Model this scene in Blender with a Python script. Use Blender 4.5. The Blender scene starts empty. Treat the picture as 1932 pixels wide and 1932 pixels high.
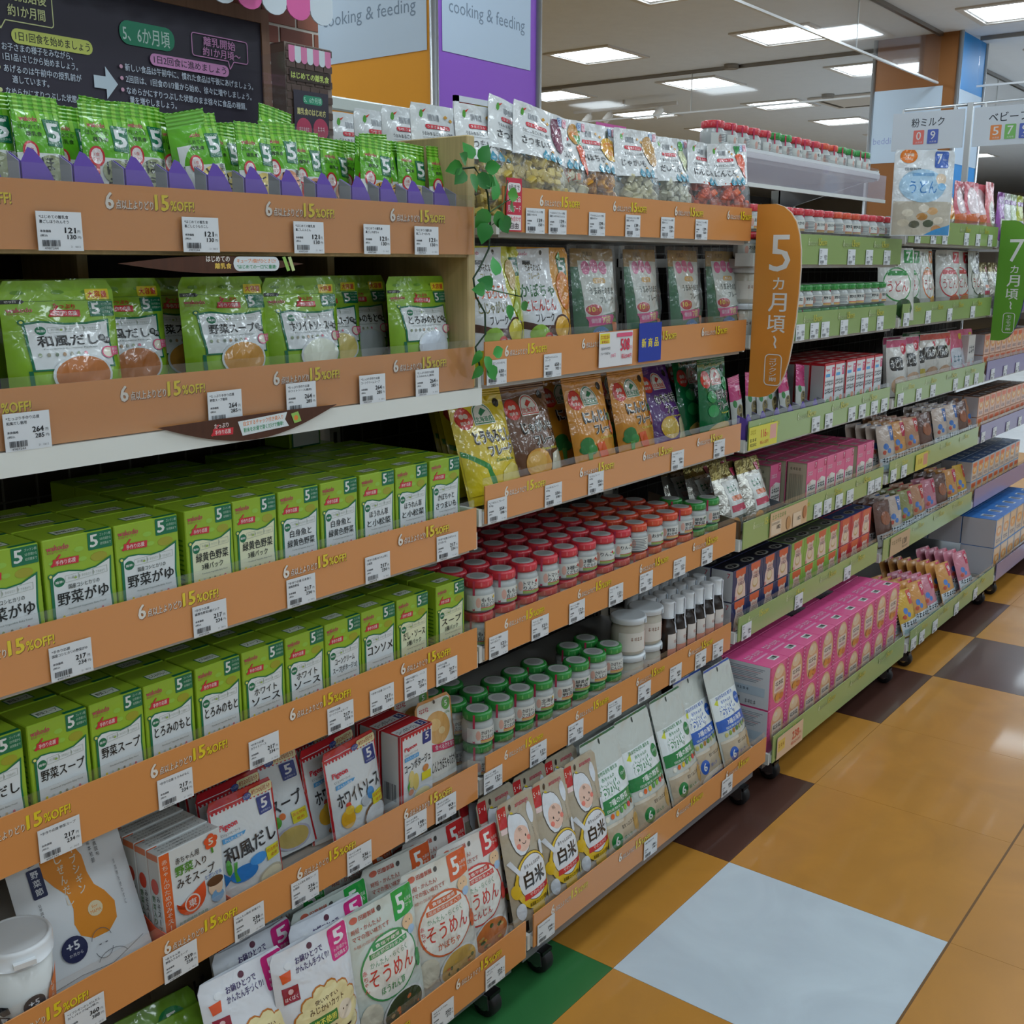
import bpy, bmesh, math, random, bisect
from mathutils import Vector, Matrix
random.seed(11)
SC = bpy.context.scene
COL = SC.collection
sin, cos, PI = math.sin, math.cos, math.pi

# ------------------------------------------------------------------ camera, world, exposure
FPX, YAW, PIT, ROL = 2054.609, 0.90922, 0.2250977, 0.0028969
EYE = Vector((-1.32098, -1.09135, 1.22825))
FWD = Vector((sin(YAW) * cos(PIT), cos(YAW) * cos(PIT), -sin(PIT)))
_r = Vector((cos(YAW), -sin(YAW), 0)); _u = _r.cross(FWD)
RGT = _r * cos(ROL) + _u * sin(ROL)
UPV = _u * cos(ROL) - _r * sin(ROL)
cd = bpy.data.cameras.new('camera')
cd.sensor_fit = 'HORIZONTAL'; cd.sensor_width = 36.0; cd.lens = 36.0 * FPX / 1932.0
cd.clip_start = 0.05; cd.clip_end = 80
cam = bpy.data.objects.new('camera', cd); COL.objects.link(cam)
m3 = Matrix((RGT, UPV, -FWD)).transposed()
cam.matrix_world = Matrix.Translation(EYE) @ m3.to_4x4()
SC.camera = cam
w = bpy.data.worlds.new('world'); SC.world = w; w.use_nodes = True
w.node_tree.nodes['Background'].inputs[0].default_value = (0.55, 0.58, 0.62, 1)
w.node_tree.nodes['Background'].inputs[1].default_value = 0.05
SC.view_settings.view_transform = 'Standard'
SC.view_settings.look = 'None'
SC.view_settings.gamma = 1.0
SC.view_settings.use_curve_mapping = False
SC.view_settings.exposure = 0.14
SC.cycles.max_bounces = 4; SC.cycles.diffuse_bounces = 2; SC.cycles.glossy_bounces = 1; SC.cycles.transparent_max_bounces = 8
SC.cycles.caustics_reflective = False; SC.cycles.caustics_refractive = False
LAMP = 10.6          # emission of the ceiling lamp tubes
LAMP_COL = (0.79, 0.915, 1.0)

def Xp(px, Y, Z):
    """survey helper: world X of the point at depth Y and height Z seen in picture column px"""
    k = (px - 966.0) / FPX
    a = RGT - FWD * k
    return EYE.x - ((Y - EYE.y) * a.y + (Z - EYE.z) * a.z) / a.x

# ------------------------------------------------------------------ materials
def lin(h):
    h = h.lstrip('#')
    o = []
    for i in (0, 2, 4):
        c = int(h[i:i + 2], 16) / 255
        o.append(c / 12.92 if c <= 0.04045 else ((c + 0.055) / 1.055) ** 2.4)
    return o
GAIN = 1.2
_M = {}
def M(c, kind='p'):
    key = (c, kind)
    if key in _M: return _M[key]
    m = bpy.data.materials.new(kind + '_' + c.lstrip('#')); m.use_nodes = True
    nt = m.node_tree; N = nt.nodes; b = N['Principled BSDF']; L = nt.links.new
    col = lin(c); _g = min(GAIN, .86 / max(max(col), .01)); col = [v * _g for v in col]
    rough, spec, coat, var = .5, .4, 0, .0
    bump = None
    if kind == 'p': rough = .48
    elif kind == 'g': rough, coat = .35, .25
    elif kind == 'f': rough, spec, coat, bump = .24, .5, .8, (18, .5)
    elif kind == 's': rough, coat = .3, .5       # price strip behind clear cover
    elif kind == 'l': rough, spec, coat = .3, .5, .4
    elif kind == 'm':
        rough = .28; b.inputs['Metallic'].default_value = .9
    elif kind == 'foil':
        rough = .2; b.inputs['Metallic'].default_value = .75; bump = (45, .35)
    elif kind == 'wood': rough, var = .55, .3
    elif kind == 'floor': rough, spec, coat, var = .33, .45, .22, .22
    elif kind == 'wall': rough, var = .8, .05
    elif kind == 'leaf': rough, var = .35, .3
    b.inputs['Base Color'].default_value = (*col, 1)
    b.inputs['Roughness'].default_value = rough
    b.inputs['Specular IOR Level'].default_value = spec
    b.inputs['Coat Weight'].default_value = coat
    b.inputs['Coat Roughness'].default_value = .12 if kind in 'sl' else .06
    if kind in ('clear', 'bag', 'frost'):
        out = N['Material Output']; tr = N.new('ShaderNodeBsdfTransparent'); gl = N.new('ShaderNodeBsdfGlossy')
        df = N.new('ShaderNodeBsdfDiffuse'); lw = N.new('ShaderNodeLayerWeight'); fr = N.new('ShaderNodeMapRange'); pw = N.new('ShaderNodeMath'); pw.operation = 'POWER'; pw.inputs[1].default_value = 3.5; m1 = N.new('ShaderNodeMixShader'); m2 = N.new('ShaderNodeMixShader')
        df.inputs[0].default_value = (*col, 1); gl.inputs['Roughness'].default_value = .16 if kind == 'bag' else .06
        fr.inputs['To Min'].default_value = .04; fr.inputs['To Max'].default_value = .6; L(lw.outputs['Facing'], pw.inputs[0]); L(pw.outputs[0], fr.inputs[0]); m2.inputs[0].default_value = {'clear': .02, 'bag': .06, 'frost': .25}[kind]
        L(fr.outputs[0], m1.inputs[0]); L(tr.outputs[0], m1.inputs[1]); L(gl.outputs[0], m1.inputs[2])
        L(m1.outputs[0], m2.inputs[1]); L(df.outputs[0], m2.inputs[2]); L(m2.outputs[0], out.inputs[0])
        if kind == 'bag':
            tc = N.new('ShaderNodeTexCoord'); nz = N.new('ShaderNodeTexNoise'); bp = N.new('ShaderNodeBump')
            nz.inputs['Scale'].default_value = 40; bp.inputs['Strength'].default_value = .5; bp.inputs['Distance'].default_value = .01
            L(tc.outputs['Object'], nz.inputs[0]); L(nz.outputs['Fac'], bp.inputs['Height'])
            L(bp.outputs[0], gl.inputs['Normal']); L(bp.outputs[0], lw.inputs['Normal'])
        N.remove(b); _M[key] = m
        return m
    if kind == 'e':
        b.inputs['Emission Color'].default_value = (*LAMP_COL, 1)
        b.inputs['Emission Strength'].default_value = LAMP
    if var:
        tc = N.new('ShaderNodeTexCoord'); nz = N.new('ShaderNodeTexNoise'); mp = N.new('ShaderNodeMapping')
        L(tc.outputs['Object'], mp.inputs[0]); L(mp.outputs[0], nz.inputs[0])
        if kind == 'wood': mp.inputs['Scale'].default_value = (90, 90, 4); nz.inputs['Scale'].default_value = 1.5
        elif kind == 'floor':
            gm = N.new('ShaderNodeNewGeometry'); L(gm.outputs['Position'], mp.inputs[0]); nz.inputs['Scale'].default_value = 5
            nz.inputs['Distortion'].default_value = 1.2
        else: nz.inputs['Scale'].default_value = 12
        nz.inputs['Detail'].default_value = 5
        mx = N.new('ShaderNodeMix'); mx.data_type = 'RGBA'
        mx.inputs['A'].default_value = (*[v * (1 - var) for v in col], 1)
        mx.inputs['B'].default_value = (*[min(.9, v * (1 + var)) for v in col], 1)
        L(nz.outputs['Fac'], mx.inputs['Factor']); L(mx.outputs['Result'], b.inputs['Base Color'])
    if bump:
        tc = N.new('ShaderNodeTexCoord'); nz = N.new('ShaderNodeTexNoise'); bp = N.new('ShaderNodeBump')
        nz.inputs['Scale'].default_value = bump[0]; nz.inputs['Detail'].default_value = 3; nz.inputs['Distortion'].default_value = .5
        bp.inputs['Strength'].default_value = bump[1]; bp.inputs['Distance'].default_value = .012
        L(tc.outputs['Object'], nz.inputs[0]); L(nz.outputs['Fac'], bp.inputs['Height'])
        L(bp.outputs[0], b.inputs['Normal']); L(bp.outputs[0], b.inputs['Coat Normal'])
    _M[key] = m
    return m

# ------------------------------------------------------------------ mesh helpers
class MB:
    """collects verts, faces and materials of one mesh"""
    def __init__(s): s.v = []; s.f = []; s.mi = []; s.ms = []; s.sm = []
    def mat(s, m):
        if m not in s.ms: s.ms.append(m)
        return s.ms.index(m)
    def add(s, vs, fs, m, smooth=False):
        o = len(s.v); s.v += [tuple(p) for p in vs]; i = s.mat(m)
        for f in fs:
            s.f.append([o + k for k in f]); s.mi.append(i); s.sm.append(smooth)
        return s
    def box(s, x0, x1, y0, y1, z0, z1, m):
        vs = [(x, y, z) for z in (z0, z1) for y in (y0, y1) for x in (x0, x1)]
        return s.add(vs, [(0, 2, 3, 1), (4, 5, 7, 6), (0, 1, 5, 4), (2, 6, 7, 3), (0, 4, 6, 2), (1, 3, 7, 5)], m)
    def lathe(s, prof, m, n=20, c=(0, 0), smooth=True):
        vs = []
        for r, z in prof:
            for k in range(n):
                a = 2 * PI * k / n; vs.append((c[0] + r * cos(a), c[1] + r * sin(a), z))
        fs = []
        for j in range(len(prof) - 1):
            for k in range(n):
                fs.append((j * n + k, j * n + (k + 1) % n, (j + 1) * n + (k + 1) % n, (j + 1) * n + k))
        s.add(vs, fs, m, smooth)
        for j, (r, z) in ((0, prof[0]), (len(prof) - 1, prof[-1])):
            if r > 1e-4:
                o = len(s.v) - len(vs); s.f.append([o + j * n + k for k in range(n)]); s.mi.append(s.mat(m)); s.sm.append(False)
        return s
    def prism(s, pts, y0, y1, m):
        """polygon in XZ extruded along Y"""
        n = len(pts)
        vs = [(x, y0, z) for x, z in pts] + [(x, y1, z) for x, z in pts]
        fs = [tuple(range(n)), tuple(range(2 * n - 1, n - 1, -1))] + [(k, (k + 1) % n, n + (k + 1) % n, n + k) for k in range(n)]
        return s.add(vs, fs, m)
    def prismx(s, pts, x0, x1, m):
        """polygon in YZ extruded along X"""
        n = len(pts)
        vs = [(x0, y, z) for y, z in pts] + [(x1, y, z) for y, z in pts]
        fs = [tuple(range(n)), tuple(range(2 * n - 1, n - 1, -1))] + [(k, (k + 1) % n, n + (k + 1) % n, n + k) for k in range(n)]
        return s.add(vs, fs, m)
    def tube(s, pts, r, m, n=6):
        vs = []; fs = []
        pts = [Vector(p) for p in pts]
        for i, p in enumerate(pts):
            d = (pts[min(i + 1, len(pts) - 1)] - pts[max(i - 1, 0)]).normalized()
            a = d.orthogonal().normalized(); b = d.cross(a)
            for k in range(n):
                t = 2 * PI * k / n; vs.append(p + a * (r * cos(t)) + b * (r * sin(t)))
        for i in range(len(pts) - 1):
            for k in range(n):
                fs.append((i * n + k, i * n + (k + 1) % n, (i + 1) * n + (k + 1) % n, (i + 1) * n + k))
        fs.append(tuple(range(n))); fs.append(tuple((len(pts) - 1) * n + k for k in range(n)))
        return s.add(vs, fs, m, True)
    def mesh(s, name='mesh', bevel=0):
        me = bpy.data.meshes.new(name); me.from_pydata(s.v, [], s.f)
        for m in s.ms: me.materials.append(m)
        me.polygons.foreach_set('material_index', s.mi)
        me.polygons.foreach_set('use_smooth', s.sm)
        if bevel:
            bm = bmesh.new(); bm.from_mesh(me)
            bmesh.ops.bevel(bm, geom=bm.edges[:], offset=bevel, segments=1, affect='EDGES')
            bm.to_mesh(me); bm.free()
        me.update()
        return me

def obj(name, me, parent=None, loc=None, rot=None):
    o = bpy.data.objects.new(name, me); COL.objects.link(o)
    if parent: o.parent = parent
    if loc: o.location = loc
    if rot: o.rotation_euler = rot
    return o
def tag(o, label, cat, group=None):
    o['label'] = label; o['category'] = cat
    if group: o['group'] = group
    return o
def thing(name, label, cat, loc=(0, 0, 0), rot=(0, 0, 0), group=None):
    o = obj(name, None, None, loc, rot); o.empty_display_size = .05
    return tag(o, label, cat, group)
def inst(spec, loc, rot, label, group=None, parts=True):
    """one more individual of a kind: spec = (name, category, body mesh, [(part, mesh, [(sub-part, mesh)])])"""
    if abs(rot[0]) + abs(rot[1]) > 1e-3:      # a leaning pack stands on its lowest corner
        R3 = Matrix.Rotation(rot[1], 3, 'Y') @ Matrix.Rotation(rot[0], 3, 'X')
        loc = (loc[0], loc[1], loc[2] + .0004 - min(R3[2][0] * v.co.x + R3[2][1] * v.co.y + R3[2][2] * v.co.z for v in spec[2].vertices))
    o = obj(spec[0], spec[2], None, loc, rot); tag(o, label, spec[1], group)
    if parts:
        for p in spec[3]:
            c = obj(p[0], p[1], o)
            if p[0] == 'contents': c['kind'] = 'stuff'
            for q in (p[2] if len(p) > 2 else []): obj(q[0], q[1], c)
    return o
ORD = ['first', 'second', 'third', 'fourth', 'fifth', 'sixth', 'seventh', 'eighth', 'ninth', 'tenth', 'eleventh', 'twelfth', 'thirteenth',
       'fourteenth', 'fifteenth', 'sixteenth', 'seventeenth', 'eighteenth', 'nineteenth', 'twentieth', 'twenty-first', 'twenty-second',
       'twenty-third', 'twenty-fourth', 'twenty-fifth', 'twenty-sixth', 'twenty-seventh', 'twenty-eighth', 'twenty-ninth', 'thirtieth']

# ------------------------------------------------------------------ printed art (centimetres on the face of a pack)
_T = {}
_tc = bpy.data.curves.new('lettering', 'FONT'); _tc.size = 1; _tc.resolution_u = 2
_to = bpy.data.objects.new('lettering', _tc)
def glyphs(s, b=0):
    key = (s, b)
    if key not in _T:
        _tc.body = s
        me = _to.to_mesh()
        v0 = [(v.co.x, v.co.y) for v in me.vertices]; f0 = [tuple(p.vertices) for p in me.polygons]
        _to.to_mesh_clear()
        if b > .05: sh = [(r_ * cos(q * PI / 5), r_ * sin(q * PI / 5)) for r_ in ((b * .5, b) if b > .08 else (b,)) for q in range(10)] + [(0, 0)]
        else: sh = [(0, 0)] if b < .008 else [(-b, -b * .6), (b, b * .6), (-b * .7, b * .6)]
        x0 = min(p[0] for p in v0) - b; x1 = max(p[0] for p in v0) + b; y0 = min(p[1] for p in v0) - b; y1 = max(p[1] for p in v0) + b
        cps = [[((x + dx - x0) / max(x1 - x0, 1e-6), (y + dy - y0) / max(y1 - y0, 1e-6)) for x, y in v0] for dx, dy in sh]
        _T[key] = (cps, f0, (x1 - x0) / max(y1 - y0, 1e-6))
    return _T[key]
def arc(cx, cy, rx, ry, a0, a1, n):
    return [(cx + rx * cos(a0 + (a1 - a0) * k / n), cy + ry * sin(a0 + (a1 - a0) * k / n)) for k in range(n + 1)]
class Art:
    def __init__(s, kind='p'): s.it = []; s.k = kind; s.ly = 0
    def add(s, vs, fs, c, sub=False):
        s.ly += .25 if sub else 1
        s.it.append((vs, fs, M(c, s.k), s.ly)); return s
    def p(s, pts, c): return s.add(list(pts), [tuple(range(len(pts)))], c)
    def r(s, x0, y0, x1, y1, c): return s.p([(x0, y0), (x1, y0), (x1, y1), (x0, y1)], c)
    def e(s, cx, cy, rx, ry, c, n=18): return s.p(arc(cx, cy, rx, ry, 0, 2 * PI * (n - 1) / n, n - 1), c)
    def rr(s, x0, y0, x1, y1, q, c, n=4):
        return s.p(arc(x1 - q, y0 + q, q, q, -PI / 2, 0, n) + arc(x1 - q, y1 - q, q, q, 0, PI / 2, n) + arc(x0 + q, y1 - q, q, q, PI / 2, PI, n) + arc(x0 + q, y0 + q, q, q, PI, 1.5 * PI, n), c)
    def ln(s, x0, y0, x1, y1, wd, c):
        d = math.hypot(x1 - x0, y1 - y0) or 1; nx, ny = -(y1 - y0) / d * wd / 2, (x1 - x0) / d * wd / 2
        return s.p([(x0 + nx, y0 + ny), (x0 - nx, y0 - ny), (x1 - nx, y1 - ny), (x1 + nx, y1 + ny)], c)
    def pl(s, pts, wd, c):
        for a, b in zip(pts[:-1], pts[1:]): s.ln(*a, *b, wd, c)
        return s
    def t(s, txt, x0, y0, x1, y1, c, b=0, rot=0):
        """text stretched into the box, turned by rot degrees about the box centre; '#n' = n small marks too fine to read"""
        if txt[0] == '#':
            n = int(txt[1:]); g = (x1 - x0) / n; h = y1 - y0
            for k in range(n):
                x = x0 + g * k; q = (k * 7 + n) % 3
                s.r(x + g * .1, y0 + h * (.08 + .1 * q), x + g * .82, y0 + h * (.24 + .1 * q), c).r(x + g * .12, y0 + h * .66, x + g * .8, y0 + h * .8, c).r(x + g * (.25 + .15 * q), y0, x + g * (.4 + .15 * q), y0 + h, c)
            return s
        cps, fs, _ = glyphs(txt, b); cx, cy = (x0 + x1) / 2, (y0 + y1) / 2; a = math.radians(rot); ca, sa = cos(a), sin(a)
        for i, vs in enumerate(cps):
            o = []
            for u, v in vs:
                x = (u - .5) * (x1 - x0); y = (v - .5) * (y1 - y0); o.append((cx + x * ca - y * sa, cy + x * sa + y * ca))
            s.add(o, fs, c, i > 0)
        return s
    def tc(s, txt, cx, y0, h, c, b=0, maxw=99):
        """text centred at cx with its own proportions"""
        a = glyphs(txt, b)[2]; w_ = min(h * a, maxw)
        return s.t(txt, cx - w_ / 2, y0, cx + w_ / 2, y0 + h, c, b)
    def vt(s, txt, x0, x1, y1, y0, c, b=0, g=.12):
        """upright vertical lettering from y1 down to y0"""
        if txt[0] == '#':
            n = int(txt[1:]); g = (y1 - y0) / n
            for k in range(n): s.t('#1', x0, y1 - g * (k + .9), x1, y1 - g * k, c)
            return s
        n = len(txt); h = (y1 - y0) / n
        for i, ch in enumerate(txt):
            sm = .25 if ch in 'ゃっょー、・〜' else g
            if ch == 'ー': s.r((x0 + x1) / 2 - .06 * (x1 - x0), y1 - (i + .9) * h, (x0 + x1) / 2 + .06 * (x1 - x0), y1 - (i + .1) * h, c); continue
            s.t(ch, x0 + sm * (x1 - x0) * .7, y1 - (i + 1) * h + sm * h, x1 - sm * (x1 - x0) * .7, y1 - i * h - sm * h * .5, c, b)
        return s
    def bars(s, x0, y0, x1, y1, n, c):
        for k in range(n):
            u = x0 + (x1 - x0) * k / n; s.r(u, y0, u + (x1 - x0) / n * random.choice((.35, .6, .75)), y1, c)
        return s
    def shift(s, d, k):
        s.it = [([(u, d + v * k) for u, v in vs], fs, m, ly) for vs, fs, m, ly in s.it]; return s
    def mesh(s, name, fn=None, us=None, vs_=None, eps=.00004, base=.0002, dg=()):
        """fn(u, v, lift) -> point in metres; us, vs_ = grid lines to cut along on curved packs"""
        if fn is None: fn = lambda u, v, l: (u * .01, -l, v * .01)
        if us is None:
            mb = MB()
            for vs, fs, m, ly in s.it: mb.add([fn(u, v, base + eps * ly) for u, v in vs], fs, m)
            return mb.mesh(name)
        bm = bmesh.new(); ms = []
        for vs, fs, m, ly in s.it:
            if m not in ms: ms.append(m)
            bv = [bm.verts.new((u, v, ly)) for u, v in vs]
            for f in fs:
                try: bm.faces.new([bv[k] for k in f]).material_index = ms.index(m)
                except ValueError: pass
        bmesh.ops.triangulate(bm, faces=[f for f in bm.faces if len(f.verts) > 4])
        for co, no in [((u, 0, 0), (1, 0, 0)) for u in us] + [((0, v, 0), (0, 1, 0)) for v in vs_] + [((u, 0, 0), (a_, b_, 0)) for u, a_, b_ in dg]:
            bmesh.ops.bisect_plane(bm, geom=bm.verts[:] + bm.edges[:] + bm.faces[:], dist=1e-5, plane_co=co, plane_no=no)
        for v in bm.verts: v.co = fn(v.co.x, v.co.y, base + eps * v.co.z)
        me = bpy.data.meshes.new(name); bm.to_mesh(me); bm.free()
        for m in ms: me.materials.append(m)
        for p in me.polygons: p.use_smooth = True
        return me

# ------------------------------------------------------------------ pack bodies
def carton(w_, h, d, col, side=None, kind='g', front=None):
    """closed carton, base at z=0, front at y=0"""
    mb = MB(); W, H, D = w_ * .01, h * .01, d * .01
    mb.box(-W / 2, W / 2, 0, D, 0, H, M(col, kind))
    me = mb.mesh('carton', bevel=.0011)
    if side:
        me.materials.append(M(side, kind))
        for p in me.polygons:
            if abs(p.normal.x) > .9: p.material_index = 1
    return me
def pouch(w_, h, T, col, style='stand', kind='f', bands=(), rc=.6, wr=.12, seed=1, crimp=0, step=1.1, alpha_v=None):
    """film pouch, base at z=0; returns body mesh and the mapping data for its print"""
    rs = random.Random(seed); ph = [rs.uniform(0, 6.28) for _ in range(6)]
    def hw(v):
        q = w_ / 2
        if rc and v > h - rc: q -= rc - math.sqrt(max(0, rc * rc - (v - h + rc) ** 2))
        return q
    def bulge(u, v):
        s_ = max(0., 1 - (2 * u / w_ - 1) ** 2); a = v / h
        if style == 'stand': p_ = (.75 + .25 * min(1, a / .2)) * (1 if a < .4 else max(.05, 1 - ((a - .4) / .5) ** 1.2))
        elif style == 'pillow': p_ = max(.02, sin(PI * min(max((a - .07) / .83, 0), 1))) ** .55
        else: p_ = .25 + .75 * max(0, sin(PI * min(1, a * 1.05)))
        y = T / 2 * s_ ** .6 * p_
        y += wr * (sin(1.3 * u + .9 * v + ph[0]) * .5 + sin(2.3 * v - .8 * u + ph[1]) * .4 + sin(3.1 * u + 1.7 * v + ph[2]) * .25) * min(1, s_ * 2.5)
        if crimp and v > h - crimp: y = .1 * T * s_ + .07 * sin((h - v) * 2 * PI / .42)
        return y
    nu = max(4, round(w_ / step)); nv = max(5, round(h / step))
    hm = h - crimp
    if crimp: nu = 14; nv = max(5, round(hm / (w_ / 14 * 1.6)))
    us = [w_ * k / nu for k in range(nu + 1)]; vs = [hm * k / nv for k in range(nv + 1)]
    if crimp: vs += [hm + crimp * k / 18 for k in range(1, 19)]
    snap = lambda v: min(vs, key=lambda q: abs(q - v))
    bands = [(snap(b[0]), snap(b[1]), b[2]) for b in bands]; alpha_v = alpha_v and snap(alpha_v)
    HG = [[bulge(u, v) for u in us] for v in vs]
    def fn(u, v, l):
        u = min(max(u, .03), w_ - .03) if l else u; v = min(max(v, .04), h - .03) if l else v
        i = min(max(bisect.bisect_right(us, u) - 1, 0), len(us) - 2); j = min(max(bisect.bisect_right(vs, v) - 1, 0), len(vs) - 2)
        a_ = (u - us[i]) / (us[i + 1] - us[i]); b_ = (v - vs[j]) / (vs[j + 1] - vs[j])
        p0, p1, p2, p3 = HG[j][i], HG[j][i + 1], HG[j + 1][i], HG[j + 1][i + 1]
        y = p0 + a_ * (p1 - p0) + b_ * (p3 - p1) if a_ >= b_ else p0 + b_ * (p2 - p0) + a_ * (p3 - p2)
        return ((u / w_ - .5) * 2 * hw(v) * .01, -(y * .01 + l), v * .01)
    mb = MB()
    for sgn in (1, -1):
        V = []
        for v in vs:
            for k, u in enumerate(us):
                x, y, z = fn(u, v, 0)
                if v == vs[-1] and crimp and k % 2: z -= .0016
                V.append((x, y if sgn == 1 else -y * .8 + .0008, z))
        n = len(us)
        for j in range(len(vs) - 1):
            c = col; vm = (vs[j] + vs[j + 1]) / 2
            for b0, b1, bc in bands:
                if b0 <= vm <= b1: c = bc
            kd = kind
            if alpha_v is not None and vm < alpha_v: kd = 'bag'; c = '#e8ecec'
            mb.add([V[j * n + k] for k in range(n)] + [V[(j + 1) * n + k] for k in range(n)],
                   [f for k in range(n - 1) for f in (((k, k + 1, n + k + 1), (k, n + k + 1, n + k)) if sgn == 1 else ((k + 1, k, n + k), (k + 1, n + k, n + k + 1)))], M(c, kd), True)
    me = mb.mesh('pouch')
    bm = bmesh.new(); bm.from_mesh(me); bmesh.ops.remove_doubles(bm, verts=bm.verts[:], dist=1e-5); bm.to_mesh(me); bm.free()
    du, dv = w_ / nu, hm / nv
    return me, (fn, us[1:-1], vs[1:-1], [(k * du, dv, -du) for k in range(-nv - (24 if crimp else 0), nu)])
def pprint(art, surf, name='front_print'): return art.mesh(name, surf[0], surf[1], surf[2], base=.0003, dg=surf[3])
# ================================================================== the room
def struct(name, me, loc=None, parent=None):
    o = obj(name, me, parent, loc)
    if not parent: o['kind'] = 'structure'
    return o
X0, X1, Y0, Y1, ZC = -7.0, 26.0, -8.0, 11.0, 2.80
floor = struct('floor', MB().box(X0, X1, Y0, Y1, -.08, -.003, M('#8a6a34', 'floor')).mesh('floor'))
floor['label'] = 'vinyl shop floor of large ochre squares with white, green and brown inlays'
TS, TX, TY = .45, .14439, -.18202
_tm = {}
TILECOL = {(0, -1): '#b9c6d2', (-1, 0): '#2f6a3a', (1, 0): '#4a2f27', (3, 0): '#4a2f27', (5, 0): '#4a2f27', (4, -1): '#4d342d', (7, 0): '#4a2f27', (8, -1): '#b9c6d2'}
def tile(i, j, c, w_=1, d=1):
    k = (c, w_, d)
    if k not in _tm: _tm[k] = MB().box(.0004, TS * w_ - .0004, .0004, TS * d - .0004, -.003, 0, M(c, 'floor')).mesh('tile')
    struct('tile', _tm[k], (TX + TS * i, TY + TS * j, 0), floor)
for i in range(-5, 14):
    for j in (-1, 0, 1): tile(i, j, TILECOL.get((i, j), '#b27c31'))
for i in range(-5, 14):
    for j in (-2, -3): tile(i, j, '#b27c32')
struct('floor_sheet', MB().box(X0, X1, Y0, TY - 3 * TS - .002, -.003, 0, M('#e0dedb', 'floor')).box(TX + 14 * TS, X1, TY - 3 * TS, 4, -.003, 0, M('#e0dedb', 'floor')).mesh('sheet'), None, floor)
struct('seam', MB().box(TX - 5 * TS, TX + 14 * TS, TY - TS - .0022, TY - TS + .0022, -.002, .0004, M('#6b4a22', 'p')).mesh('seam'), None, floor)
ceil = struct('ceiling', MB().box(X0, X1, Y0, Y1, ZC, ZC + .1, M('#e0e4ea', 'wall')).mesh('ceiling'))
ceil['label'] = 'pale grey plastered shop ceiling with recessed lamps'
struct('wall_far', MB().box(X1 - .1, X1, Y0, Y1, 0, ZC, M('#b9aa98', 'wall')).mesh('wall'))
struct('wall_back', MB().box(X0, X1, Y1 - .1, Y1, 0, ZC, M('#a89682', 'wall')).mesh('wall'))
struct('wall_near', MB().box(X0, X0 + .1, Y0, Y1, 0, ZC, M('#c9c2b8', 'wall')).mesh('wall'))
struct('wall_aisle', MB().box(X0, X1, Y0, Y0 + .1, 0, ZC, M('#c9c2b8', 'wall')).mesh('wall'))

# ------------------------------------------------------------------ ceiling lamps
frame_me = MB(); q = .30
for a in ((-q, q, -q, -q + .04), (-q, q, q - .04, q), (-q, -q + .04, -q + .04, q - .04), (q - .04, q, -q + .04, q - .04)):
    frame_me.box(*a, -.012, .0, M('#c9c4bf', 'wall'))
frame_me = frame_me.mesh('lamp_frame')
tube_me = MB().add([(-.048, -.245, -.003), (.048, -.245, -.003), (.048, .245, -.003), (-.048, .245, -.003)], [(0, 3, 2, 1)], M('#ffffff', 'e')).mesh('lamp_tube')
plate_me = MB().box(-.26, .26, -.26, .26, -.001, .0, M('#e8eaec', 'pl')).mesh('lamp_reflector')
n = 0
for j in range(-5, 6):
    for i in range(-7, 8):
        x = 6.36 - .17 * (j - 1) + 1.68 * i; y = .96 + 1.49 * j
        if not (-4.5 < x < 17.5 and -5.8 < y < 9): continue
        if abs(x - 2) < .6 and abs(y - 1.9) < .6 or abs(x - 7.25) < .6 and abs(y - 1.72) < .6: continue
        n += 1
        lab = 'square recessed ceiling lamp with four tubes, %s row back from the aisle, %s along' % (ORD[j + 5], ORD[i + 7])
        r = thing('ceiling_lamp', lab, 'ceiling lamp', (x, y, ZC), (0, 0, 0), 'recessed ceiling lamps')
        obj('frame', frame_me, r); obj('reflector', plate_me, r)
        for k in range(4): obj('lamp_tube', tube_me, r, (-.183 + .122 * k, 0, 0))

# ------------------------------------------------------------------ pillars
def pillar(x, y, wd, cx, cy, name, label, parts):
    r = thing(name, label, 'pillar', (x, y, 0)); r['kind'] = 'structure'
    obj('core', MB().box(.01, wd - .01, .01, wd - .01, 0, ZC, M('#b0a79c', 'wall')).mesh('core'), r)
    obj('side_panel', MB().box(-.002, .01, .012, wd - .012, 0, ZC, M(cx, 'p')).mesh('panel'), r)
    obj('front_panel', MB().box(.012, wd - .012, -.002, .01, 0, ZC, M(cy, 'p')).mesh('panel'), r)
    for px, py in ((0, 0), (wd, 0), (0, wd)):
        obj('corner_trim', MB().lathe([(.016, 0), (.016, ZC)], M('#c8ccd0', 'm'), 10, (px, py)).mesh('trim'), r)
    for nm, me in parts: obj(nm, me, r)
    return r
a = Art('p').r(3.8, 194.8, 54.7, 268, '#c8dcf0').t('cooking & feeding', 7.4, 206.5, 51, 212.5, '#74879c', .006)
b = Art('p').r(-58, 194.8, -3, 268, '#c8dcf0').t('cooking & feeding', -55, 206.5, -8, 212.5, '#74879c', .006)
pillar(1.69, 1.6, .6, '#e59b1e', '#8d55c4', 'display_pillar', 'square pillar with orange and purple faces and white cooking boards',
       [('front_board', a.mesh('board', lambda u, v, l: (u * .01, -.002 - l * 8, v * .01))),
        ('side_board', b.mesh('board', lambda u, v, l: (-.002 - l * 8, -u * .01, v * .01)))])
a = Art('p').r(1, 192.5, 58.8, 242.5, '#c8dcf0')
b = Art('p').r(-58.5, 194.7, -10, 245, '#c8dcf0').t('bedding', -57, 206.5, -38, 212.5, '#8c9cc8', .004).t('お', -40, 219, -33, 227, '#62707e', .01)
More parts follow.
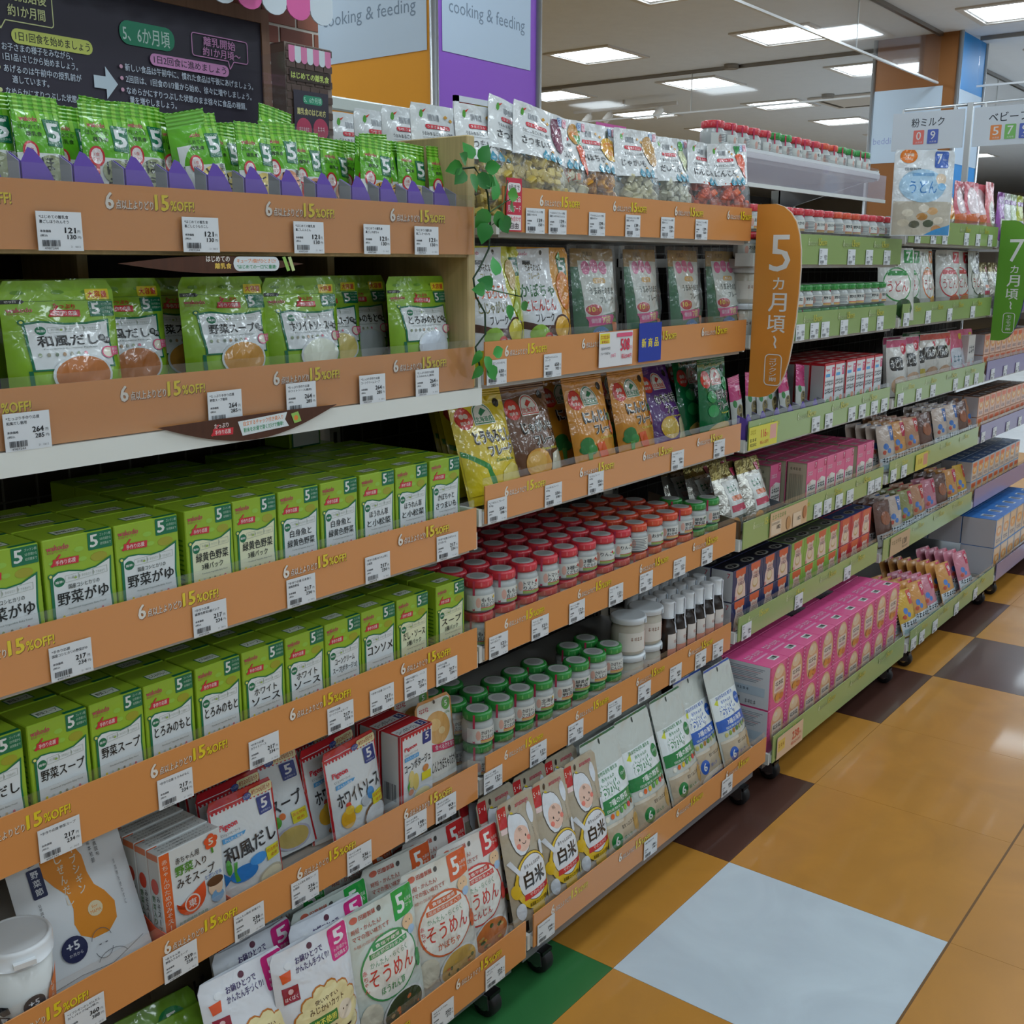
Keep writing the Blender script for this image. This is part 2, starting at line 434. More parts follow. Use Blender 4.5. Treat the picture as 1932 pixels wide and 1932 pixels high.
pillar(6.95, 1.42, .6, '#8a5a30', '#1f86cf', 'display_pillar', 'square pillar with brown and blue faces and white bedding board',
       [('front_board', a.mesh('board', lambda u, v, l: (u * .01, -.002 - l * 8, v * .01))),
        ('side_board', b.mesh('board', lambda u, v, l: (-.002 - l * 8, -u * .01, v * .01)))])
# ------------------------------------------------------------------ hanging smoke glass
def smoke_glass(x0, x1, y0, y1, label):
    r = thing('smoke_glass', label, 'glass screen', ((x0 + x1) / 2, (y0 + y1) / 2, ZC), (0, 0, 0), 'glass smoke screens under the ceiling')
    mx, my = (x0 + x1) / 2, (y0 + y1) / 2; alongx = x1 - x0 > y1 - y0; t = .004
    def bx(z0, z1, t, m):
        return MB().box(*((x0 - mx, x1 - mx, -t, t) if alongx else (-t, t, y0 - my, y1 - my)), z0 - ZC, z1 - ZC, m)
    obj('top_track', bx(2.775, ZC, .014, M('#8d8882', 'm')).mesh('track'), r)
    L_ = (x1 - x0) if alongx else (y1 - y0); n = max(1, round(L_ / 1.5))
    for k in range(n):
        a0 = -L_ / 2 + L_ * k / n + .003; a1 = -L_ / 2 + L_ * (k + 1) / n - .003
        obj('pane', MB().box(*((a0, a1, -.003, .003) if alongx else (-.003, .003, a0, a1)), 2.475 - ZC, 2.775 - ZC, M('#dfe8ea', 'clear')).mesh('pane'), r)
        if k: obj('joint', MB().box(*((a0 - .006, a0, -.004, .004) if alongx else (-.004, .004, a0 - .006, a0)), 2.475 - ZC, 2.775 - ZC, M('#cfd4d6', 'pl')).mesh('joint'), r)
    obj('bottom_rail', bx(2.462, 2.475, .008, M('#dfe3e6', 'l')).mesh('rail'), r)
smoke_glass(2.31, 6.93, 1.55, 1.56, 'glass smoke screen running between the two coloured pillars')
smoke_glass(7.25, 7.26, 2.05, 8.6, 'glass smoke screen reaching from the brown pillar towards the back wall')
smoke_glass(7.25, 7.26, -5.5, 1.38, 'glass smoke screen crossing above the aisle beside the blue pillar face')
smoke_glass(7.58, 13.5, 1.72, 1.73, 'glass smoke screen continuing beyond the blue and brown pillar')
# small ceiling fittings
def spot(x, y, label):
    r = thing('track_spotlight', label, 'spotlight', (x, y, ZC - .12), (0, 0, .6), 'track spotlights')
    obj('stem', MB().box(-.01, .01, -.01, .01, 0, .028, M('#cfcac4', 'pl')).mesh('stem'), r)
    o = obj('lamp_head', MB().lathe([(.03, -.1), (.035, -.09), (.035, -.01), (.02, .01)], M('#d9d5d0', 'pl'), 14).mesh('head'), r); o.rotation_euler = (.7, .3, 0)
tr = obj('spotlight_track', MB().box(-.012, .012, -.6, .6, 0, .03, M('#b5afa8', 'pl')).box(-.01, .01, -.01, .01, .03, .09, M('#b5afa8', 'pl')).mesh('track'), None, (8.35, 5.05, ZC - .09)); tag(tr, 'grey spotlight track under the far ceiling', 'lighting track')
for k, (x, y) in enumerate(((8.35, 5.45), (8.35, 5.2), (8.35, 4.62))): spot(x, y, ['grey track spotlight at the far end of the ceiling track', 'grey track spotlight in the middle of the ceiling track', 'white track spotlight at the near end of the ceiling track'][k])
v = thing('ceiling_vent', 'square grey air vent recessed in the ceiling', 'air vent', (9.7, 3.15, ZC))
obj('frame', MB().box(-.4, .4, -.4, .4, -.02, -.004, M('#c3bdb6', 'pl')).mesh('vent'), v)
for k in range(4):
    o = obj('slot', MB().box(-.3, .3, -.02, .02, -.023, -.02, M('#4a4540', 'p')).mesh('slot'), v); a = k * PI / 2
    o.location = (.33 * sin(a), .33 * cos(a), 0); o.rotation_euler = (0, 0, -a)
for k, (x, y) in enumerate(((7.2, 3.3), (9.2, 3.3))):
    tag(obj('smoke_detector', MB().lathe([(.055, -.035), (.06, -.02), (.06, -.0)], M('#8f8a84', 'pl'), 14).mesh('det'), None, (x, y, ZC)), ['small round detector on the ceiling near the glass screen', 'small round detector on the ceiling farther off'][k], 'smoke detector', 'ceiling detectors')

# ------------------------------------------------------------------ hanging aisle signs on a pole
r = thing('sign_stand', 'slim steel pole with cross rail carrying two white aisle signs', 'sign stand', (3.5, .313, 1.40))
obj('pole', MB().box(-.008, .008, -.011, .011, 0, .465, M('#c3c8cb', 'm')).mesh('pole'), r)
obj('cross_rail', MB().tube([(0, .27, .455), (0, -.34, .462)], .006, M('#b9bec2', 'm')).mesh('rail'), r)
def aisle_sign(y0, y1, label, draw):
    a = Art('p').r(0, 0, (y1 - y0) * 100, 15, '#c9d2da'); draw(a, (y1 - y0) * 100)
    r = thing('aisle_sign', label, 'sign', (3.485, y1, 1.692), (0, 0, 0), 'white aisle signs')
    obj('board', MB().box(0, .006, -(y1 - y0), 0, 0, .15, M('#c9d2da', 'p')).mesh('board'), r)
    obj('print', a.mesh('print', lambda u, v, l: (-l * 4, -u * .01, v * .01)), r)
    for k in (.04, y1 - y0 - .04): obj('hook', MB().box(0, .004, -k - .004, -k + .004, .15, .165, M('#d5dadd', 'm')).mesh('hook'), r)
def s1(a, w_):
    a.t('粉ミルク', w_ * .27, 9, w_ * .73, 12.6, '#39414a', .01)
    for k, (d, c) in enumerate((('0', '#d9736a'), ('9', '#5568b5'))):
        x = w_ * (.31 + .2 * k); a.rr(x, 2.2, x + w_ * .15, 7.8, .3, c).t(d, x + w_ * .04, 3.9, x + w_ * .11, 7.2, '#f4f6f8', .01).t('カ月頃', x + 1, 2.6, x + w_ * .13, 3.3, '#f4f6f8')
def s2(a, w_):
    a.t('ベビーフード', w_ * .18, 9, w_ * .88, 12.6, '#39414a', .01)
    for k, (d, c) in enumerate((('5', '#dd8a50'), ('7', '#78b766'), ('9', '#5568b5'), ('12', '#c9528a'))):
        x = w_ * (.21 + .17 * k); a.rr(x, 2.2, x + w_ * .13, 7.8, .3, c).t(d, x + w_ * .03, 3.9, x + w_ * .1, 7.2, '#f4f6f8', .01).t('カ月頃', x + 1, 2.6, x + w_ * .11, 3.3, '#f4f6f8')
aisle_sign(.33, .62, 'white aisle sign with dark lettering above red 0 and blue 9 squares', s1)
aisle_sign(-.03, .292, 'white aisle sign with dark lettering above orange 5 and green 7 squares', s2)

# ================================================================== shelving
OR, GR, PU = '#cd8a4e', '#8ea664', '#7a6e9c'
STRIPS = {}
def strip_mesh(w_, h, col, promo, seamx=None):
    key = (round(w_, 3), round(h, 3), col, promo)
    if key in STRIPS: return STRIPS[key]
    W, H = w_ * 100, h * 100
    a = Art('s').r(0, 0, W, H, col)
    if promo is not None:
        c1, c2, sh = ('#efe9df', '#e6cf2c', '#8a5526') if col == OR else ('#c2cfa0', '#c9c552', '#7f9450')
        x = promo
        while x + 11.4 < W:
            for d, cc in ((.09, None), (0, 1)):
                k1, k2 = (c1, c2) if cc else (sh, sh); y = H - 2.55 - d; X_ = x + d
                a.t('6', X_, y - .1, X_ + 1.05, y + 1.75, k1, .03).t('点以上よりどり', X_ + 1.25, y, X_ + 5.9, y + 1.0, k1, .012)
                a.t('15', X_ + 6.1, y - .05, X_ + 7.95, y + 1.75, k2, .035).t('%OFF!', X_ + 8.1, y, X_ + 11.3, y + 1.15, k2, .03)
            x += 21.65
    if seamx: a.r(seamx - .08, 0, seamx + .08, H, '#a0652f')
    mb = MB(); mb.box(0, w_, 0, .002, 0, h, M(col, 's'))
    body = mb.mesh('strip'); art = a.mesh('strip_print')
    bm = bmesh.new(); bm.from_mesh(art); nb = len(body.materials)
    me = bpy.data.meshes.new('price_strip')
    bm2 = bmesh.new(); bm2.from_mesh(body)
    ms = list(body.materials) + list(art.materials)
    bm2.from_mesh(art)
    k = len(body.polygons)
    bm2.faces.ensure_lookup_table()
    for f in bm2.faces[k:]: f.material_index += nb
    bm2.to_mesh(me); bm.free(); bm2.free()
    for m in ms: me.materials.append(m)
    STRIPS[key] = me
    return me
steel, capw = M('#8f9296', 'm'), M('#d7dad6', 'l')
def add_shelf(root, ox, x0, x1, z0, z1, yf, col, promo, depth=.36, film=.012, board='#b8b6b0'):
    """one shelf: board, price strip in its holder, clear lip, two end caps; returns the shelf board part"""
    zt = z0 + .012
    s = obj('shelf', MB().box(x0 + .004, x1 - .004, yf + .012, depth, zt - .02, zt, M(board, 'l')).mesh('shelf'), root, ox)
    obj('price_strip', strip_mesh(x1 - x0, z1 - z0, col, promo), s, (x0, yf, z0))
    obj('strip_holder', MB().box(x0, x1, yf + .0025, yf + .012, z0, z0 + .02, M('#cfd2d2', 'l')).mesh('holder'), s)
    obj('clear_lip', MB().box(x0, x1, yf + .004, yf + .0055, z0 + .02, z1 + film, M('#e6ecec', 'clear')).mesh('lip'), s)
    for x in (x0 - .009, x1 + .001):
        obj('end_cap', MB().box(x, x + .008, yf + .006, yf + .05, z0 - .004, z0 + .024, capw).mesh('cap'), s)
    return s
def caster(root, ox, x, y):
    c = obj('caster', MB().box(x - .014, x + .014, y - .02, y + .03, .04, .047, M('#2c2c2e', 'm')).prismx([(y - .018, .02), (y + .012, .02), (y + .02, .046), (y - .015, .046)], x - .016, x - .013, steel).prismx([(y - .018, .02), (y + .012, .02), (y + .02, .046), (y - .015, .046)], x + .013, x + .016, steel).mesh('caster'), root, ox)
    wl = MB().lathe([(.004, -.012), (.022, -.012), (.024, -.008), (.024, .008), (.022, .012), (.004, .012)], M('#1d1d1f', 'pl'), 18)
    hub = MB().lathe([(.002, -.0135), (.011, -.0135), (.011, .0135), (.002, .0135)], M('#c9ccce', 'm'), 14)
    for nm, mb in (('wheel', wl), ('hub', hub)):
        mb.v = [(x + p[2], y - .003 + p[0], .024 + p[1]) for p in mb.v]
        obj(nm, mb.mesh(nm), c)
def gondola(x0, x1, label, rows, top):
    xc = (x0 + x1) / 2; root = thing('gondola_bay', label, 'shelving', (xc, .14, 0), (0, 0, 0), 'gondola bays along the aisle'); ox = (-xc, -.14, 0)
    obj('base_deck', MB().box(x0 + .005, x1 - .005, -.085, .39, .046, .060, M('#77777a', 'l')).mesh('base'), root, ox)
    obj('back_panel', MB().box(x0, x1, .385, .395, .088, top, M('#3e3833', 'wall')).mesh('back'), root, ox)  # dark sheet added behind the grid to stop light leaking through
    for x in (x0 + .004, x1 - .03):
        mb = MB().box(x, x + .026, .355, .384, .088, top + .02, M('#8f908c', 'l'))
        for k in range(28): mb.box(x + .009, x + .017, .3545, .3552, .15 + .04 * k, .17 + .04 * k, M('#2b2b2b', 'p'))
        obj('upright', mb.mesh('upright'), root, ox)
    mb = MB(); m = M('#62605c', 'pl')
    for k in range(int((x1 - x0 - .08) / .05)): x = x0 + .05 + .05 * k; mb.box(x, x + .0025, .372, .3745, .12, top - .02, m)
    for k in range(int((top - .2) / .05)): z = .15 + .05 * k; mb.box(x0 + .04, x1 - .04, .3695, .372, z, z + .0025, m)
    o = obj('wire_grid', mb.mesh('grid'), root, ox); o['kind'] = 'stuff'
    out = []
    for (z0, z1, yf, col, promo, xs) in rows:
        out.append(add_shelf(root, ox, xs[0] if xs else x0, xs[1] if xs else x1, z0, z1, yf, col, promo))
    for x in (x0 + .06, x1 - .065):
        for y in (-.078, .33): caster(root, ox, x, y)
    return root, ox, out
YF, YB = -.008, -.112
B1 = gondola(-.94, -.022, 'gondola bay under the chalkboard with green cartons', [(.781, .848, YF, OR, 8.7, None), (.578, .647, YF, OR, 8.7, None), (.343, .407, YF, OR, 8.7, None), (.083, .152, YB, OR, 8.7, (-.94, -.022))], 1.26)
B2 = gondola(0, .905, 'gondola bay with orange strips holding jars and flake pouches', [(1.275, 1.343, YF, OR, 9.5, (.045, .905)), (1.041, 1.108, YF, OR, 5, None), (.817, .879, YF, OR, 5, None), (.584, .651, YF, OR, 5, None), (.345, .411, YF, OR, 5, None), (.09, .152, YB, OR, 5, None)], 1.36)
B3 = gondola(.945, 1.865, 'gondola bay with green strips just behind the orange age sign', [(1.226, 1.296, YF, GR, 5, None), (1.048, 1.114, YF, GR, 5, None), (.811, .878, YF, GR, 5, None), (.577, .642, YF, GR, 5, None), (.35, .41, YF, GR, 5, None), (.07, .138, YB, GR, 5, None)], 1.42)
B4 = gondola(1.918, 2.85, 'gondola bay with green strips beside the green age sign', [(1.288, 1.354, YF, GR, 5, None), (1.05, 1.114, YF, GR, 5, None), (.813, .882, YF, GR, 5, None), (.583, .648, YF, GR, 5, None), (.338, .405, YF, GR, 5, None), (.07, .134, YB, GR, 5, None)], 1.38)
B5 = gondola(2.885, 3.82, 'gondola bay with purple strips at the far end', [(1.288, 1.354, YF, PU, None, None), (1.05, 1.114, YF, PU, None, None), (.813, .882, YF, PU, None, None), (.583, .648, YF, PU, None, None), (.338, .405, YF, PU, None, None), (.07, .134, YB, PU, None, None)], 1.38)

# topmost jar tray of the first green bay: set back, with a deep clear front
o = add_shelf(B3[0], B3[1], .945, 1.865, 1.462, 1.478, .07, '#d8dadc', None, .36)
obj('clear_front', MB().box(.905, 1.87, .052, .055, 1.405, 1.470, M('#dcd6e2', 'frost')).mesh('front'), o)
obj('tray_lip', MB().box(.905, 1.87, .050, .058, 1.396, 1.405, capw).mesh('lip'), o)
for x in (.955, 1.835): obj('bracket', MB().prismx([(.1, 1.455), (.36, 1.455), (.36, 1.38)], x, x + .012, steel).mesh('bracket'), o)

# clear acrylic dividers at the bay ends
def divider(root, ox, x, zz, yf=YF, h=.11, d=.26):
    obj('acrylic_divider', MB().prismx([(yf + .014, zz), (yf + d, zz), (yf + d, zz + h), (yf + .05, zz + h), (yf + .014, zz + h * .5)], x, x + .002, M('#e6ecec', 'clear')).mesh('divider'), root, ox)
for B, xs in ((B2, (.001, .9015)), (B3, (.9465, 1.8615))):
    for zz in (.6, .36):
        for x in xs: divider(B[0], B[1], x, zz)

# ------------------------------------------------------------------ wooden display case on the first bay
WD = '#bda97a'
r = thing('wooden_display_case', 'pale wooden two-tier display case standing on the white shelf', 'display case', (-.48, 0, 1.04)); ox = (.48, 0, -1.04)
obj('white_shelf', MB().box(-.94, -.012, -.012, .37, 1.012, 1.038, M('#d9dcd6', 'l')).mesh('shelf'), B1[0], B1[1])
wm = M(WD, 'wood')
obj('side_panel', MB().box(-.030, -.012, 0, .3, 1.039, 1.412, wm).mesh('side', bevel=.0015), r, ox)
obj('side_panel', MB().box(-.94, -.922, 0, .3, 1.039, 1.412, wm).mesh('side', bevel=.0015), r, ox)
obj('back_board', MB().box(-.922, -.03, .29, .3, 1.055, 1.24, M('#3a3027', 'wood')).mesh('back'), r, ox)
for k, (z0, z1) in enumerate(((1.039, 1.05), (1.236, 1.248))): obj('deck', MB().box(-.922, -.03, .002, .29, z0, z1, wm).mesh('deck'), r, ox)
for px in (166, 631): x = Xp(px, .16, 1.22); obj('partition', MB().box(x - .014, x, .16, .29, 1.05, 1.236, wm).mesh('partition'), r, ox)
obj('price_strip', strip_mesh(.905, .069, OR, 8.7 - 1.2), r, (-.928 + .48, -.006, 1.24 - 1.04))
obj('price_strip', strip_mesh(.904, .063, OR, 8.7 - 1.2), r, (-.928 + .48, -.006, 1.039 - 1.04))
for z0, z1 in ((1.24, 1.325), (1.039, 1.113)): obj('clear_lip', MB().box(-.928, -.03, -.0095, -.0085, z0, z1, M('#e6ecec', 'clear')).mesh('lip'), r, ox)

# ------------------------------------------------------------------ price cards
_tags = {}
def tag_mesh(name, p1, p2, w_=5.0, h=3.9):
    key = (name, p1)
    if key not in _tags:
        a = Art('p').r(0, 0, w_, h, '#dfe4e8')
        a.t(('*' if name[0][0] != '#' else '') + name[0], .3, h - .72, min(w_ - .5, .3 + .36 * (len(name[0]) + 1)), h - .36, '#2c2f36', .02)
        if len(name) > 1: a.t(name[1], .3, h - 1.2, min(w_ - .5, .3 + .36 * len(name[1])), h - .84, '#2c2f36', .02)
        a.t('本体価格', .3, h - 2.1, 1.5, h - 1.82, '#2c2f36', .02).t('(税込', .3, h - 2.55, 1.1, h - 2.28, '#2c2f36', .01)
        a.t(p1, 3.0, h - 2.15, 4.25, h - 1.55, '#17181c', .03).t(p2, 3.25, h - 2.75, 4.25, h - 2.28, '#17181c', .02)
        a.t('円', 4.42, h - 2.12, 4.72, h - 1.8, '#44474d').t('円)', 4.42, h - 2.72, 4.8, h - 2.4, '#44474d')
        a.bars(.45, .42, 2.4, 1.05, 16, '#33363c').t('4987244', .6, .12, 2.1, .34, '#44474d').t('21', 3.5, .3, 3.7, .5, '#666a70').t('0612', 4.0, .3, 4.6, .5, '#666a70')
        mb = MB().box(0, w_ * .01, 0, .0005, 0, h * .01, M('#dfe4e8', 'p')); me = mb.mesh('card'); am = a.mesh('card_print')
        bm = bmesh.new(); bm.from_mesh(me); k = len(bm.faces); bm.from_mesh(am); bm.faces.ensure_lookup_table()
        for f in bm.faces[k:]: f.material_index += 1
        me2 = bpy.data.meshes.new('price_card'); bm.to_mesh(me2); bm.free()
        for m in list(me.materials) + list(am.materials): me2.materials.append(m)
        _tags[key] = me2
    return _tags[key]
def tags(shelf, z0, yf, items, sx=1):
    """items: (picture column of the left edge, name lines, price, price with tax)"""
    for i, (px, nm, p1, p2) in enumerate(items):
        x = Xp(px, yf, z0 + .02)
        o = obj('price_card', tag_mesh(nm, p1, p2), None, (x, yf - .0025, z0 - .001)); o.scale = (sx, 1, 1)
        tag(o, 'white %s yen price card, %s along the %s strip' % (p1, ORD[i], shelf), 'price card', 'price cards on the shelf strips')
H = 'はじめての離乳食'; TP = 'たっぷり手作り応援'; TZ = '手作り応援'; KB = 'キユーピー瓶詰'; UM = 'うまみまるごとカット野菜'
tags('stick pack shelf', 1.24, -.0095, [(67, (H, '裏ごしほうれんそう'), '121', '130'), (342, (H, '裏ごしとうもろこし'), '121', '130'), (552, (H, '裏ごしにんじん'), '121', '130'), (684, (H, '裏ごしかぼちゃ'), '121', '130'), (780, (H, '裏ごしさつまいも'), '121', '130')])
tags('green pouch shelf', 1.039, -.0095, [(5, (TP, '和風だし徳用'), '264', '285'), (390, (TP, '野菜スープ徳用'), '264', '285'), (538, (TP, 'ホワイトソース(徳用)'), '264', '285'), (676, (TP, 'コーンクリームスープ'), '264', '285'), (782, (TP, 'とろみのもと(徳用)'), '264', '285')])
tags('upper green carton shelf', .781, YF, [(92, (TZ, '国産コシヒカリの野菜がゆ'), '217', '234'), (362, (TZ, '緑黄色野菜3種パック'), '217', '234'), (539, (TZ + ' 白身魚と', '緑黄色野菜'), '217', '234'), (687, (TZ + ' ほうれん草と', '小松菜'), '217', '234'), (822, (TZ + ' かぼちゃと', 'さつまいも'), '217', '234')])
tags('lower green carton shelf', .578, YF, [(71, (TZ + ' 野菜スープ',), '217', '234'), (296, (TZ + ' とろみのもと',), '217', '234'), (468, (TZ, 'ホワイトソース'), '217', '234'), (616, (TZ, 'コーンクリームスープ'), '217', '234'), (696, (TZ + ' コンソメ',), '217', '234'), (761, (TZ + ' だし・ソース', '3種パック'), '217', '234'), (821, (TZ, 'スープ3種パック'), '217', '234')])
tags('mixed soup shelf', .343, YF, [(122, ('イブシギンのしぜんだし', 'だしパック5g×5袋入'), '360', '388'), (307, ('赤ちゃん用', '野菜入りみそスープ'), '239', '258'), (440, ('かんたん粉末 和風だし', 'お徳用'), '236', '254'), (548, ('かんたん粉末 野菜スープ', 'お徳用'), '236', '254'), (653, ('かんたん粉末', 'ホワイトソース'), '236', '254'), (762, ('かんたん粉末', 'コーンポタージュ'), '198', '213'), (820, ('食べる力を育む', 'にんじんとかぼちゃ'), '93', '100')])
tags('bottom noodle shelf', .083, YB, [(813, ('赤ちゃんそうめん', 'かぼちゃ'), '252', '272'), (914, ('赤ちゃんそうめん', 'にんじん'), '252', '272')])
tags('cut vegetable shelf', 1.275, YF, [(990, (UM, '国産さつまいも'), '139', '150'), (1033, (UM, '国産じゃがいもとにんじん'), '139', '150'), (1109, (UM, '国産かぼちゃ'), '139', '150'), (1178, (UM, '国産じゃがいも'), '139', '150'), (1245, (UM, '国産だいこん'), '139', '150'), (1310, (UM, '国産にんじん'), '139', '150')])
tags('yellow pouch and clear bag shelf', 1.041, YF, [(916, ('とうもろこしとじゃがいも',), '650', '702'), (1024, ('かぼちゃとにんじん', 'フレーク'), '650', '702')])
tags('flake pouch shelf', .817, YF, [(918, ('とうもろこしフレーク', '55g'), '554', '598'), (1026, ('じゃがいもフレーク', '60g'), '554', '598'), (1108, ('にんじんフレーク', '60g'), '554', '598'), (1265, ('むらさき芋フレーク', '50g'), '554', '598'), (1345, ('かぼちゃフレーク', '60g'), '554', '598')])
tags('red-lid jar shelf', .584, YF, [(px, (KB, t), '121', '130') for px, t in ((921, 'ももと白ぶどう'), (1001, 'トマトとりんご'), (1072, '3種のくだもの'), (1147, 'りんご'), (1205, 'おかゆ'), (1269, '野菜のおかゆ'), (1322, '緑黄色野菜'))])
tags('green-lid jar shelf', .345, YF, [(px, (KB, t), '121', '130') for px, t in ((911, 'かぼちゃとさつまいも'), (998, '北海道コーン'), (1070, '鶏肉と野菜'), (1145, 'かぼちゃとにんじん'))] + [(px, ('国産おかゆ', t), '450', '486') for px, t in ((1202, 'だし'), (1262, 'ペースト'), (1310, 'しょうゆ'), (1343, 'みりん'))])
tags('bottom rice pouch shelf', .09, YB, [(1012, ('赤ちゃんのおかゆ',), '194', '209'), (1213, ('7種の野菜おかゆ',), '184', '198'), (1360, ('3種の海藻おかゆ',), '184', '198')])
for nm, z0, yf, pxs, pr in (('upper jar shelf behind the orange sign', 1.226, YF, (1544, 1598, 1632, 1666), '121'), ('lower jar shelf behind the orange sign', 1.048, YF, (1500, 1527, 1548, 1584, 1623, 1653), '121'), ('red carton shelf', .811, YF, (1530, 1555, 1599, 1619, 1642, 1661), '198'),
                            ('pink carton shelf', .577, YF, (1534, 1553, 1575, 1596, 1636, 1649), '217'), ('two-layer carton shelf', .35, YF, (1398, 1498, 1591), '298'),
                            ('yellow bag shelf', 1.288, YF, (1725, 1755, 1777, 1818, 1840, 1863), '298'), ('udon pouch shelf', 1.05, YF, (1703, 1745, 1786, 1830), '252'), ('pink pouch shelf', .813, YF, (1692, 1727, 1754, 1797, 1819, 1837), '156'),
                            ('upper foil pouch shelf', .583, YF, (1679, 1699), '120'), ('bottom foil pouch shelf', .07, YB, (1717, 1733, 1758, 1799, 1835), '120'),
                            ('purple bay orange carton shelf', .813, YF, (1868, 1892, 1915), '298'), ('purple bay second carton shelf', .583, YF, (1850, 1872, 1897, 1920), '298')):
    tags(nm, z0, yf, [(px, ('#6', '#4'), pr, str(round(int(pr) * 1.08))) for px in pxs])
def promo(px, w_, z0, yf, h, bg, draw, label, name='promotion_card'):
    x = Xp(px, yf, z0 + .02); a = Art('p').r(0, 0, w_, h, bg); draw(a)
    o = obj(name, MB().box(0, w_ * .01, 0, .0006, 0, h * .01, M(bg, 'p')).mesh('card'), None, (x, yf - .0035, z0)); tag(o, label, 'promotion card')
    obj('print', a.mesh('print'), o)
promo(952, 3.9, 1.276, YF, 8.0, '#c02a44', lambda a: a.rr(.3, 5.9, 3.6, 7.3, .5, '#e6dfe0').t('8月まで', .6, 6.2, 3.3, 7.0, '#3a2a30', .02).t('ほぼ全品', .3, 4.4, 3.6, 5.4, '#f0e6e8', .02).t('月齢フード', .3, 2.9, 3.6, 4.0, '#f0e6e8', .02).r(.2, .2, 3.7, 2.5, '#eee6e6').t('組み合わせ', .3, 1.5, 3.6, 2.3, '#c02a44', .02).t('自由', .9, .35, 3.0, 1.35, '#3a2a30', .03), 'red card promoting mix and match at the end of the cut vegetable strip')
promo(1127, 11.2, 1.045, YF - .001, 6.2, '#e4e4e6', lambda a: a.r(.2, 4.2, 3.4, 6.0, '#e8dc3c').t('#6', .4, 5.0, 3.2, 5.7, '#b8323a').t('#4', .7, 4.3, 2.9, 4.8, '#b8323a').rr(5.6, 5.2, 10.9, 5.9, .2, '#d8577a').t('508', 6.9, 2.6, 10, 4.9, '#d12a4a', .03).t('円', 10.1, 2.7, 10.8, 3.4, '#d12a4a').t('税込548円', 7.2, 1.2, 10.7, 2.1, '#d12a4a', .02).t('うまみそのまま', .3, 3.1, 3.4, 3.6, '#33363c', .02).t('フレークかぼちゃ', .3, 2.2, 3.4, 2.7, '#33363c', .02).t('598円', 3.7, 1.6, 5.2, 2.3, '#d8577a'), 'white promotion card reading 508 yen on the clear bag shelf strip')
promo(1202, 8.2, 1.046, YF - .001, 7.2, '#20399c', lambda a: a.t('新', 1.0, 2.6, 2.6, 4.4, '#e6d23a', .03).t('商', 3.3, 2.6, 4.9, 4.4, '#e6d23a', .03).t('品', 5.6, 2.6, 7.2, 4.4, '#e6d23a', .03), 'blue new product card with yellow characters on the strip')
promo(1410, 15, .812, YF, 5.2, '#d8cf52', lambda a: a.t('116', 6.2, 2.2, 9, 4.2, '#c9403a', .03).t('円', 9.2, 2.3, 10, 3.1, '#c9403a').r(11, 1.4, 14.4, 4.8, '#dfa79a').t('#4', .6, 3.4, 3.4, 4.6, '#b8a830').t('税込125円', 5.8, .7, 10.2, 1.6, '#c9403a').t('#3', .5, 1.8, 3.8, 2.6, '#4a4a30', .02).t('#5', .5, .7, 3.8, 1.5, '#4a4a30', .02), 'yellow price promotion card reading 116 on the red carton strip')
promo(1450, 22, .579, YF, 6.0, '#cfae88', lambda a: a.t('#6', 1, 4.2, 9, 5.4, '#8a9a5a', .02).r(.5, .3, 6.2, 3.8, '#d9c3a8').t('#6', .8, 2.9, 5, 3.5, '#4a4038', .02).t('182', 3.6, 1.6, 5.6, 2.6, '#3a3430', .02).r(13, .3, 18, 3.8, '#d9c3a8').t('182', 15.4, 1.6, 17.6, 2.6, '#3a3430', .02).e(10.4, 2, 1.3, 1.7, '#b98a5a').e(20.2, 3, 1.1, 1.7, '#b5764a'), 'beige promotion card with spoon pictures on the pink carton strip')
promo(1463, 15, .072, YB, 5.6, '#d6b79a', lambda a: a.r(.4, 1.8, 4.4, 4.6, '#d8b860').t('#3', .8, 2.8, 4, 3.8, '#a8762a').t('238', 8.5, 2.2, 12.6, 4.4, '#c9604a', .03).t('円', 12.8, 2.3, 13.8, 3.2, '#c9604a').t('税込257円', 8, .9, 13.6, 1.8, '#c9604a'), 'pale pink promotion card reading 238 on the bottom pink box strip')
promo(1725, 12, .585, YF, 5.2, '#c9b84a', lambda a: a.r(7.5, 1, 11.5, 4.6, '#c98a72').t('118', 2.4, 1.8, 6, 3.6, '#a8762a', .03), 'small yellow promotion card on the upper foil pouch strip')
promo(1677, 18, .340, YF, 6.0, '#c4a684', lambda a: a.t('#5', 1, 3.4, 10, 4.8, '#8a7a5a', .02).t('120', 11, 2, 15, 4, '#6a5a4a', .02).t('税込129円', 11, .8, 16, 1.6, '#6a5a4a'), 'beige promotion card on the lower foil pouch strip')
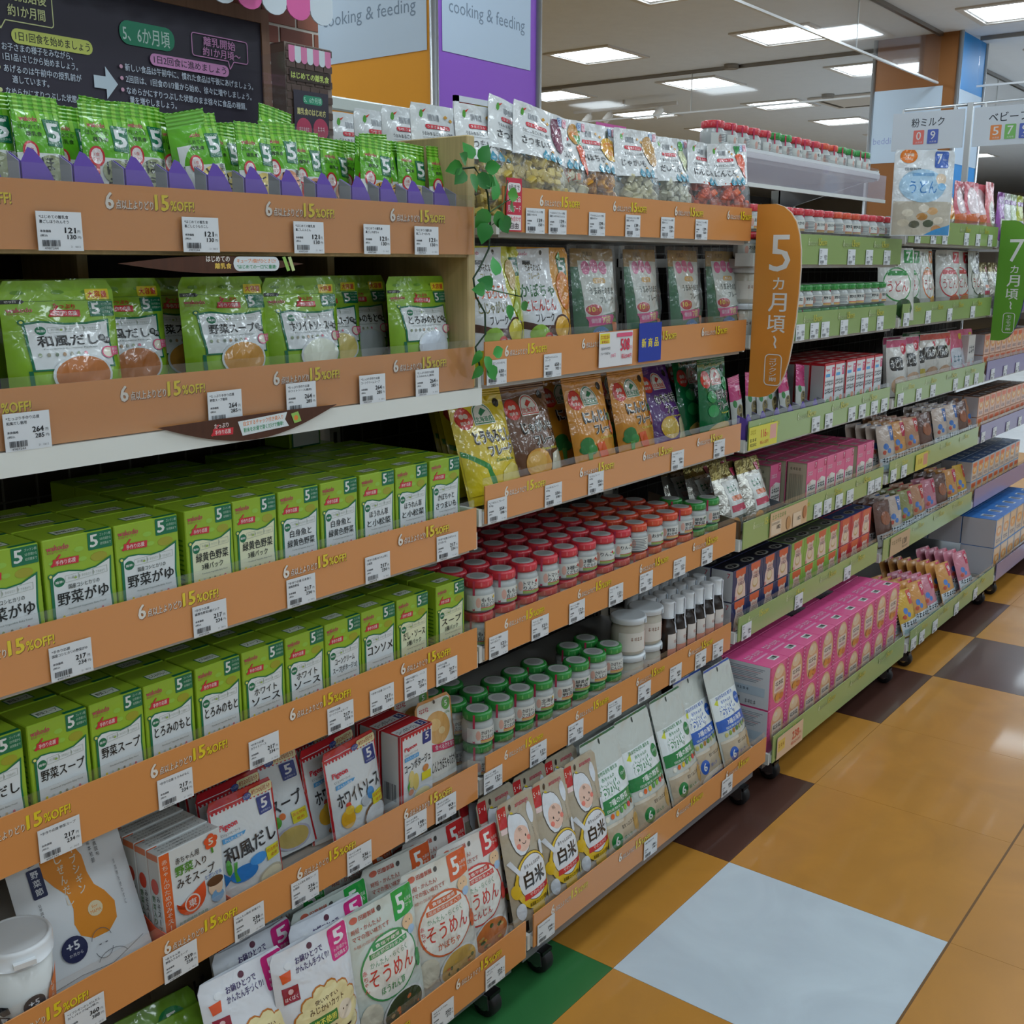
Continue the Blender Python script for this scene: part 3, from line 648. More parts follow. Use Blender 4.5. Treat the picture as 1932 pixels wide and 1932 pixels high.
# ================================================================== products, first bay
WK, DG = '#90b22c', '#0d6b47'
def five(a, x0, y0, x1, y1, d='5', bg=DG, sub=('ゴックン期', '5か月頃から', '幼児期まで'), fg='#eef2f0'):
    w_, h = x1 - x0, y1 - y0
    a.rr(x0, y0, x1, y1, min(w_, h) * .06, bg).t(d, x0 + w_ * .08, y0 + h * .14, x0 + w_ * (.42 if sub else .9), y0 + h * .88, fg, .025)
    if sub:
        for k, s in enumerate(sub): a.t(s, x0 + w_ * .5, y0 + h * (.72 - .26 * k), x0 + w_ * .95, y0 + h * (.88 - .26 * k), '#b9d2bf')
def steps(a, x0, y, x1):
    s = (x1 - x0); a.pl([(x0, y), (x0, y + .75), (x1, y + .95), (x1, y + .2), (x0, y)], .04, '#9aa59a')
    for k, t in enumerate(('お湯を', 'まぜるだけ', 'できあがり')): a.t(t, x0 + s * (.06 + .33 * k), y + .3, x0 + s * (.28 + .33 * k), y + .62, '#9aa59a')
    a.e(x0 + s * .24, y + .35, .18, .12, '#8fae4a', 8).p([(x0 + s * .31, y + .1), (x0 + s * .35, y + .45), (x0 + s * .31, y + .85)], '#9aa59a').p([(x0 + s * .65, y + .15), (x0 + s * .69, y + .5), (x0 + s * .65, y + .9)], '#9aa59a')
def banner(a, x, y, w_, h, txt, rot=-3, roof=True):
    a.p([(x - .25, y + h * .2), (x + w_ * .28, y + h * 1.75), (x + w_ * .36, y + h * 1.7), (x, y)], '#c22c38')
    a.p([(x, y + .1), (x + w_, y - .05), (x + w_ + .1, y + h), (x + .1, y + h + .1)], '#c22c38').t(txt, x + w_ * .12, y + h * .18, x + w_ * .9, y + h * .88, '#f2e4e2', .02)
_ct = {}
def green_carton(w_, lines, bg, seed=1):
    key = (w_, lines, bg)
    if key in _ct: return _ct[key]
    h, d = 13.9, 5.9; s = w_ / 7.2
    body = carton(w_, h, d, WK)
    a = Art('g')
    for k, (x, y, rx, c) in enumerate(((3.6, 12.2, .5, '#90bd45'), (3.9, 11, .45, '#90bd45'), (5.6, 10.9, .9, '#9a9a2c'), (.8, 11.2, .3, '#8fbf4a'))): a.e(x * s, y, rx * s, rx * .6, c, 12)
    five(a, 4.55 * s, 11.75, 7.1 * s, 13.75)
    a.t('wakodo', .35 * s, 12.55, 2.6 * s, 13.2, '#bd3f5c', .02).t('和光堂ベビーフード', .4 * s, 12.25, 2.4 * s, 12.5, '#a8444f')
    banner(a, .85 * s, 10.75, 2.6 * s, .75, '手作り応援')
    top = [(.45, 9.75), (1.3, 10.15), (2.4, 10.1), (3.8, 9.75), (5.2, 9.9), (6.85, 10.75)]
    a.p([(.45 * s, 0)] + [(x * s, y) for x, y in top] + [(6.65 * s, 7.2), (6.95 * s, 0)], DG)
    a.p([(.75 * s, .2)] + [(.75 * s, 9.6)] + [(x * s + .02, y - .16) for x, y in top[1:-1]] + [(6.65 * s, 10.4), (6.45 * s, 7.2), (6.75 * s, .2)], bg)
    a.e(.55 * s, 9.75, .32, .3, DG, 12).e(.55 * s, 9.75, .18, .17, '#e6de7a', 10)
    a.e(1.35 * s, 8.95, .55 * s, .55, DG, 16).t('簡単!', .95 * s, 8.78, 1.75 * s, 9.1, '#eef2f0', .02)
    steps(a, 1.95 * s, 8.75, 6.3 * s)
    if len(lines) == 1: a.t(lines[0], 1.05 * s, 6.9, 6.35 * s, 8.3, '#1b1e1d', .018)
    elif len(lines) == 2:
        if lines[0].startswith('国産'): a.t(lines[0], 2.2 * s, 7.95, 5.4 * s, 8.5, '#23302a', .01).t(lines[1], 1.0 * s, 6.2, 6.3 * s, 7.75, '#1b1e1d', .018)
        elif '3種' in lines[1]: a.t(lines[0], 1.2 * s, 7.2, 6.2 * s, 8.4, '#1b1e1d', .015).t(lines[1], 2.0 * s, 6.15, 5.3 * s, 6.95, '#1b1e1d', .01)
        else: a.t(lines[0], 1.7 * s, 7.45, 5.6 * s, 8.45, '#1b1e1d', .012).t(lines[1], 1.2 * s, 6.1, 6.1 * s, 7.15, '#1b1e1d', .012)
    a.t('Powdered Vegetable Baby Food', 2.0 * s, 5.55, 5.9 * s, 5.8, '#5d6b64')
    for k in range(6): a.e((1.5 + .8 * k) * s, 4.9, .16, .2, ('#d9c23a', '#b9c2ba', '#9aa87a', '#8a8a7a', '#c9b99a', '#c9767f')[k], 8)
    fp = a.mesh('front_print', lambda u, v, l: ((u - w_ / 2) * .01, -l, v * .01))
    t = Art('g').r(w_ * .28, 1.3, w_ * .72, 3.1, DG).r(w_ * .3, 1.4, w_ * .7, 3.0, '#c9d3c4').t(lines[-1], w_ * .33, 1.8, w_ * .67, 2.6, '#1f2a24', .02).r(w_ * .62, .02, w_ * .98, .6, DG)
    tp = t.mesh('top_print', lambda u, v, l: ((u - w_ / 2) * .01, v * .01, h * .01 + l))
    sp = Art('g')
    for k in range(14): sp.r(.6, 2 + .62 * k, 5.2 - (k % 3) * .7, 2.2 + .62 * k, '#4d7d1e')
    sp = sp.mesh('side_print', lambda u, v, l: (-w_ * .005 - l, u * .01, v * .01))
    _ct[key] = ('food_carton', 'carton', body, [('front_print', fp), ('top_print', tp), ('side_print', sp)])
    return _ct[key]
WH, CR = '#e3e9ea', '#dfe2bd'
r3 = [(-.822, 8.5, ('国産コシヒカリの', '野菜がゆ'), WH, 3, 'vegetable porridge'), (-.734, 8.5, ('国産コシヒカリの', '野菜がゆ'), WH, 3, 'vegetable porridge'), (-.646, 8.5, ('国産コシヒカリの', '野菜がゆ'), WH, 3, 'vegetable porridge'),
      (-.551, 7.0, ('緑黄色野菜', '3種パック'), CR, 5, 'three-vegetable'), (-.479, 7.0, ('緑黄色野菜', '3種パック'), CR, 5, 'three-vegetable'), (-.405, 7.0, ('白身魚と', '緑黄色野菜'), WH, 5, 'white fish'), (-.332, 7.0, ('白身魚と', '緑黄色野菜'), WH, 4, 'white fish'),
      (-.257, 7.0, ('ほうれん草', 'と小松菜'), WH, 4, 'spinach'), (-.184, 7.0, ('ほうれん草', 'と小松菜'), WH, 4, 'spinach'), (-.109, 7.0, ('かぼちゃと', 'さつまいも'), WH, 4, 'pumpkin')]
r4 = [(-.852, 7.6, ('和風だし',), WH, 4, 'stock'), (-.771, 7.2, ('野菜スープ',), WH, 4, 'vegetable soup'), (-.696, 7.0, ('野菜スープ',), WH, 4, 'vegetable soup'), (-.624, 7.0, ('とろみのもと',), WH, 4, 'thickener'), (-.551, 7.0, ('とろみのもと',), WH, 4, 'thickener'),
      (-.477, 7.0, ('ホワイト', 'ソース'), WH, 4, 'white sauce'), (-.405, 7.0, ('ホワイト', 'ソース'), WH, 4, 'white sauce'), (-.333, 7.0, ('コーンクリーム', 'スープ[ポタージュ]'), WH, 4, 'corn soup'), (-.261, 7.0, ('コンソメ',), WH, 4, 'consomme'),
      (-.187, 7.0, ('だし・ソース', '3種パック'), CR, 3, 'stock and sauce'), (-.098, 6.8, ('スープ', '3種パック'), CR, 3, 'soup trio')]
for (row, zb, nm) in ((r3, .7935, 'upper'), (r4, .5905, 'lower')):
    for i, (x, w_, ln, bg, dep, what) in enumerate(row):
        sp = green_carton(w_, ln, bg)
        for k in range(dep):
            jx = random.uniform(-.0006, .0006)
            inst(sp, (x + w_ * .005 + jx, .012 + .061 * k, zb), (0, 0, random.uniform(-.008, .008)), 'green %s carton, %s column, %s row back, %s green carton shelf' % (what, ORD[i], ORD[k], nm), 'green cartons in rows', parts=True)
sp = green_carton(7.0, ('かぼちゃと', 'さつまいも'), WH)
for k, (x, y) in enumerate(((-.255, .322), (-.18, .322), (-.105, .322))):
    inst(sp, (x, y, .7935), (0, 0, PI), 'green carton turned backwards at the rear, %s of three, upper shelf' % ORD[k], 'cartons turned backwards')
inst(sp, (-.135, .262, .9335), (0, 0, .05), 'green pumpkin carton lying stacked on top at the back of the upper shelf', 'green cartons in rows')

# ------------------------------------------------------------------ stand-up soup pouches on the wooden case
_gp = {}
def green_pouch(title, bowl, seed):
    w_, h = 13.2, 15.6; key = title
    if key in _gp: return _gp[key]
    body, sf = pouch(w_, h, 4.6, '#86b32c', 'stand', 'f', [(h - 1.4, h, '#7fae2a')], .7, .16, seed)
    a = Art('f')
    a.ln(0.3, 12.95, 12.9, 12.95, .06, '#3f6a1c').p([(.1, 13.25), (2.3, 13.25), (2.7, 12.95), (2.3, 12.65), (.1, 12.65)], '#232824').t('切り口', .5, 12.78, 1.7, 13.1, '#d8dcd8')
    for x in (2, 6.5, 10): a.e(x, 14.2, .8, .3, '#5f8f22', 10)
    a.rr(9.7, 13.0, 12.6, 14.6, .1, '#e6d62a').t('大容量', 9.95, 13.25, 12.4, 14.35, '#c23a22', .03)
    five(a, 9.8, 10.5, 12.95, 12.75)
    a.t('wakodo', .5, 11.4, 3.3, 12.1, '#bd3f5c', .02).t('和光堂ベビーフード', .55, 11.05, 3.0, 11.3, '#a8444f')
    banner(a, 5.1, 10.6, 3.4, .95, '手作り応援'); a.t('たっぷり', 5.6, 11.8, 8.2, 12.5, '#c22c38', .03, -6)
    P = [(2.0, 2.9), (1.75, 9.9), (3.8, 10.15), (6.4, 9.7), (9, 9.7), (11.9, 10.1), (11.6, 6.5), (11.8, 2.9)]
    a.p(P, DG).p([(2.25, 3.15), (2.05, 9.6), (3.8, 9.85), (6.4, 9.4), (9, 9.4), (11.6, 9.75), (11.35, 6.5), (11.5, 3.15)], WH).e(1.75, 10.0, .38, .38, DG, 12).e(1.75, 10.0, .2, .2, '#d9dc7a', 10)
    a.r(1.6, .2, 2.0, 3, DG)
    a.e(3.5, 8.7, .62, .62, DG, 16).t('簡単!', 3.05, 8.5, 3.95, 8.85, '#eef2f0', .02); steps(a, 4.3, 8.35, 10.6)
    a.t(title, 2.9, 6.35, 9.9, 8.0, '#1b1e1d', .02).e(10.5, 7.3, .5, .5, '#23282a', 14).e(11.15, 6.9, .5, .5, '#23282a', 14).t('徳', 10.2, 7.05, 10.8, 7.6, '#e8ecec').t('用', 10.85, 6.65, 11.45, 7.2, '#e8ecec')
    a.t('Powdered Economy Package', 3.4, 5.9, 9.6, 6.15, '#5d6b64')
    for k in range(7): a.e(2.9 + .85 * k, 5.2, .2, .3, ('#8a9a7a', '#9a9a8a', '#7a8a7a', '#a98a6a', '#9a9a8a', '#9aa88a', '#d97a8a')[k], 8)
    a.e(10.9, 5.1, .95, .9, '#d9577f', 16).e(10.9, 5.1, .78, .72, '#ece6d2', 16).rr(11.3, 4.6, 12.6, 5.9, .1, '#d9577f').t('粉末', 11.5, 5.25, 12.5, 5.75, '#f4e6ea').t('タイプ', 11.5, 4.72, 12.5, 5.15, '#f4e6ea')
    a.e(7.4, 2.0, 3.6, 3.1, '#c9d0d2', 26).e(7.4, 2.0, 3.3, 2.8, bowl, 26)
    _gp[key] = ('soup_pouch', 'pouch', body, [('front_print', pprint(a.shift(3.9, .735), sf))])
    return _gp[key]
GPS = [('和風だし', '#b06a34', 1), ('野菜スープ', '#c08a3a', 2), ('ホワイトソース', '#d6dccb', 3), ('コーンクリームスープ', '#d9c878', 4), ('とろみのもと', '#c9d2dc', 5)]
GP = [green_pouch(*g) for g in GPS]
for i, (k, xc, y, rz, z) in enumerate([(0, -.805, .075, 0, 1.051), (0, -.672, .034, -.02, 1.051), (0, -.578, .075, .03, 1.052), (1, -.440, .05, 0, 1.053), (2, -.312, .05, .03, 1.051), (3, -.228, .098, -.05, 1.052), (4, -.150, .118, -.05, 1.052), (4, -.092, .04, .02, 1.051), (4, -.24, .2, 0, 1.051), (2, -.34, .12, .02, 1.051), (1, -.47, .12, 0, 1.051), (0, -.635, .125, 0, 1.051)]):
    inst(GP[k], (xc, y, z), (-.06, 0, rz), 'green %s pouch, %s along the wooden case shelf' % (('stock', 'vegetable soup', 'white sauce', 'corn soup', 'thickener')[k], ORD[i]) if i < 8 else 'green pouch in the back row of the wooden case, behind the %s one' % ORD[(7, 4, 3, 2)[i - 8]], 'green soup pouches')

# ------------------------------------------------------------------ stick packs in purple cartons
_sk = {}
def stick(title, body_c, ink, lump, seed, w_=5.8, h=14.8):
    if title in _sk: return _sk[title]
    body, sf = pouch(w_, h, 1.7, '#d7dcd6', 'pillow', 'f', [(8.9, h, '#5fae22')], 0, .1, seed, crimp=1.9, step=.8)
    a = Art('f')
    for k in range(5): a.r(.35 + 1.15 * k, h - 2.9, .9 + 1.15 * k, h - .1, '#86c440')
    a.t('wakodo', .6, 12.0, 2.6, 12.55, '#c24a62', .02).t('はじめての', .4, 11.2, 2.9, 11.7, '#2c4a20').t('離乳食', 1.1, 10.5, 2.8, 11.0, '#2c4a20', .02)
    five(a, 3.3, 9.6, 5.5, 12.4, sub=None); a.t('ゴックン期', 3.5, 12.0, 5.3, 12.3, '#b9d2bf').t('5か月頃から', 3.5, 9.8, 5.3, 10.1, '#b9d2bf')
    for k in range(3): a.e(3.4 + .25 * (k % 2), 7.3 - 2.6 * k, 1.75, 1.35, lump, 18)
    a.e(1.25, 8.9, .85, 1.1, '#c23036', 18).e(1.25, 8.9, .62, .85, '#e9dcd8', 16).t('1食', .95, 8.9, 1.55, 9.3, '#c23036').t('つかい', .8, 8.4, 1.7, 8.8, '#c23036').p([(1.05, 8.0), (1.4, 7.95), (1.1, 5.9), (.6, 6.0)], '#c23036')
    a.vt(title, 2.0, 3.8, 8.5, 8.5 - 1.75 * len(title), ink, .02).vt('裏ごし', 4.3, 5.3, 8.9, 5.4, ink, .01)
    a.vt('国産野菜使用', .75, 1.35, 5.4, 1.8, '#c2502e')
    sd = Art('p')
    bk = Art('f').r(.7, 1.2, 5.1, 11, '#dfe3e0')
    for k in range(16): bk.r(1, 1.6 + .58 * k, 4.8 - (k % 4) * .6, 1.8 + .58 * k, '#6d7d74')
    fn = sf[0]
    bm_ = bk.mesh('back_print', lambda u, v, l: (fn(u, v, 0)[0], -fn(u, v, 0)[1] * .8 + .0011 + l, v * .01), sf[1], sf[2])
    _sk[title] = ('stick_pack', 'stick pack', body, [('front_print', pprint(a, sf)), ('back_print', bm_)])
    return _sk[title]
SK = {'h': stick('ほうれん草', '', '#23291c', '#8f9670', 1), 't': stick('とうもろこし', '', '#2c2417', '#d9c06a', 2), 'n': stick('にんじん', '', '#3a2218', '#e0a07c', 3), 'k': stick('かぼちゃ', '', '#33220f', '#d19a3c', 4), 's': stick('さつまいも', '', '#2c2a22', '#c2b894', 5)}
SKN = dict(h='spinach', t='corn', n='carrot', k='pumpkin', s='sweet potato')
sticks = [('h', -18, .05, 1.262, -.04), ('h', 10, .085, 1.265, 0), ('h', 86, .04, 1.262, -.02), ('h', 140, .09, 1.262, .04), ('h', 62, .12, 1.262, .1), ('h', 208, .035, 1.25, .03), ('h', 195, .13, 1.28, .12), ('h', 280, .045, 1.268, .02), ('h', 238, .10, 1.275, -.1),
          ('h', 358, .1, 1.262, -.25), ('h', 345, .05, 1.248, .05), ('t', 378, .06, 1.255, .42), ('t', 412, .03, 1.256, -.22), ('t', 430, .1, 1.266, .03), ('t', 455, .13, 1.27, -.2), ('t', 492, .04, 1.249, .02), ('n', 510, .12, 1.295, .3), ('n', 541, .045, 1.268, -.04),
          ('n', 590, .06, 1.262, -.03), ('n', 560, .1, 1.27, .0), ('n', 640, .1, 1.258, .06), ('k', 668, .11, 1.258, .12), ('k', 690, .08, 1.252, .3), ('k', 712, .045, 1.249, .12), ('k', 748, .065, 1.266, 0), ('s', 782, .055, 1.262, .08), ('k', 725, .12, 1.28, -.1), ('s', 806, .1, 1.258, -.05), ('s', 842, .045, 1.255, .02)]
for i, (k, px, y, z, ry) in enumerate(sticks):
    x = Xp(px, y, z + .1); y = max(y, .034); z = max(z - .012, 1.2505)
    back = (i in (11,))
    inst(SK[k], (x, y, z), (-.1, ry * .55, (PI if back else 0) + random.uniform(-.12, .12)), 'green topped %s stick pack, %s along the stick pack shelf%s' % (SKN[k], ORD[i], ', showing its back' if back else ''), 'stick packs in purple cartons')
pm, gm = M('#654ba8', 'p'), M('#8a8e96', 'p')
def tray_mesh(w_):
    mb = MB(); W = w_ / 2
    mb.prism([(-W, 0), (W, 0), (W, .056), (-W + .036, .056), (-W + .031, .068), (-W + .023, .080), (-W + .014, .090), (-W + .008, .092), (-W, .078)], 0, .0008, pm)
    for x in (-W, W - .0012):
        mb.prismx([(.001, 0), (.022, 0), (.022, .088), (.001, .078)], x, x + .0006, pm if x < 0 else gm)
        mb.prismx([(.001, 0), (.022, 0), (.022, .088), (.001, .078)], x + .0006, x + .0012, gm if x < 0 else pm)
    mb.box(-W, W, .001, .2, 0, .0008, gm)
    return mb.mesh('tray')
xs = [-.785, -.729, -.672, -.611, -.556, -.503, -.449, -.393, -.335, -.273, -.220, -.165, -.110, -.060]
tm = {}
for i in range(len(xs) - 1):
    w_ = round((xs[i + 1] - xs[i]) - .0015, 4)
    if w_ not in tm: tm[w_] = tray_mesh(w_)
    tag(obj('dispenser_carton', tm[w_], None, ((xs[i] + xs[i + 1]) / 2 + .006, .0, 1.2485)), 'open purple dispenser carton, %s along the stick pack shelf' % ORD[i], 'carton', 'purple dispenser cartons')

# ------------------------------------------------------------------ brown leaf-shaped cardboard signs
def boat(x0, x1, z0, zc, up, y, label, draw):
    n = 14; L_ = (x1 - x0)
    topc = [(x0 + L_ * k / n, (z0 + up * sin(PI * k / n))) for k in range(n + 1)]
    botc = [(x0 + L_ * k / n, (z0 - zc * sin(PI * k / n))) for k in range(n, -1, -1)][1:-1]
    o = obj('leaf_sign', MB().prism(topc + botc, y, y + .002, M('#4a2a1a', 'wood')).mesh('sign')); tag(o, label, 'sign')
    a = Art('p'); draw(a)
    obj('print', a.mesh('print', lambda u, v, l: (x0 + u * .01, y - l, z0 + v * .01)), o)
def d1(a):
    a.t('はじめての', 11.4, .2, 14.8, .9, '#e6e2dc', .03).t('離乳食', 12.6, -.6, 15, .1, '#e6c25a', .03)
    a.rr(15.3, -.85, 22.3, .85, .8, '#dfe6ea').t('キューブ1個がひとさじ!!', 15.8, .1, 21.8, .6, '#d9803a', .02).t('"はじめての一口"に最適!', 15.8, -.6, 21.8, -.1, '#2f8f5a', .02)
    a.p([(22.8, .8), (23.3, .9), (24, -.8), (23.5, -.9)], '#8fb85a').p([(23.7, .8), (24.2, .9), (24.8, -.8), (24.3, -.9)], '#b9c98a')
boat(-.628, -.365, 1.226, .011, .009, -.0105, 'brown leaf-shaped cardboard sign above the green pouches', d1)
def d2(a):
    banner(a, 7.4, -1.9, 3.0, .8, '手作り応援'); a.t('たっぷり', 7.7, -1.0, 9.8, -.4, '#e8d8d4', .03)
    a.p([(11.2, -.5), (19, -.1), (18.6, -1.0), (19.2, -1.9), (11.8, -2.3)], '#dfe8ea').t('自立するチャック付き袋入り', 12, -1.05, 18.3, -.45, '#d9803a', .02, 2).t('粉末をお湯で溶くだけで簡単!', 12, -1.85, 18.3, -1.25, '#2f8f5a', .02, 2)
    a.p([(19.6, -.4), (20.8, -.2), (21.3, -1.5), (20.1, -1.7)], '#8fb85a').e(20.4, -1, .35, .35, '#d9803a', 10)
boat(-.597, -.321, 1.043, .03, .001, -.0155, 'brown leaf-shaped cardboard sign below the green pouch strip', d2)

# ------------------------------------------------------------------ chalkboard with brick panel, awning and small brick display
BY = .312
r = thing('chalkboard_display', 'brick-print header panel with chalkboard of weaning advice under a pink awning', 'display board', (-.5, BY, 1.27)); ox = (.5, -BY, -1.27)
obj('brick_panel', MB().box(-.95, -.030, BY, BY + .012, 1.30, 1.80, M('#d8d0c4', 'p')).mesh('panel'), r, ox)
bk_m = [M(c, 'p') for c in ('#8a4c3a', '#96563f', '#7e4434', '#9c5c46')]
bp = r.children[0]
bmesh_c = {}
for row in range(17):
    x = -.95 + (0 if row % 2 else -.035)
    while x < -.034:
        x0 = max(x, -.949); x1 = min(x + .066, -.031)
        if x1 - x0 > .008 and 1.303 + row * .0285 + .025 < 1.79 and (x1 > -.165 or row > 9):
            k = (round(x1 - x0, 3), random.randrange(4))
            if k not in bmesh_c: bmesh_c[k] = MB().box(0, k[0], -.0015, 0, 0, .0245, bk_m[k[1]]).mesh('brick', bevel=.0006)
            obj('brick', bmesh_c[k], bp, (x0, BY, 1.303 + row * .0285))
        x += .07
CH = '#332f3c'
fm = M('#8a6650', 'wood')
obj('board_frame', MB().box(-.93, -.138, BY - .008, BY - .001, 1.582, 1.602, fm).box(-.153, -.138, BY - .008, BY - .001, 1.33, 1.582, fm).box(-.93, -.153, BY - .008, BY - .001, 1.33, 1.345, fm).mesh('frame'), r, ox)
obj('chalkboard', MB().box(-.93, -.153, BY - .005, BY - .001, 1.345, 1.582, M(CH, 'p')).mesh('board'), r, ox)
a = Art('p')
# u = cm from X -0.60, v = cm above z 1.40
Y_, P_, W_ = '#d8dca0', '#cf8fc0', '#cdd8e6'
def bub(x0, y0, x1, y1, c, tl):
    a.pl(arc(x1 - .4, y0 + .4, .4, .4, -PI / 2, 0, 3) + arc(x1 - .4, y1 - .4, .4, .4, 0, PI / 2, 3) + arc(x0 + .4, y1 - .4, .4, .4, PI / 2, PI, 3) + arc(x0 + .4, y0 + .4, .4, .4, PI, 1.5 * PI, 3) + [(tl, y0), (tl + .3, y0 - 1.1), (tl + 1.0, y0), (x1 - .4, y0)], .14, c)
bub(2.5, 12.2, 10.7, 16.4, Y_, 3.2)
a.t('離乳開始後', 3.6, 14.6, 9.9, 16.0, Y_, .02).t('約1か月間', 4.6, 12.75, 9.6, 14.2, Y_, .02)
a.rr(4.8, 9.6, 16.0, 11.4, .85, '#c9d16a').t('1日1回食を始めましょう', 5.3, 9.95, 15.6, 11.1, '#33352c', .015)
for y, s, x1 in ((8.6, 'お子さまの様子をみながら、', 13.0), (7.4, '1日1品1さじから始めましょう。', 13.6), (6.0, 'あげるのは午前中の授乳前が', 14.0), (4.8, '適しています。', 9.3), (3.3, 'なめらかにすりつぶした状態のもの', 15.3)):
    a.t(s, 3.4 if s[0] != '適' else 4.4, y, x1, y + .95, W_, .012)
for y in (9.0, 6.5, 3.8): a.e(2.7, y, .28, .28, Y_, 10)
a.rr(20.2, 11.8, 29.0, 14.9, 1.4, '#2c8a68').t('5、6か月頃', 20.7, 12.2, 28.2, 14.3, '#d3ebe2', .012)
a.p([(15.8, 5.6), (17.6, 5.6), (17.6, 4.3), (19.4, 6.4), (17.6, 8.5), (17.6, 7.2), (15.8, 7.2)], '#cfe0ec')
bub(31.9, 11.9, 41.9, 15.0, P_, 38.2)
a.t('離乳開始', 33.9, 13.45, 39.6, 14.75, P_, .015).t('約1か月頃〜', 33.7, 12.1, 40.5, 13.35, P_, .015)
a.rr(24.7, 9.6, 38.2, 11.2, .75, P_).t('1日2回食に進めましょう', 25.3, 9.9, 37.7, 11.0, '#3c3040', .015)
for y, s, x0, x1 in ((8.3, '新しい食品は午前中に、慣れた食品は午後にあげましょう。', 20.6, 42.6), (6.8, '2回目は、1回食の1/3量から始め、徐々に増やしましょう。', 20.6, 42.2), (5.3, 'なめらかにすりつぶした状態のまま徐々に食品の種類、', 20.6, 41.2), (4.1, '量を増やしましょう。', 21.0, 28.6)): a.t(s, x0, y, x1, y + 1.0, W_, .012)
for y in (8.8, 7.3, 5.8): a.e(20.0, y, .27, .27, '#cf9fb6', 10)
obj('chalk_lettering', a.mesh('chalk', lambda u, v, l: (-.60 + u * .01, BY - .005 - l, 1.40 + v * .01)), r, ox)
# awning: striped scalloped valance
for k in range(20):
    x = -.985 + .0465 * k; c = '#d9619f' if k % 2 == 0 else '#d3dde4'
    pts = [(x, 1.64)] + [(x + .0232 - .0232 * cos(PI * q / 8), 1.602 - .018 * sin(PI * q / 8)) for q in range(9)] + [(x + .0464, 1.64)]
    obj('awning_scallop', MB().prism(pts, BY - .062, BY - .060, M(c, 'p')).add([(x, BY - .062, 1.64), (x + .0464, BY - .062, 1.64), (x + .0464, BY, 1.78), (x, BY, 1.78)], [(0, 1, 2, 3)], M(c, 'p')).mesh('awning'), r, ox)
obj('name_board', MB().box(-.40, -.205, BY - .075, BY - .063, 1.602, 1.70, M('#6e5a4a', 'wood')).mesh('name', bevel=.003), r, ox)
# small brick leaflet box
r = thing('leaflet_box', 'small clear-fronted leaflet box printed as a brick shop with pink awning', 'leaflet box', (-.155, .2, 1.36))
obj('case', MB().box(-.045, .045, 0, .03, 0, .178, M('#5b463e', 'p')).mesh('case'), r)
a = Art('p').r(-4.5, 0, 4.5, 17.8, '#8a7a70')
for k in range(16):
    for q in range(5):
        x = -4.4 + 1.8 * q + (0 if k % 2 else -.9); a.r(max(-4.45, x), .15 + 1.1 * k, min(4.45, x + 1.65), 1.1 + 1.1 * k, '#54413a') if x < 4.3 else 0
for k in range(7):
    x = -4.0 + 1.17 * k; a.p([(x, 17.4), (x, 15.6)] + [(x + .58 - .58 * cos(PI * q / 6), 15.6 - .5 * sin(PI * q / 6)) for q in range(1, 6)] + [(x + 1.17, 15.6), (x + 1.17, 17.4)], '#cf7aa2' if k % 2 == 0 else '#c6d0d4')
a.rr(-4.0, 12.6, 4.0, 14.3, .2, '#33241e').t('はじめての離乳食', -3.7, 12.9, 3.7, 13.9, '#b9c86a', .03)
a.r(-3.4, 2.5, 3.4, 11.4, CH).rr(-1.6, 9.6, 2.2, 10.8, .5, '#2c8a68').t('5、6か月頃', -1.4, 9.8, 2.0, 10.6, '#bfe0d2').t('離乳食のはじめ方', -2.8, 8.0, 2.8, 9.0, '#d5cf8a', .02).e(-1.6, 6.0, 1.5, 1.6, '#b23f5c').e(1.7, 6.2, 1.5, 1.6, '#b23f5c').t('#5', -2.6, 5.7, -.6, 6.3, '#e8c6d0').t('#3', 1.0, 5.9, 2.4, 6.6, '#e8c6d0').e(0, 3.4, 1.7, .8, '#b9bec2')
obj('front_print', a.mesh('print', lambda u, v, l: (u * .01, -l, v * .01)), r)
obj('side_print', MB().box(-.0456, -.0452, .001, .029, .002, .176, M('#6b564c', 'p')).mesh('side'), r)
obj('clear_cover', MB().box(-.062, -.0615, -.02, .03, 0, .16, M('#e6ecec', 'clear')).box(-.062, .046, -.021, -.02, 0, .06, M('#e6ecec', 'clear')).mesh('cover'), r)

# ------------------------------------------------------------------ mixed soup shelf (z of its surface .355)
Z5 = .3555
tub = MB().lathe([(.034, 0), (.036, .003), (.039, .098)], M('#cdd0ce', 'g'), 28)
lid = MB().lathe([(.041, .094), (.0415, .112), (.04, .116), (.037, .117), (.036, .1155)], M('#e3e7ea', 'l'), 28).box(-.012, .012, -.0465, -.04, .100, .106, M('#e3e7ea', 'l'))
R_ = .0375
a = Art('p').p([(1.6, .2), (4.2, .2), (4.6, 7.5), (2.6, 5.2)], '#e2762e').vt('しぜんだし', 2.9, 3.7, 6, 2, '#f4e6da', .02).e(.7, 4.4, 1.25, 1.25, '#1e2230', 18).t('+5', .0, 4.3, 1.2, 5.1, '#e8ecf0', .03).t('か月から', .0, 3.7, 1.4, 4.1, '#e8ecf0')
a.rr(-3.2, .6, -1.9, 3.7, .2, '#23242c').vt('野菜節', -3.0, -2.1, 3.6, .8, '#d8dce0', .02).p([(-3.4, 4.2), (-2.6, 3.8), (-1.8, 4.2), (-2.0, 5.0), (-2.2, 4.3), (-3.0, 4.3), (-3.3, 5.1)], '#23242c')
lb = a.mesh('label', lambda u, v, l: ((R_ + .0004 + v * .0003 + l) * sin(u / 3.75), -(R_ + .0004 + v * .0003 + l) * cos(u / 3.75), v * .01), [k * .4 for k in range(-9, 12)], [])
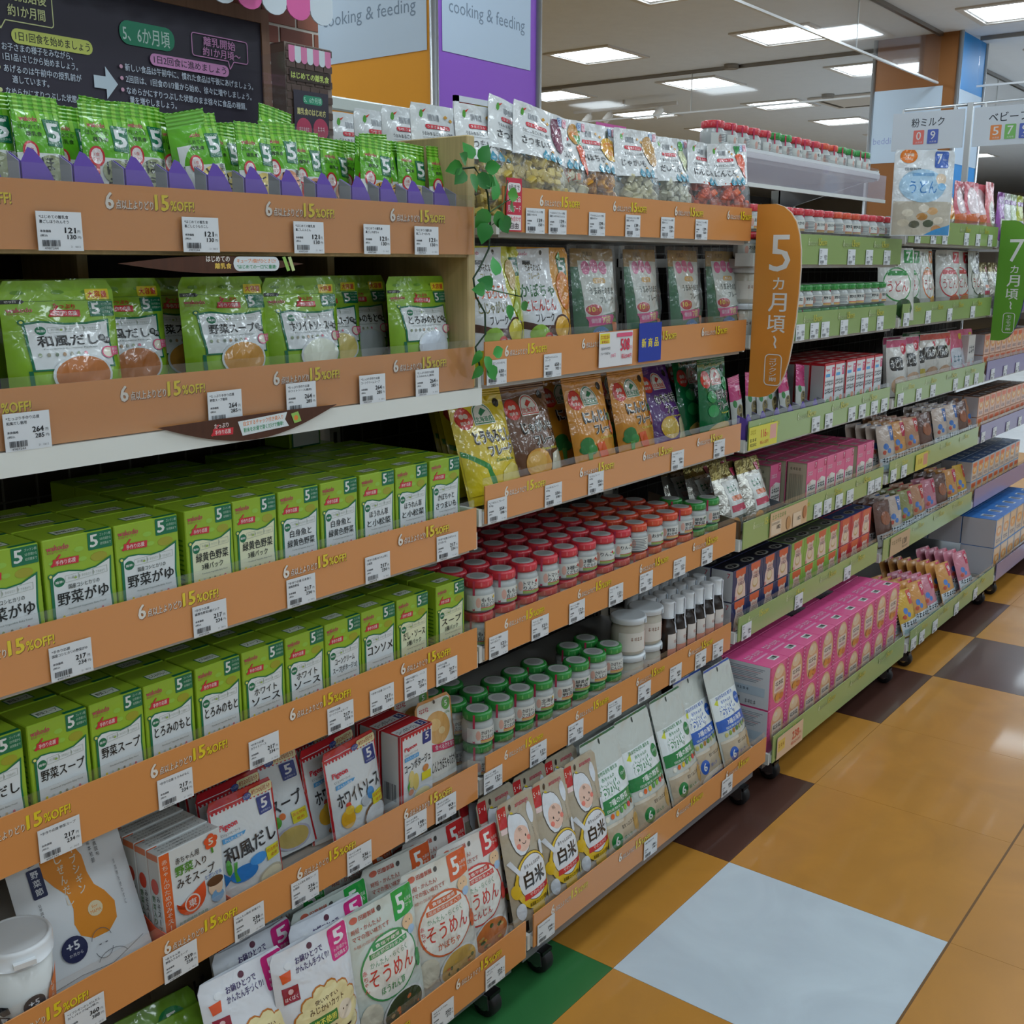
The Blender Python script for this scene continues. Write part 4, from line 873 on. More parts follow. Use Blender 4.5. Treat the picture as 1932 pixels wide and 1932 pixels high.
inst(('stock_tub', 'tub', tub.mesh('tub'), [('lid', lid.mesh('lid')), ('label', lb)]), (Xp(34, .045, .42), .045, Z5), (0, 0, -.25), 'round white plastic stock tub with lid and orange label')
# white dashi pouch
body, sf = pouch(14.5, 20.5, 1.6, '#d9dde0', 'flat', 'p', (), .1, .05, 9)
a = Art('p')
a.p([(5.2, 17.2), (4.0, 16.2), (3.9, 14.2), (4.8, 12.6), (6.0, 11.0), (6.2, 9.2), (5.8, 7.4), (6.2, 5.8), (7.6, 4.8), (9.6, 4.8), (11, 6.0), (11.3, 8.0), (10.4, 9.8), (9.4, 11), (9.0, 12.8), (9.0, 15), (8.2, 16.9), (6.8, 17.6)], '#e58f22')
a.vt('しぜんだし', 5.6, 6.6, 16.2, 9.6, '#fbf0dc', .012).vt('イブシギン', 7.4, 8.4, 16.8, 10.4, '#fbf0dc', .012).e(8.7, 8.2, .95, .95, '#f1dfb8', 16).t('for', 8.3, 8.3, 9.1, 8.7, '#e58f22').t('MAMA', 8.0, 7.7, 9.4, 8.1, '#e58f22')
a.rr(2.2, 12.0, 3.9, 15.6, .2, '#20264e').vt('野菜節', 2.5, 3.6, 15.4, 12.2, '#dfe4ea', .02).p([(2.0, 16.3), (2.6, 15.9), (3.4, 16.0), (3.9, 16.8), (3.4, 16.4), (2.7, 16.4), (2.3, 17.0)], '#20264e')
a.vt('北海道産真昆布', 10.7, 11.2, 18.6, 14, '#3a3e44').vt('鹿児島産本枯節', 9.9, 10.4, 18.8, 13.4, '#3a3e44').vt('化学調味料一切不使用', 2.4, 2.8, 11.4, 6.6, '#3a3e44').vt('添加物を使わずに', 12.4, 12.7, 13, 7, '#70757c')
a.e(5.0, 4.6, 1.6, 1.6, '#20264e', 22).t('+5', 4.1, 4.5, 5.7, 5.6, '#eef0f4', .03).t('か月から', 4.2, 3.8, 5.9, 4.2, '#eef0f4')
a.pl(arc(8.4, 4.2, 1.3, 1.5, .2, 2.9, 10), .07, '#5a5e64').pl(arc(8.4, 3.2, 1.1, 1.2, 3.3, 6.1, 8), .07, '#5a5e64').ln(7.9, 3.8, 8.2, 3.8, .12, '#5a5e64').ln(8.7, 3.8, 9.0, 3.8, .12, '#5a5e64').pl(arc(9.2, 1.5, 1.9, 1.2, .2, 2.9, 10), .07, '#5a5e64').pl([(1, .9), (5, 1.3), (9, 1.0), (13.5, 2.6)], .06, '#5a5e64')
inst(('stock_pouch', 'pouch', body, [('front_print', pprint(a, sf))]), (Xp(190, .045, .36), .045, Z5 + .001), (-.42, -.03, -.1), 'large white paper stock pouch with orange peanut-shaped print leaning back')
# miso soup boxes in a red tray
w_, h, d = 9.6, 13.2, 2.5
body = carton(w_, h, d, '#d3d8d8')
a = Art('g').r(.1, .1, 1.6, h - .1, '#e2652a').vt('赤ちゃんのためのみそスープ', .35, 1.35, h - .8, 1.6, '#f3d9c6', .01)
a.t('赤ちゃん用', 2.4, 10.9, 6.0, 11.8, '#2c2a2a', .01).t('野菜', 2.2, 9.2, 5.0, 10.7, '#4b8a2c', .03).t('入り', 5.1, 9.3, 7.0, 10.4, '#3a2a22', .015).t('みそスープ', 2.3, 7.5, 8.2, 8.9, '#2c2622', .015).t('ヒガシマル', 6.6, 6.9, 9.2, 7.5, '#3a62a8', .02)
for k in range(5): q = k * 2 * PI / 5 + .3; a.e(7.9 + .6 * cos(q), 11.9 + .6 * sin(q), .55, .5, '#e0562a', 10)
a.t('5', 7.5, 11.4, 8.3, 12.4, '#f5ead8', .03).p([(7.8, 11.0), (8.1, 11.0), (8.2, 10.2), (7.9, 10.2)], '#4b8a2c')
a.p([(2.0, 4.9)] + arc(4.2, 5.6, 2.3, 2.3, PI, 2 * PI, 10) + [(6.4, 7.0)], '#e2562a').e(4.3, 4.8, 1.2, 1.2, '#f2e4da', 18).e(4.3, 4.8, 1.0, 1.0, '#e2562a', 18).t('東', 3.65, 4.2, 4.95, 5.4, '#f2e4da', .02)
a.e(8.0, 5.4, 1.15, 1.2, '#ecc8a8', 16).e(8.0, 6.2, 1.3, .7, '#5f3d26', 14).e(8.2, 4.0, 1.0, .9, '#7aa2c4', 14).e(8.5, 4.8, .5, .55, '#ecc8a8', 12).e(5.6, 1.4, 3.0, 1.2, '#c99a5e', 18).t('化学調味料不使用', 2.0, 2.6, 6.4, 3.0, '#3c7a4e').rr(7.0, .3, 9.4, 2.6, .3, '#e4e8e8').t('5', 7.7, 1.0, 8.7, 2.2, '#d8472f', .03)
fp = a.mesh('front_print', lambda u, v, l: ((u - w_ / 2) * .01, -l, v * .01))
t = Art('g')
for k in range(3): t.t('赤ちゃん用野菜入りみそスープ', .8, .4 + .7 * k, 8.8, .75 + .7 * k, '#5a5e60')
tp = t.mesh('top_print', lambda u, v, l: ((u - w_ / 2) * .01, v * .01, h * .01 + l))
t = Art('g').r(0, h - .9, 2.4, h, '#d97a4a').e(1.2, 8.6, .8, 1.1, '#d8472f', 12).vt('野菜入り', .3, 1.1, 7.2, 3, '#4b7a3c', .01).vt('みそスープ', 1.3, 2.1, 7.4, 2.2, '#3a3a38', .01)
sd = t.mesh('side_print', lambda u, v, l: (-w_ * .005 - l, (2.5 - u) * .01, v * .01))
MISO = ('soup_carton', 'carton', body, [('front_print', fp), ('top_print', tp), ('side_print', sd)])
for k in range(7):
    inst(MISO, (-.564, .022 + .0262 * k, Z5 + .004), (-.05, 0, 0), 'white miso soup carton with orange edge, %s from the front in the red tray' % ORD[k], 'miso soup cartons in the red tray', parts=True)
mb = MB(); rm = M('#d8573a', 'p')
mb.prism([(-.05, 0), (.05, 0), (.05, .012), (-.03, .012), (-.036, .03), (-.05, .034)], -.004, -.003, rm).prismx([(-.004, 0), (.2, 0), (.2, .1), (.02, .034), (-.004, .034)], -.052, -.051, rm).prismx([(-.004, 0), (.2, 0), (.2, .1), (.02, .034), (-.004, .034)], .051, .052, rm).box(-.052, .052, -.004, .2, 0, .001, rm)
o = obj('display_tray', mb.mesh('tray'), None, (-.564, .02, Z5)); tag(o, 'red cardboard display tray holding the miso soup cartons', 'display tray')
a = Art('p').p([(-4.5, 1.4), (-4.2, 2.2), (-3.9, 1.4), (-4.5, 1.9), (-3.9, 1.9)], '#f0e0d6'); obj('star_print', a.mesh('star', lambda u, v, l: (u * .01, -.004 - l, v * .01)), o)
# pigeon-red soup pouches
RD = '#b8242c'
_pg = {}
def red_pouch(title, n_, pic, seed, w_=11.2, h=15.4):
    body, sf = pouch(w_, h, 2.6, '#dde2e4', 'stand', 'f', [(h - 1.3, h, RD)], .5, .12, seed)
    a = Art('f').r(0, 0, .35, h - .9, RD).r(w_ - .35, 0, w_, h - .9, RD).r(.2, h - 1.6, w_ - .2, h - 1.2, RD)
    for k in range(16): a.e(.7 + .65 * k, h - 1.72, .2, .22, RD, 8)
    a.rr(7.0, h - 1.75, 11.0, h - .5, .3, '#dcd3a2').t('約%s回分' % n_, 7.4, h - 1.5, 10.7, h - .75, '#a8522e', .02).e(6.6, h - 1.3, .75, .5, '#3c4f92', 12).t('たっぷり!', 6.0, h - 1.5, 7.2, h - 1.1, '#e8ecf4')
    a.rr(8.0, h - 4.6, 10.4, h - 2.1, .2, '#29367e').t('5', 8.6, h - 3.9, 9.8, h - 2.4, '#f0f2f6', .03).t('か月頃から', 8.3, h - 4.4, 10.1, h - 4.1, '#c9d0e6')
    a.t('Pigeon', 1.2, h - 4.6, 4.2, h - 3.5, '#cf2438', .03, 2).t('ピジョンベビーフード', 1.3, h - 5.2, 4.4, h - 4.8, '#33363c').p([(1.4, h - 6.2), (4.8, h - 5.9), (5.2, h - 5.5), (1.4, h - 5.5)], '#4a9ad2').t('かんたん粉末', 1.7, h - 6.05, 4.6, h - 5.6, '#e8f2fa', .02)
    a.t(title, 1.2, h - 8.9, 10.2, h - 6.6, '#1c1d22', .022, 4)
    pic(a)
    a.rr(7.8, h - 11.2, 10.4, h - 9.3, .1, '#e8da3a').t('国産野菜', 8.0, h - 10.1, 10.2, h - 9.6, '#c2402a').t('使用', 8.5, h - 10.9, 9.8, h - 10.4, '#c2402a')
    return ('soup_pouch', 'pouch', body, [('front_print', pprint(a, sf))])
def fish(a): a.e(3.8, 4.2, 2.2, 1.2, '#2f7ac2').p([(1.8, 4.2), (.8, 5.2), (.9, 3.2)], '#2f7ac2').e(6.3, 5.3, 1.5, .8, '#4a9ae0').p([(2.4, 6.2), (2.9, 6.2), (2.6, 4.8), (3.0, 3.4), (2.3, 3.4), (2.2, 4.8)], '#4f9e3a').e(1.6, 5.8, .4, 1.1, '#4f9e3a').e(8.4, 1.9, 2.4, 1.5, '#b9b29a').e(8.4, 1.9, 2.1, 1.2, '#d8d2b4')
def veg(a): a.e(3.0, 4.9, .9, .7, '#8a5a44').e(5.0, 5.4, 1.1, 1.0, '#5aa83a').e(4.0, 3.2, .9, .6, '#d9702e').e(6.4, 6.0, .5, .5, '#d9702e').e(7.4, 2.3, 3.0, 1.9, '#b4b2c2').e(7.4, 2.3, 2.6, 1.6, '#c2aa62')
def chick(a): a.e(2.6, 4.2, 1.3, 1.5, '#e8b02e').e(3.0, 5.5, .8, .7, '#e8c03e').p([(2.4, 6.2), (3.4, 6.2), (3.2, 6.8), (2.6, 6.7)], '#d2402a').e(6.4, 5.6, 1.0, .8, '#b9bec2').e(4.6, 5.0, .8, .6, '#e8d23e').e(7.6, 6.4, .8, 1.0, '#4a8ac2').e(8.3, 2.6, 2.9, 2.2, '#7a5a3e').e(8.3, 2.6, 2.5, 1.8, '#e0e4e6').e(3.4, 1.6, .8, .5, '#c9743a')
PG = [red_pouch('和風だし', 20, fish, 3), red_pouch('野菜スープ', 20, veg, 4), red_pouch('ホワイトソース', 26, chick, 5)]
for k in range(5): inst(PG[0], (-.455 + .006 * k, .045 + .034 * k, Z5 + .001), (-.12, 0, .0 + .02 * k), 'red-topped fish stock pouch, %s from the front' % ORD[k], 'red topped stock pouches')
for k in range(3): inst(PG[1], (-.366 - .012 * k, .085 + .04 * k, Z5 + .001), (-.18, -.12, -.3), 'red-topped vegetable soup pouch with clear front, %s from the front' % ORD[k], 'red topped vegetable soup pouches')
for k in range(5): inst(PG[2], (-.247 - .014 * k, .042 + .034 * k, Z5 + .001), (-.1, -.04, .02), 'red-topped white sauce pouch, %s from the front' % ORD[k], 'red topped white sauce pouches')
w_, h, d = 7.6, 14.4, 4.2
body = carton(w_, h, d, '#dfe3e4')
a = Art('g').r(.05, 0, .5, h, RD).r(.05, h - .5, w_ - .05, h - .02, RD)
for k in range(9): a.e(.7 + .78 * k, h - .62, .22, .25, RD, 8)
a.rr(5.2, 11.4, 7.2, 13.5, .2, '#29367e').t('5', 5.8, 12.0, 6.7, 13.3, '#f0f2f6', .03).t('Pigeon', .9, 11.4, 3.8, 12.3, '#cf2438', .03, 3).t('ピジョンベビーフード', .9, 10.7, 4.0, 11.1, '#33363c').r(.9, 9.8, 4.2, 10.5, '#4a9ad2').t('かんたん粉末', 1.1, 9.95, 4.0, 10.4, '#e8f2fa').t('コーンポタージュ', .8, 8.0, 7.0, 9.6, '#1c1d22', .02, 4)
a.e(2.4, 6.4, .7, 1.5, '#e4cf86').e(3.4, 5.6, .7, 1.5, '#dcc470').e(5.8, 7.2, .7, .6, '#c9824a').p([(1.4, 5.4), (2.0, 6.5), (1.7, 4.2)], '#5aa83a').rr(4.8, 5.2, 7.0, 6.6, .1, '#e8da3a').e(2.2, 4.2, .6, .5, '#c9743a').e(4.8, 3.0, 2.2, 1.4, '#c2cad2').e(4.8, 3.0, 1.9, 1.1, '#e6dca0')
fp = a.mesh('front_print', lambda u, v, l: ((u - w_ / 2) * .01, -l, v * .01))
t = Art('g').r(.02, .02, w_ - .02, d - .02, RD).r(.4, .5, w_ - .4, 2.4, '#dfe3e4').t('コーンポタージュ', .8, .8, 5, 1.9, '#2a2c33', .02).rr(5.6, .6, 7, 2.2, .1, '#29367e').t('5', 6.0, .8, 6.6, 2.0, '#f0f2f6', .03)
tp = t.mesh('top_print', lambda u, v, l: ((u - w_ / 2) * .01, v * .01, h * .01 + l))
CORN = ('soup_carton', 'carton', body, [('front_print', fp), ('top_print', tp), ('side_print', Art('g').r(.1, .1, d - .1, h - .3, '#d3d8d8').r(d - .5, .1, d - .05, h, RD).bars(.6, 3, 3.2, 6, 10, '#555a60').mesh('side', lambda u, v, l: (-w_ * .005 - l, (d - u) * .01, v * .01)))])
for k in range(5): inst(CORN, (-.138 - .003 * k, .022 + .045 * k, Z5 + .001), (0, 0, .02), 'white and red corn soup carton, %s from the front' % ORD[k], 'corn soup cartons')
body, sf = pouch(9.6, 15.2, 2.0, '#cf8f4c', 'stand', 'f', (), 1.0, .1, 8)
a = Art('f').rr(.5, 4.0, 9.1, 14.7, .7, '#dcd9ce').e(4.9, 9.6, 4.0, 3.6, '#e6e4dc', 24).e(4.9, 10.0, 3.3, 2.7, '#d2a05e', 24).e(4.2, 10.6, 1.6, 1.0, '#dfb878', 14).e(5.8, 9.3, .9, .6, '#e2c48c', 10).t('#5', .9, 13.2, 3.4, 14.0, '#c23a44', .02).e(8.0, 13.4, 1.1, 1.1, '#5a9a3a', 16).t('5', 7.6, 12.9, 8.4, 13.9, '#eef2e6', .03).t('120g', 7.3, 11.6, 8.7, 12.1, '#7a9a5a').e(4.9, 14.4, .28, .32, '#4a3a2c', 10)
a.p([(2.6, 6.4), (9.0, 5.6), (9.1, 6.8), (2.6, 7.6)], '#c9365c').t('食べる力を育む', 3.2, 6.2, 8.8, 7.1, '#f4dfe4', .02, -6).p([(.4, 1.2), (9.2, 1.2), (9.2, 5.0), (.4, 5.6)], '#e4e2da').t('にんじんとかぼちゃのおかゆ', .6, 2.8, 9.0, 4.8, '#2c2622', .02)
NJ = ('porridge_pouch', 'pouch', body, [('front_print', pprint(a, sf))])
for k in range(4): inst(NJ, (-.046 - .008 * k, .055 + .045 * k, Z5 + .001), (-.14, .05, .05), 'orange carrot and pumpkin porridge pouch, %s from the front' % ORD[k], 'orange porridge pouches')

# ------------------------------------------------------------------ bottom noodle shelf (surface z .095)
Z6 = .0955
def somen(bg, veg_c, five_c, title2, seed, dark):
    w_, h = 14.2, 21.0
    body, sf = pouch(w_, h, 3.4, bg, 'flat', 'f', (), .6, .14, seed)
    a = Art('f')
    a.p([(9.4, h - 4.4), (13.9, h - 4.2), (13.9, h - .1), (9.6, h - .1)], five_c).t('5', 10.2, h - 3.7, 12.0, h - .9, '#eef2ee', .02).t('カ月頃', 12.1, h - 2.6, 13.6, h - 2.0, '#dfe8df').t('から', 12.1, h - 3.3, 13.4, h - 2.75, '#dfe8df')
    a.e(7.0, h - 1.2, .4, .45, '#4a4a48', 12).e(2.2, h - 1.1, .7, .5, '#c2624e').t('田靡製麺', 3.1, h - 1.5, 6.2, h - .7, '#b0503e', .02).t('時短・かんたん!', 1.4, h - 3.1, 6.8, h - 2.3, '#b0503e', .01).t('ママの強い味方です', 1.4, h - 4.2, 8.2, h - 3.4, '#b0503e', .01).t('5種の国産野菜入り!', 1.4, h - 5.2, 8.6, h - 4.7, '#c28a7a')
    a.e(7.2, 11.0, 5.6, 5.2, veg_c, 34).e(7.2, 11.0, 5.3, 4.9, '#dedfd8', 34)
    a.p([(4.2, 14.4), (10.2, 14.4), (10.2, 15.4), (4.2, 15.4)], veg_c).t('食塩不使用', 4.8, 14.6, 9.6, 15.2, '#eee8e0', .02).p([(3.4, 13.4), (11, 13.4), (11, 14.2), (3.4, 14.2)], veg_c).t('国産野菜粉末入り', 3.8, 13.5, 10.6, 14.1, '#eee8e0')
    a.t('かんたん・らくらく', 3.4, 12.0, 10.6, 12.9, '#4f8a62' if dark else '#8a7a72').t('そうめん', 2.9, 9.0, 11.6, 11.7, '#c23a34', .012).vt('赤ちゃん', 1.9, 2.8, 12.2, 8.6, '#c23a34', .01).t(title2, 4.8, 7.2, 9.4, 8.5, veg_c, .012)
    a.e(11.8, 15.6, 1.25, 1.15, '#e6c29a', 16).e(11.4, 15.7, .12, .14, '#4a3426', 8).e(12.2, 15.7, .12, .14, '#4a3426', 8).e(12.2, 14.2, .8, .7, '#9ab8d6', 12)
    a.e(9.2, 3.0, 4.4, 3.2, '#d2d4d2', 26).e(9.2, 3.0, 4.0, 2.9, dark or '#cf8648', 26)
    rs = random.Random(seed)
    for k in range(12): q = rs.uniform(0, 6.28); rr_ = rs.uniform(.3, 1); a.e(9.2 + 3.4 * rr_ * cos(q), 3.0 + 2.3 * rr_ * sin(q), rs.uniform(.25, .6), rs.uniform(.2, .45), rs.choice(('#d9722e', '#3f5a2a', '#e2b54a', '#c9a86a')), 8)
    a.e(2.8, 4.4, 2.0, 2.4, '#d3cdb8', 16).e(12.8, 9.4, .7, 1.5, veg_c, 12)
    return ('noodle_pouch', 'pouch', body, [('front_print', pprint(a, sf))])
SG = somen('#c3ccc4', '#3f8f52', '#1f9a3e', 'ほうれん草', 11, '#3f4a30'); SP = somen('#cfcfc6', '#c8623a', '#cd5a2c', 'かぼちゃ', 12, '#c9a458'); SN = somen('#d0cdc8', '#c2403c', '#c22a2c', 'にんじん', 13, '#c9743c')
for i, (s_, x, y, z, rx, rz, nm) in enumerate([(SN, -.080, -.062, 0, -.16, -.1, 'carrot'), (SN, -.105, -.01, .012, -.16, -.1, 'carrot'), (SN, -.12, .06, .03, -.2, -.1, 'carrot'), (SP, -.172, -.07, -.004, -.16, -.1, 'pumpkin'), (SP, -.2, -.015, .012, -.16, -.12, 'pumpkin'), (SP, -.235, .03, .01, -.2, -.1, 'pumpkin'), (SP, -.26, .075, .012, -.2, -.1, 'pumpkin'),
                                      (SG, -.302, -.072, -.006, -.14, -.05, 'spinach'), (SG, -.345, -.02, .028, -.16, -.06, 'spinach'), (SG, -.385, .03, .03, -.16, -.05, 'spinach'), (SG, -.40, .075, .03, -.16, -.05, 'spinach')]):
    inst(s_, (x, y, Z6 + .001 + max(0, z * .2)), (rx, 0, rz), 'white %s somen pouch, %s counted from the vine end of the bottom shelf' % (nm, ORD[i]), 'somen noodle pouches')
def hakubaku():
    w_, h = 13.2, 21.5
    body, sf = pouch(w_, h, 3.6, '#d6dae0', 'flat', 'f', (), .6, .14, 21)
    a = Art('f').rr(9.4, h - 4.9, 12.9, h - .3, .4, '#c72a78').t('5', 10.2, h - 2.9, 12.2, h - .8, '#f4eef2', .03).t('ヶ月頃から', 9.9, h - 3.8, 12.5, h - 3.2, '#f0dfe8', .01).t('幼児期まで', 9.9, h - 4.6, 12.5, h - 4.0, '#f0dfe8', .01)
    a.e(6.2, h - 1.0, .45, .45, '#5a3040', 12).t('お鍋ひとつで', 3.6, h - 2.6, 8.2, h - 1.6, '#3c2b62', .02).t('かんたん手づくり!', 3.4, h - 3.8, 9.0, h - 2.8, '#3c2b62', .02).p([(.9, h - 3.0), (2.6, h - 2.8), (2.4, h - 4.2), (1.2, h - 4.4)], '#d8572e').e(2.4, h - 2.2, .6, .5, '#e2e6ea', 10)
    a.r(.9, h - 7.2, 3.2, h - 5.0, '#8f1f34').t('はくばく', 1.1, h - 6.9, 3.0, h - 6.3, '#e8d8da', .02).e(2.05, h - 5.7, .4, .4, '#d8b8bc', 8)
    for k in range(14): q = k * 2 * PI / 14; a.e(7.0 + 4.6 * cos(q), 9.2 + 4.6 * sin(q), 1.3, 1.3, '#b8702e', 10)
    for k in range(14): q = k * 2 * PI / 14; a.e(7.0 + 4.4 * cos(q), 9.2 + 4.4 * sin(q), 1.25, 1.25, '#e8dca6', 10)
    a.e(7.0, 9.2, 4.8, 4.8, '#e8dca6', 26).t('使いやすい', 5.0, 12.4, 9.0, 13.1, '#4a3222', .02).t('みじかいカット', 4.0, 11.2, 10.0, 12.2, '#4a3222', .02).r(3.2, 8.9, 8.4, 10.6, '#2f7a3c').t('食塩不使用', 3.5, 9.2, 8.1, 10.3, '#e8e262', .02).e(9.9, 9.6, 1.4, 1.4, '#e8dcc8', 16).e(9.5, 9.8, .13, .15, '#4a3426', 8).e(10.3, 9.8, .13, .15, '#4a3426', 8)
    a.t('ベビー', 3.2, 5.8, 10.8, 8.4, '#3a241a', .03).t('そうめん', 2.4, 2.2, 11.6, 5.2, '#3a241a', .03)
    return ('noodle_pouch', 'pouch', body, [('front_print', pprint(a, sf))])
HK = hakubaku()
for i, (x, y, rx, rz) in enumerate([(-.432, -.072, -.16, -.08), (-.372, -.045, -.18, -.1), (-.478, -.015, -.2, -.05), (-.45, .035, -.2, -.1), (-.53, -.07, -.3, -.1)]):
    z = Z6 + (.012, .018, .022, .045, -.0)[i] * 0 + .001
    inst(HK, (x, y, z), (rx, 0, rz), 'white baby somen pouch with magenta 5 square, %s from the green noodle pouches' % ORD[i], 'white baby somen pouches')
body, sf = pouch(13, 17.5, 3, '#6f9c2c', 'flat', 'f', (), .6, .14, 22)
a = Art('f').e(8.8, 14.6, 2.0, 1.6, '#1f7a44').t('5', 8.0, 13.8, 9.6, 15.5, '#eef2e8', .03).e(4, 12.6, 2.6, .7, '#2f5a26').t('ベビーそうめん', 2, 7, 11, 9.4, '#222820', .02)
GN = ('noodle_pouch', 'pouch', body, [('front_print', pprint(a, sf))])
for k, (x, y) in enumerate(((-.575, -.05), (-.62, -.005))): inst(GN, (x, y, Z6 + .001), (-.5, 0, -.1), 'bright green noodle pouch lying back, %s at the frame edge of the bottom shelf' % ORD[k], 'green noodle pouches')
body, sf = pouch(12, 20, 3, '#4c4438', 'flat', 'f', (), .6, .14, 23)
a = Art('f').t('ベビー', 3, 12, 10, 15, '#1b1714', .03).t('そうめん', 2, 7.6, 11, 11, '#1b1714', .03).e(9.5, 4, 2, 2, '#b99a5a')
inst(('noodle_pouch', 'pouch', body, [('front_print', pprint(a, sf))]), (-.535, .08, Z6 + .001), (-.1, 0, -.1), 'dark olive noodle pouch standing at the rear of the bottom shelf')
# ================================================================== products, second bay
def lumps(w_, h, T, cols, seed, n=46, rs_=1.0):
    """heap of cut pieces filling the lower part of a bag, one joined mesh"""
    rs = random.Random(seed); mb = MB()
    for k in range(n):
        a = rs.uniform(0, 1); z = h * (a ** .8) * .98; s = 1 - .45 * (z / h) ** 2
        x = rs.uniform(-.5, .5) * w_ * s * .86; y = rs.uniform(-.5, .3) * T * s; r = rs.uniform(.006, .011) * rs_
        M3 = Matrix.Rotation(rs.uniform(0, 3), 3, (rs.uniform(-1, 1), rs.uniform(-1, 1), rs.uniform(.1, 1)))
        vs = [Vector((x, y, max(z, 1.5 * r))) + M3 @ Vector((sx * r, sy * r * .8, sz * r)) for sz in (-1, 1) for sy in (-1, 1) for sx in (-1, 1)]
        mb.add(vs, [(0, 2, 3, 1), (4, 5, 7, 6), (0, 1, 5, 4), (2, 6, 7, 3), (0, 4, 6, 2), (1, 3, 7, 5)], M(rs.choice(cols), 'l'), False)
    me = mb.mesh('pieces', bevel=.002); return me
def veg_bag(title, art, cols, seed, crumple=.16):
    w_, h = 15.2, 18.2
    body, sf = pouch(w_, h, 5.0, '#e2e6e6', 'stand', 'f', (), .3, crumple, seed, alpha_v=9.6)
    a = Art('f')
    a.e(2.0, h - 2.0, .35, .8, '#5aa83a', 10).p([(2.1, h - 1.4), (2.9, h - .9), (2.4, h - 1.7)], '#d2402a').bars(3.2, h - 3.2, 5.4, h - 1.9, 9, '#8a9096')
    a.rr(2.4, h - 4.9, 7.2, h - 4.0, .4, '#cf2c3c').t('うまさまるごと', 2.8, h - 4.75, 6.8, h - 4.15, '#f4e0e0', .02).t('うまみまるごとカット野菜', 1.6, h - 6.3, 7.4, h - 5.5, '#44484c', .01).ln(1.6, h - 6.7, 7.2, h - 6.7, .06, '#8a9096')
    a.t(title, 1.2, h - 8.9, 7.4, h - 7.2, '#24262a', .01)
    for k, (x, y) in enumerate(((6.6, h - 2.2), (7.6, h - 2.8), (7.4, h - 9.2))): a.p([(x, y - .4), (x + .4, y), (x, y + .4), (x - .4, y)], '#e2a63a')
    a.rr(10.0, h - 2.2, 11.0, h - .5, .15, '#4f86c4').rr(10.1, h - 2.1, 10.9, h - .6, .1, '#b5cfe6').t('5', 10.25, h - 1.7, 10.75, h - .9, '#3a62b0', .02).rr(11.2, h - 2.2, 12.2, h - .5, .15, '#dc7a98').rr(11.3, h - 2.1, 12.1, h - .6, .1, '#ecc2cf').t('9', 11.45, h - 1.7, 11.95, h - .9, '#d2486c', .02)
    art(a, h)
    for k in range(3): x = 5.6 + 1.6 * k; a.e(x, h - 10.6, .7, .85, '#3591ac', 14).p([(x - .4, h - 10.0), (x, h - 9.2), (x + .4, h - 10.0)], '#3591ac').t('#2', x - .4, h - 10.8, x + .4, h - 10.4, '#cfe4ea')
    a.it = [([(u * 1.2, h - (h - v) * .76) for u, v in vs], fs, m, ly) for vs, fs, m, ly in a.it]
    return ('vegetable_bag', 'bag', body, [('front_print', pprint(a, sf)), ('contents', lumps(.135, .105, .036, cols, seed, 110, .8))])
def v_sweet(a, h): a.p([(8.6, h - 1.2), (10, h - 1.0), (11.0, h - 4), (10.8, h - 7.2), (9.8, h - 8.8), (8.6, h - 8.2), (7.9, h - 5)], '#6a2444').p([(9.2, h - 3), (10.4, h - 3), (10.2, h - 8.4), (9.0, h - 8)], '#7c3050')
def v_mix(a, h): a.e(8.8, h - 3.2, 1.5, 2.3, '#c08a32').e(8.8, h - 3.4, 1.2, .9, '#cf7f2a').p([(8.8, h - 6), (10.2, h - 4), (11, h - 6)], '#2f8a4a'); v_carrot(a, h - 2.6, 9.8)
def v_carrot(a, h, x=9.4):
    for k in range(4): a.p([(x - 1.3 + .55 * k, h - .8), (x - .9 + .55 * k, h - .7), (x + .1, h - 3.2), (x - .3, h - 3.2)], '#2c8a46' if k % 2 else '#3fa65a')
    a.p([(x - 1.1, h - 3.4), (x, h - 2.7), (x + 1.2, h - 3.2), (x + 1.6, h - 4.8), (x + 1.5, h - 6.8), (x + 1.2, h - 8.8), (x + .9, h - 10), (x + .2, h - 8.6), (x - .7, h - 6.4)], '#e2541c')
def v_pump(a, h): a.p([(9.4, h - 1.2), (9.8, h - 1.0), (9.9, h - 3), (9.2, h - 3)], '#2a3a22').e(9.6, h - 5.6, 2.6, 2.8, '#e8b42a').e(9.6, h - 5.4, 1.9, 1.6, '#e28a22').e(8.8, h - 5.4, .9, 1.0, '#e2a02a').e(10.4, h - 5.4, .9, 1.0, '#e2a02a')
def v_potato(a, h): a.e(9.4, h - 4.6, 1.9, 3.3, '#b98a3a', 20).e(10.0, h - 6.6, 1.6, 2.0, '#b98a3a')
def v_daikon(a, h): a.p([(8.6, h - 1), (9.6, h - .6), (10.4, h - 1.4), (9.8, h - 3.2), (8.8, h - 3.2)], '#3f9a3a').p([(8.4, h - 3.2), (10.4, h - 3.2), (10.6, h - 7), (9.6, h - 9.6), (8.6, h - 7)], '#cfd6a8')
VB = {'sweet potato': veg_bag('さつまいも', v_sweet, ('#c9b25a', '#bfa548', '#d2bd6c'), 31), 'potato and carrot': veg_bag('じゃがいもにんじん', v_mix, ('#ddd6b4', '#ddd6b4', '#e2dcc2', '#d9702e'), 32), 'pumpkin': veg_bag('かぼちゃ', v_pump, ('#c07f16', '#b06f10', '#d2952a'), 33),
      'potato': veg_bag('じゃがいも', v_potato, ('#d9d4b4', '#cfc9a4'), 34), 'radish': veg_bag('だいこん', v_daikon, ('#cfcdb6', '#c4c3ac'), 35, .34), 'carrot': veg_bag('にんじん', v_carrot, ('#d9501a', '#e0622a', '#c8481a'), 36, .26)}
ZV = 1.2875
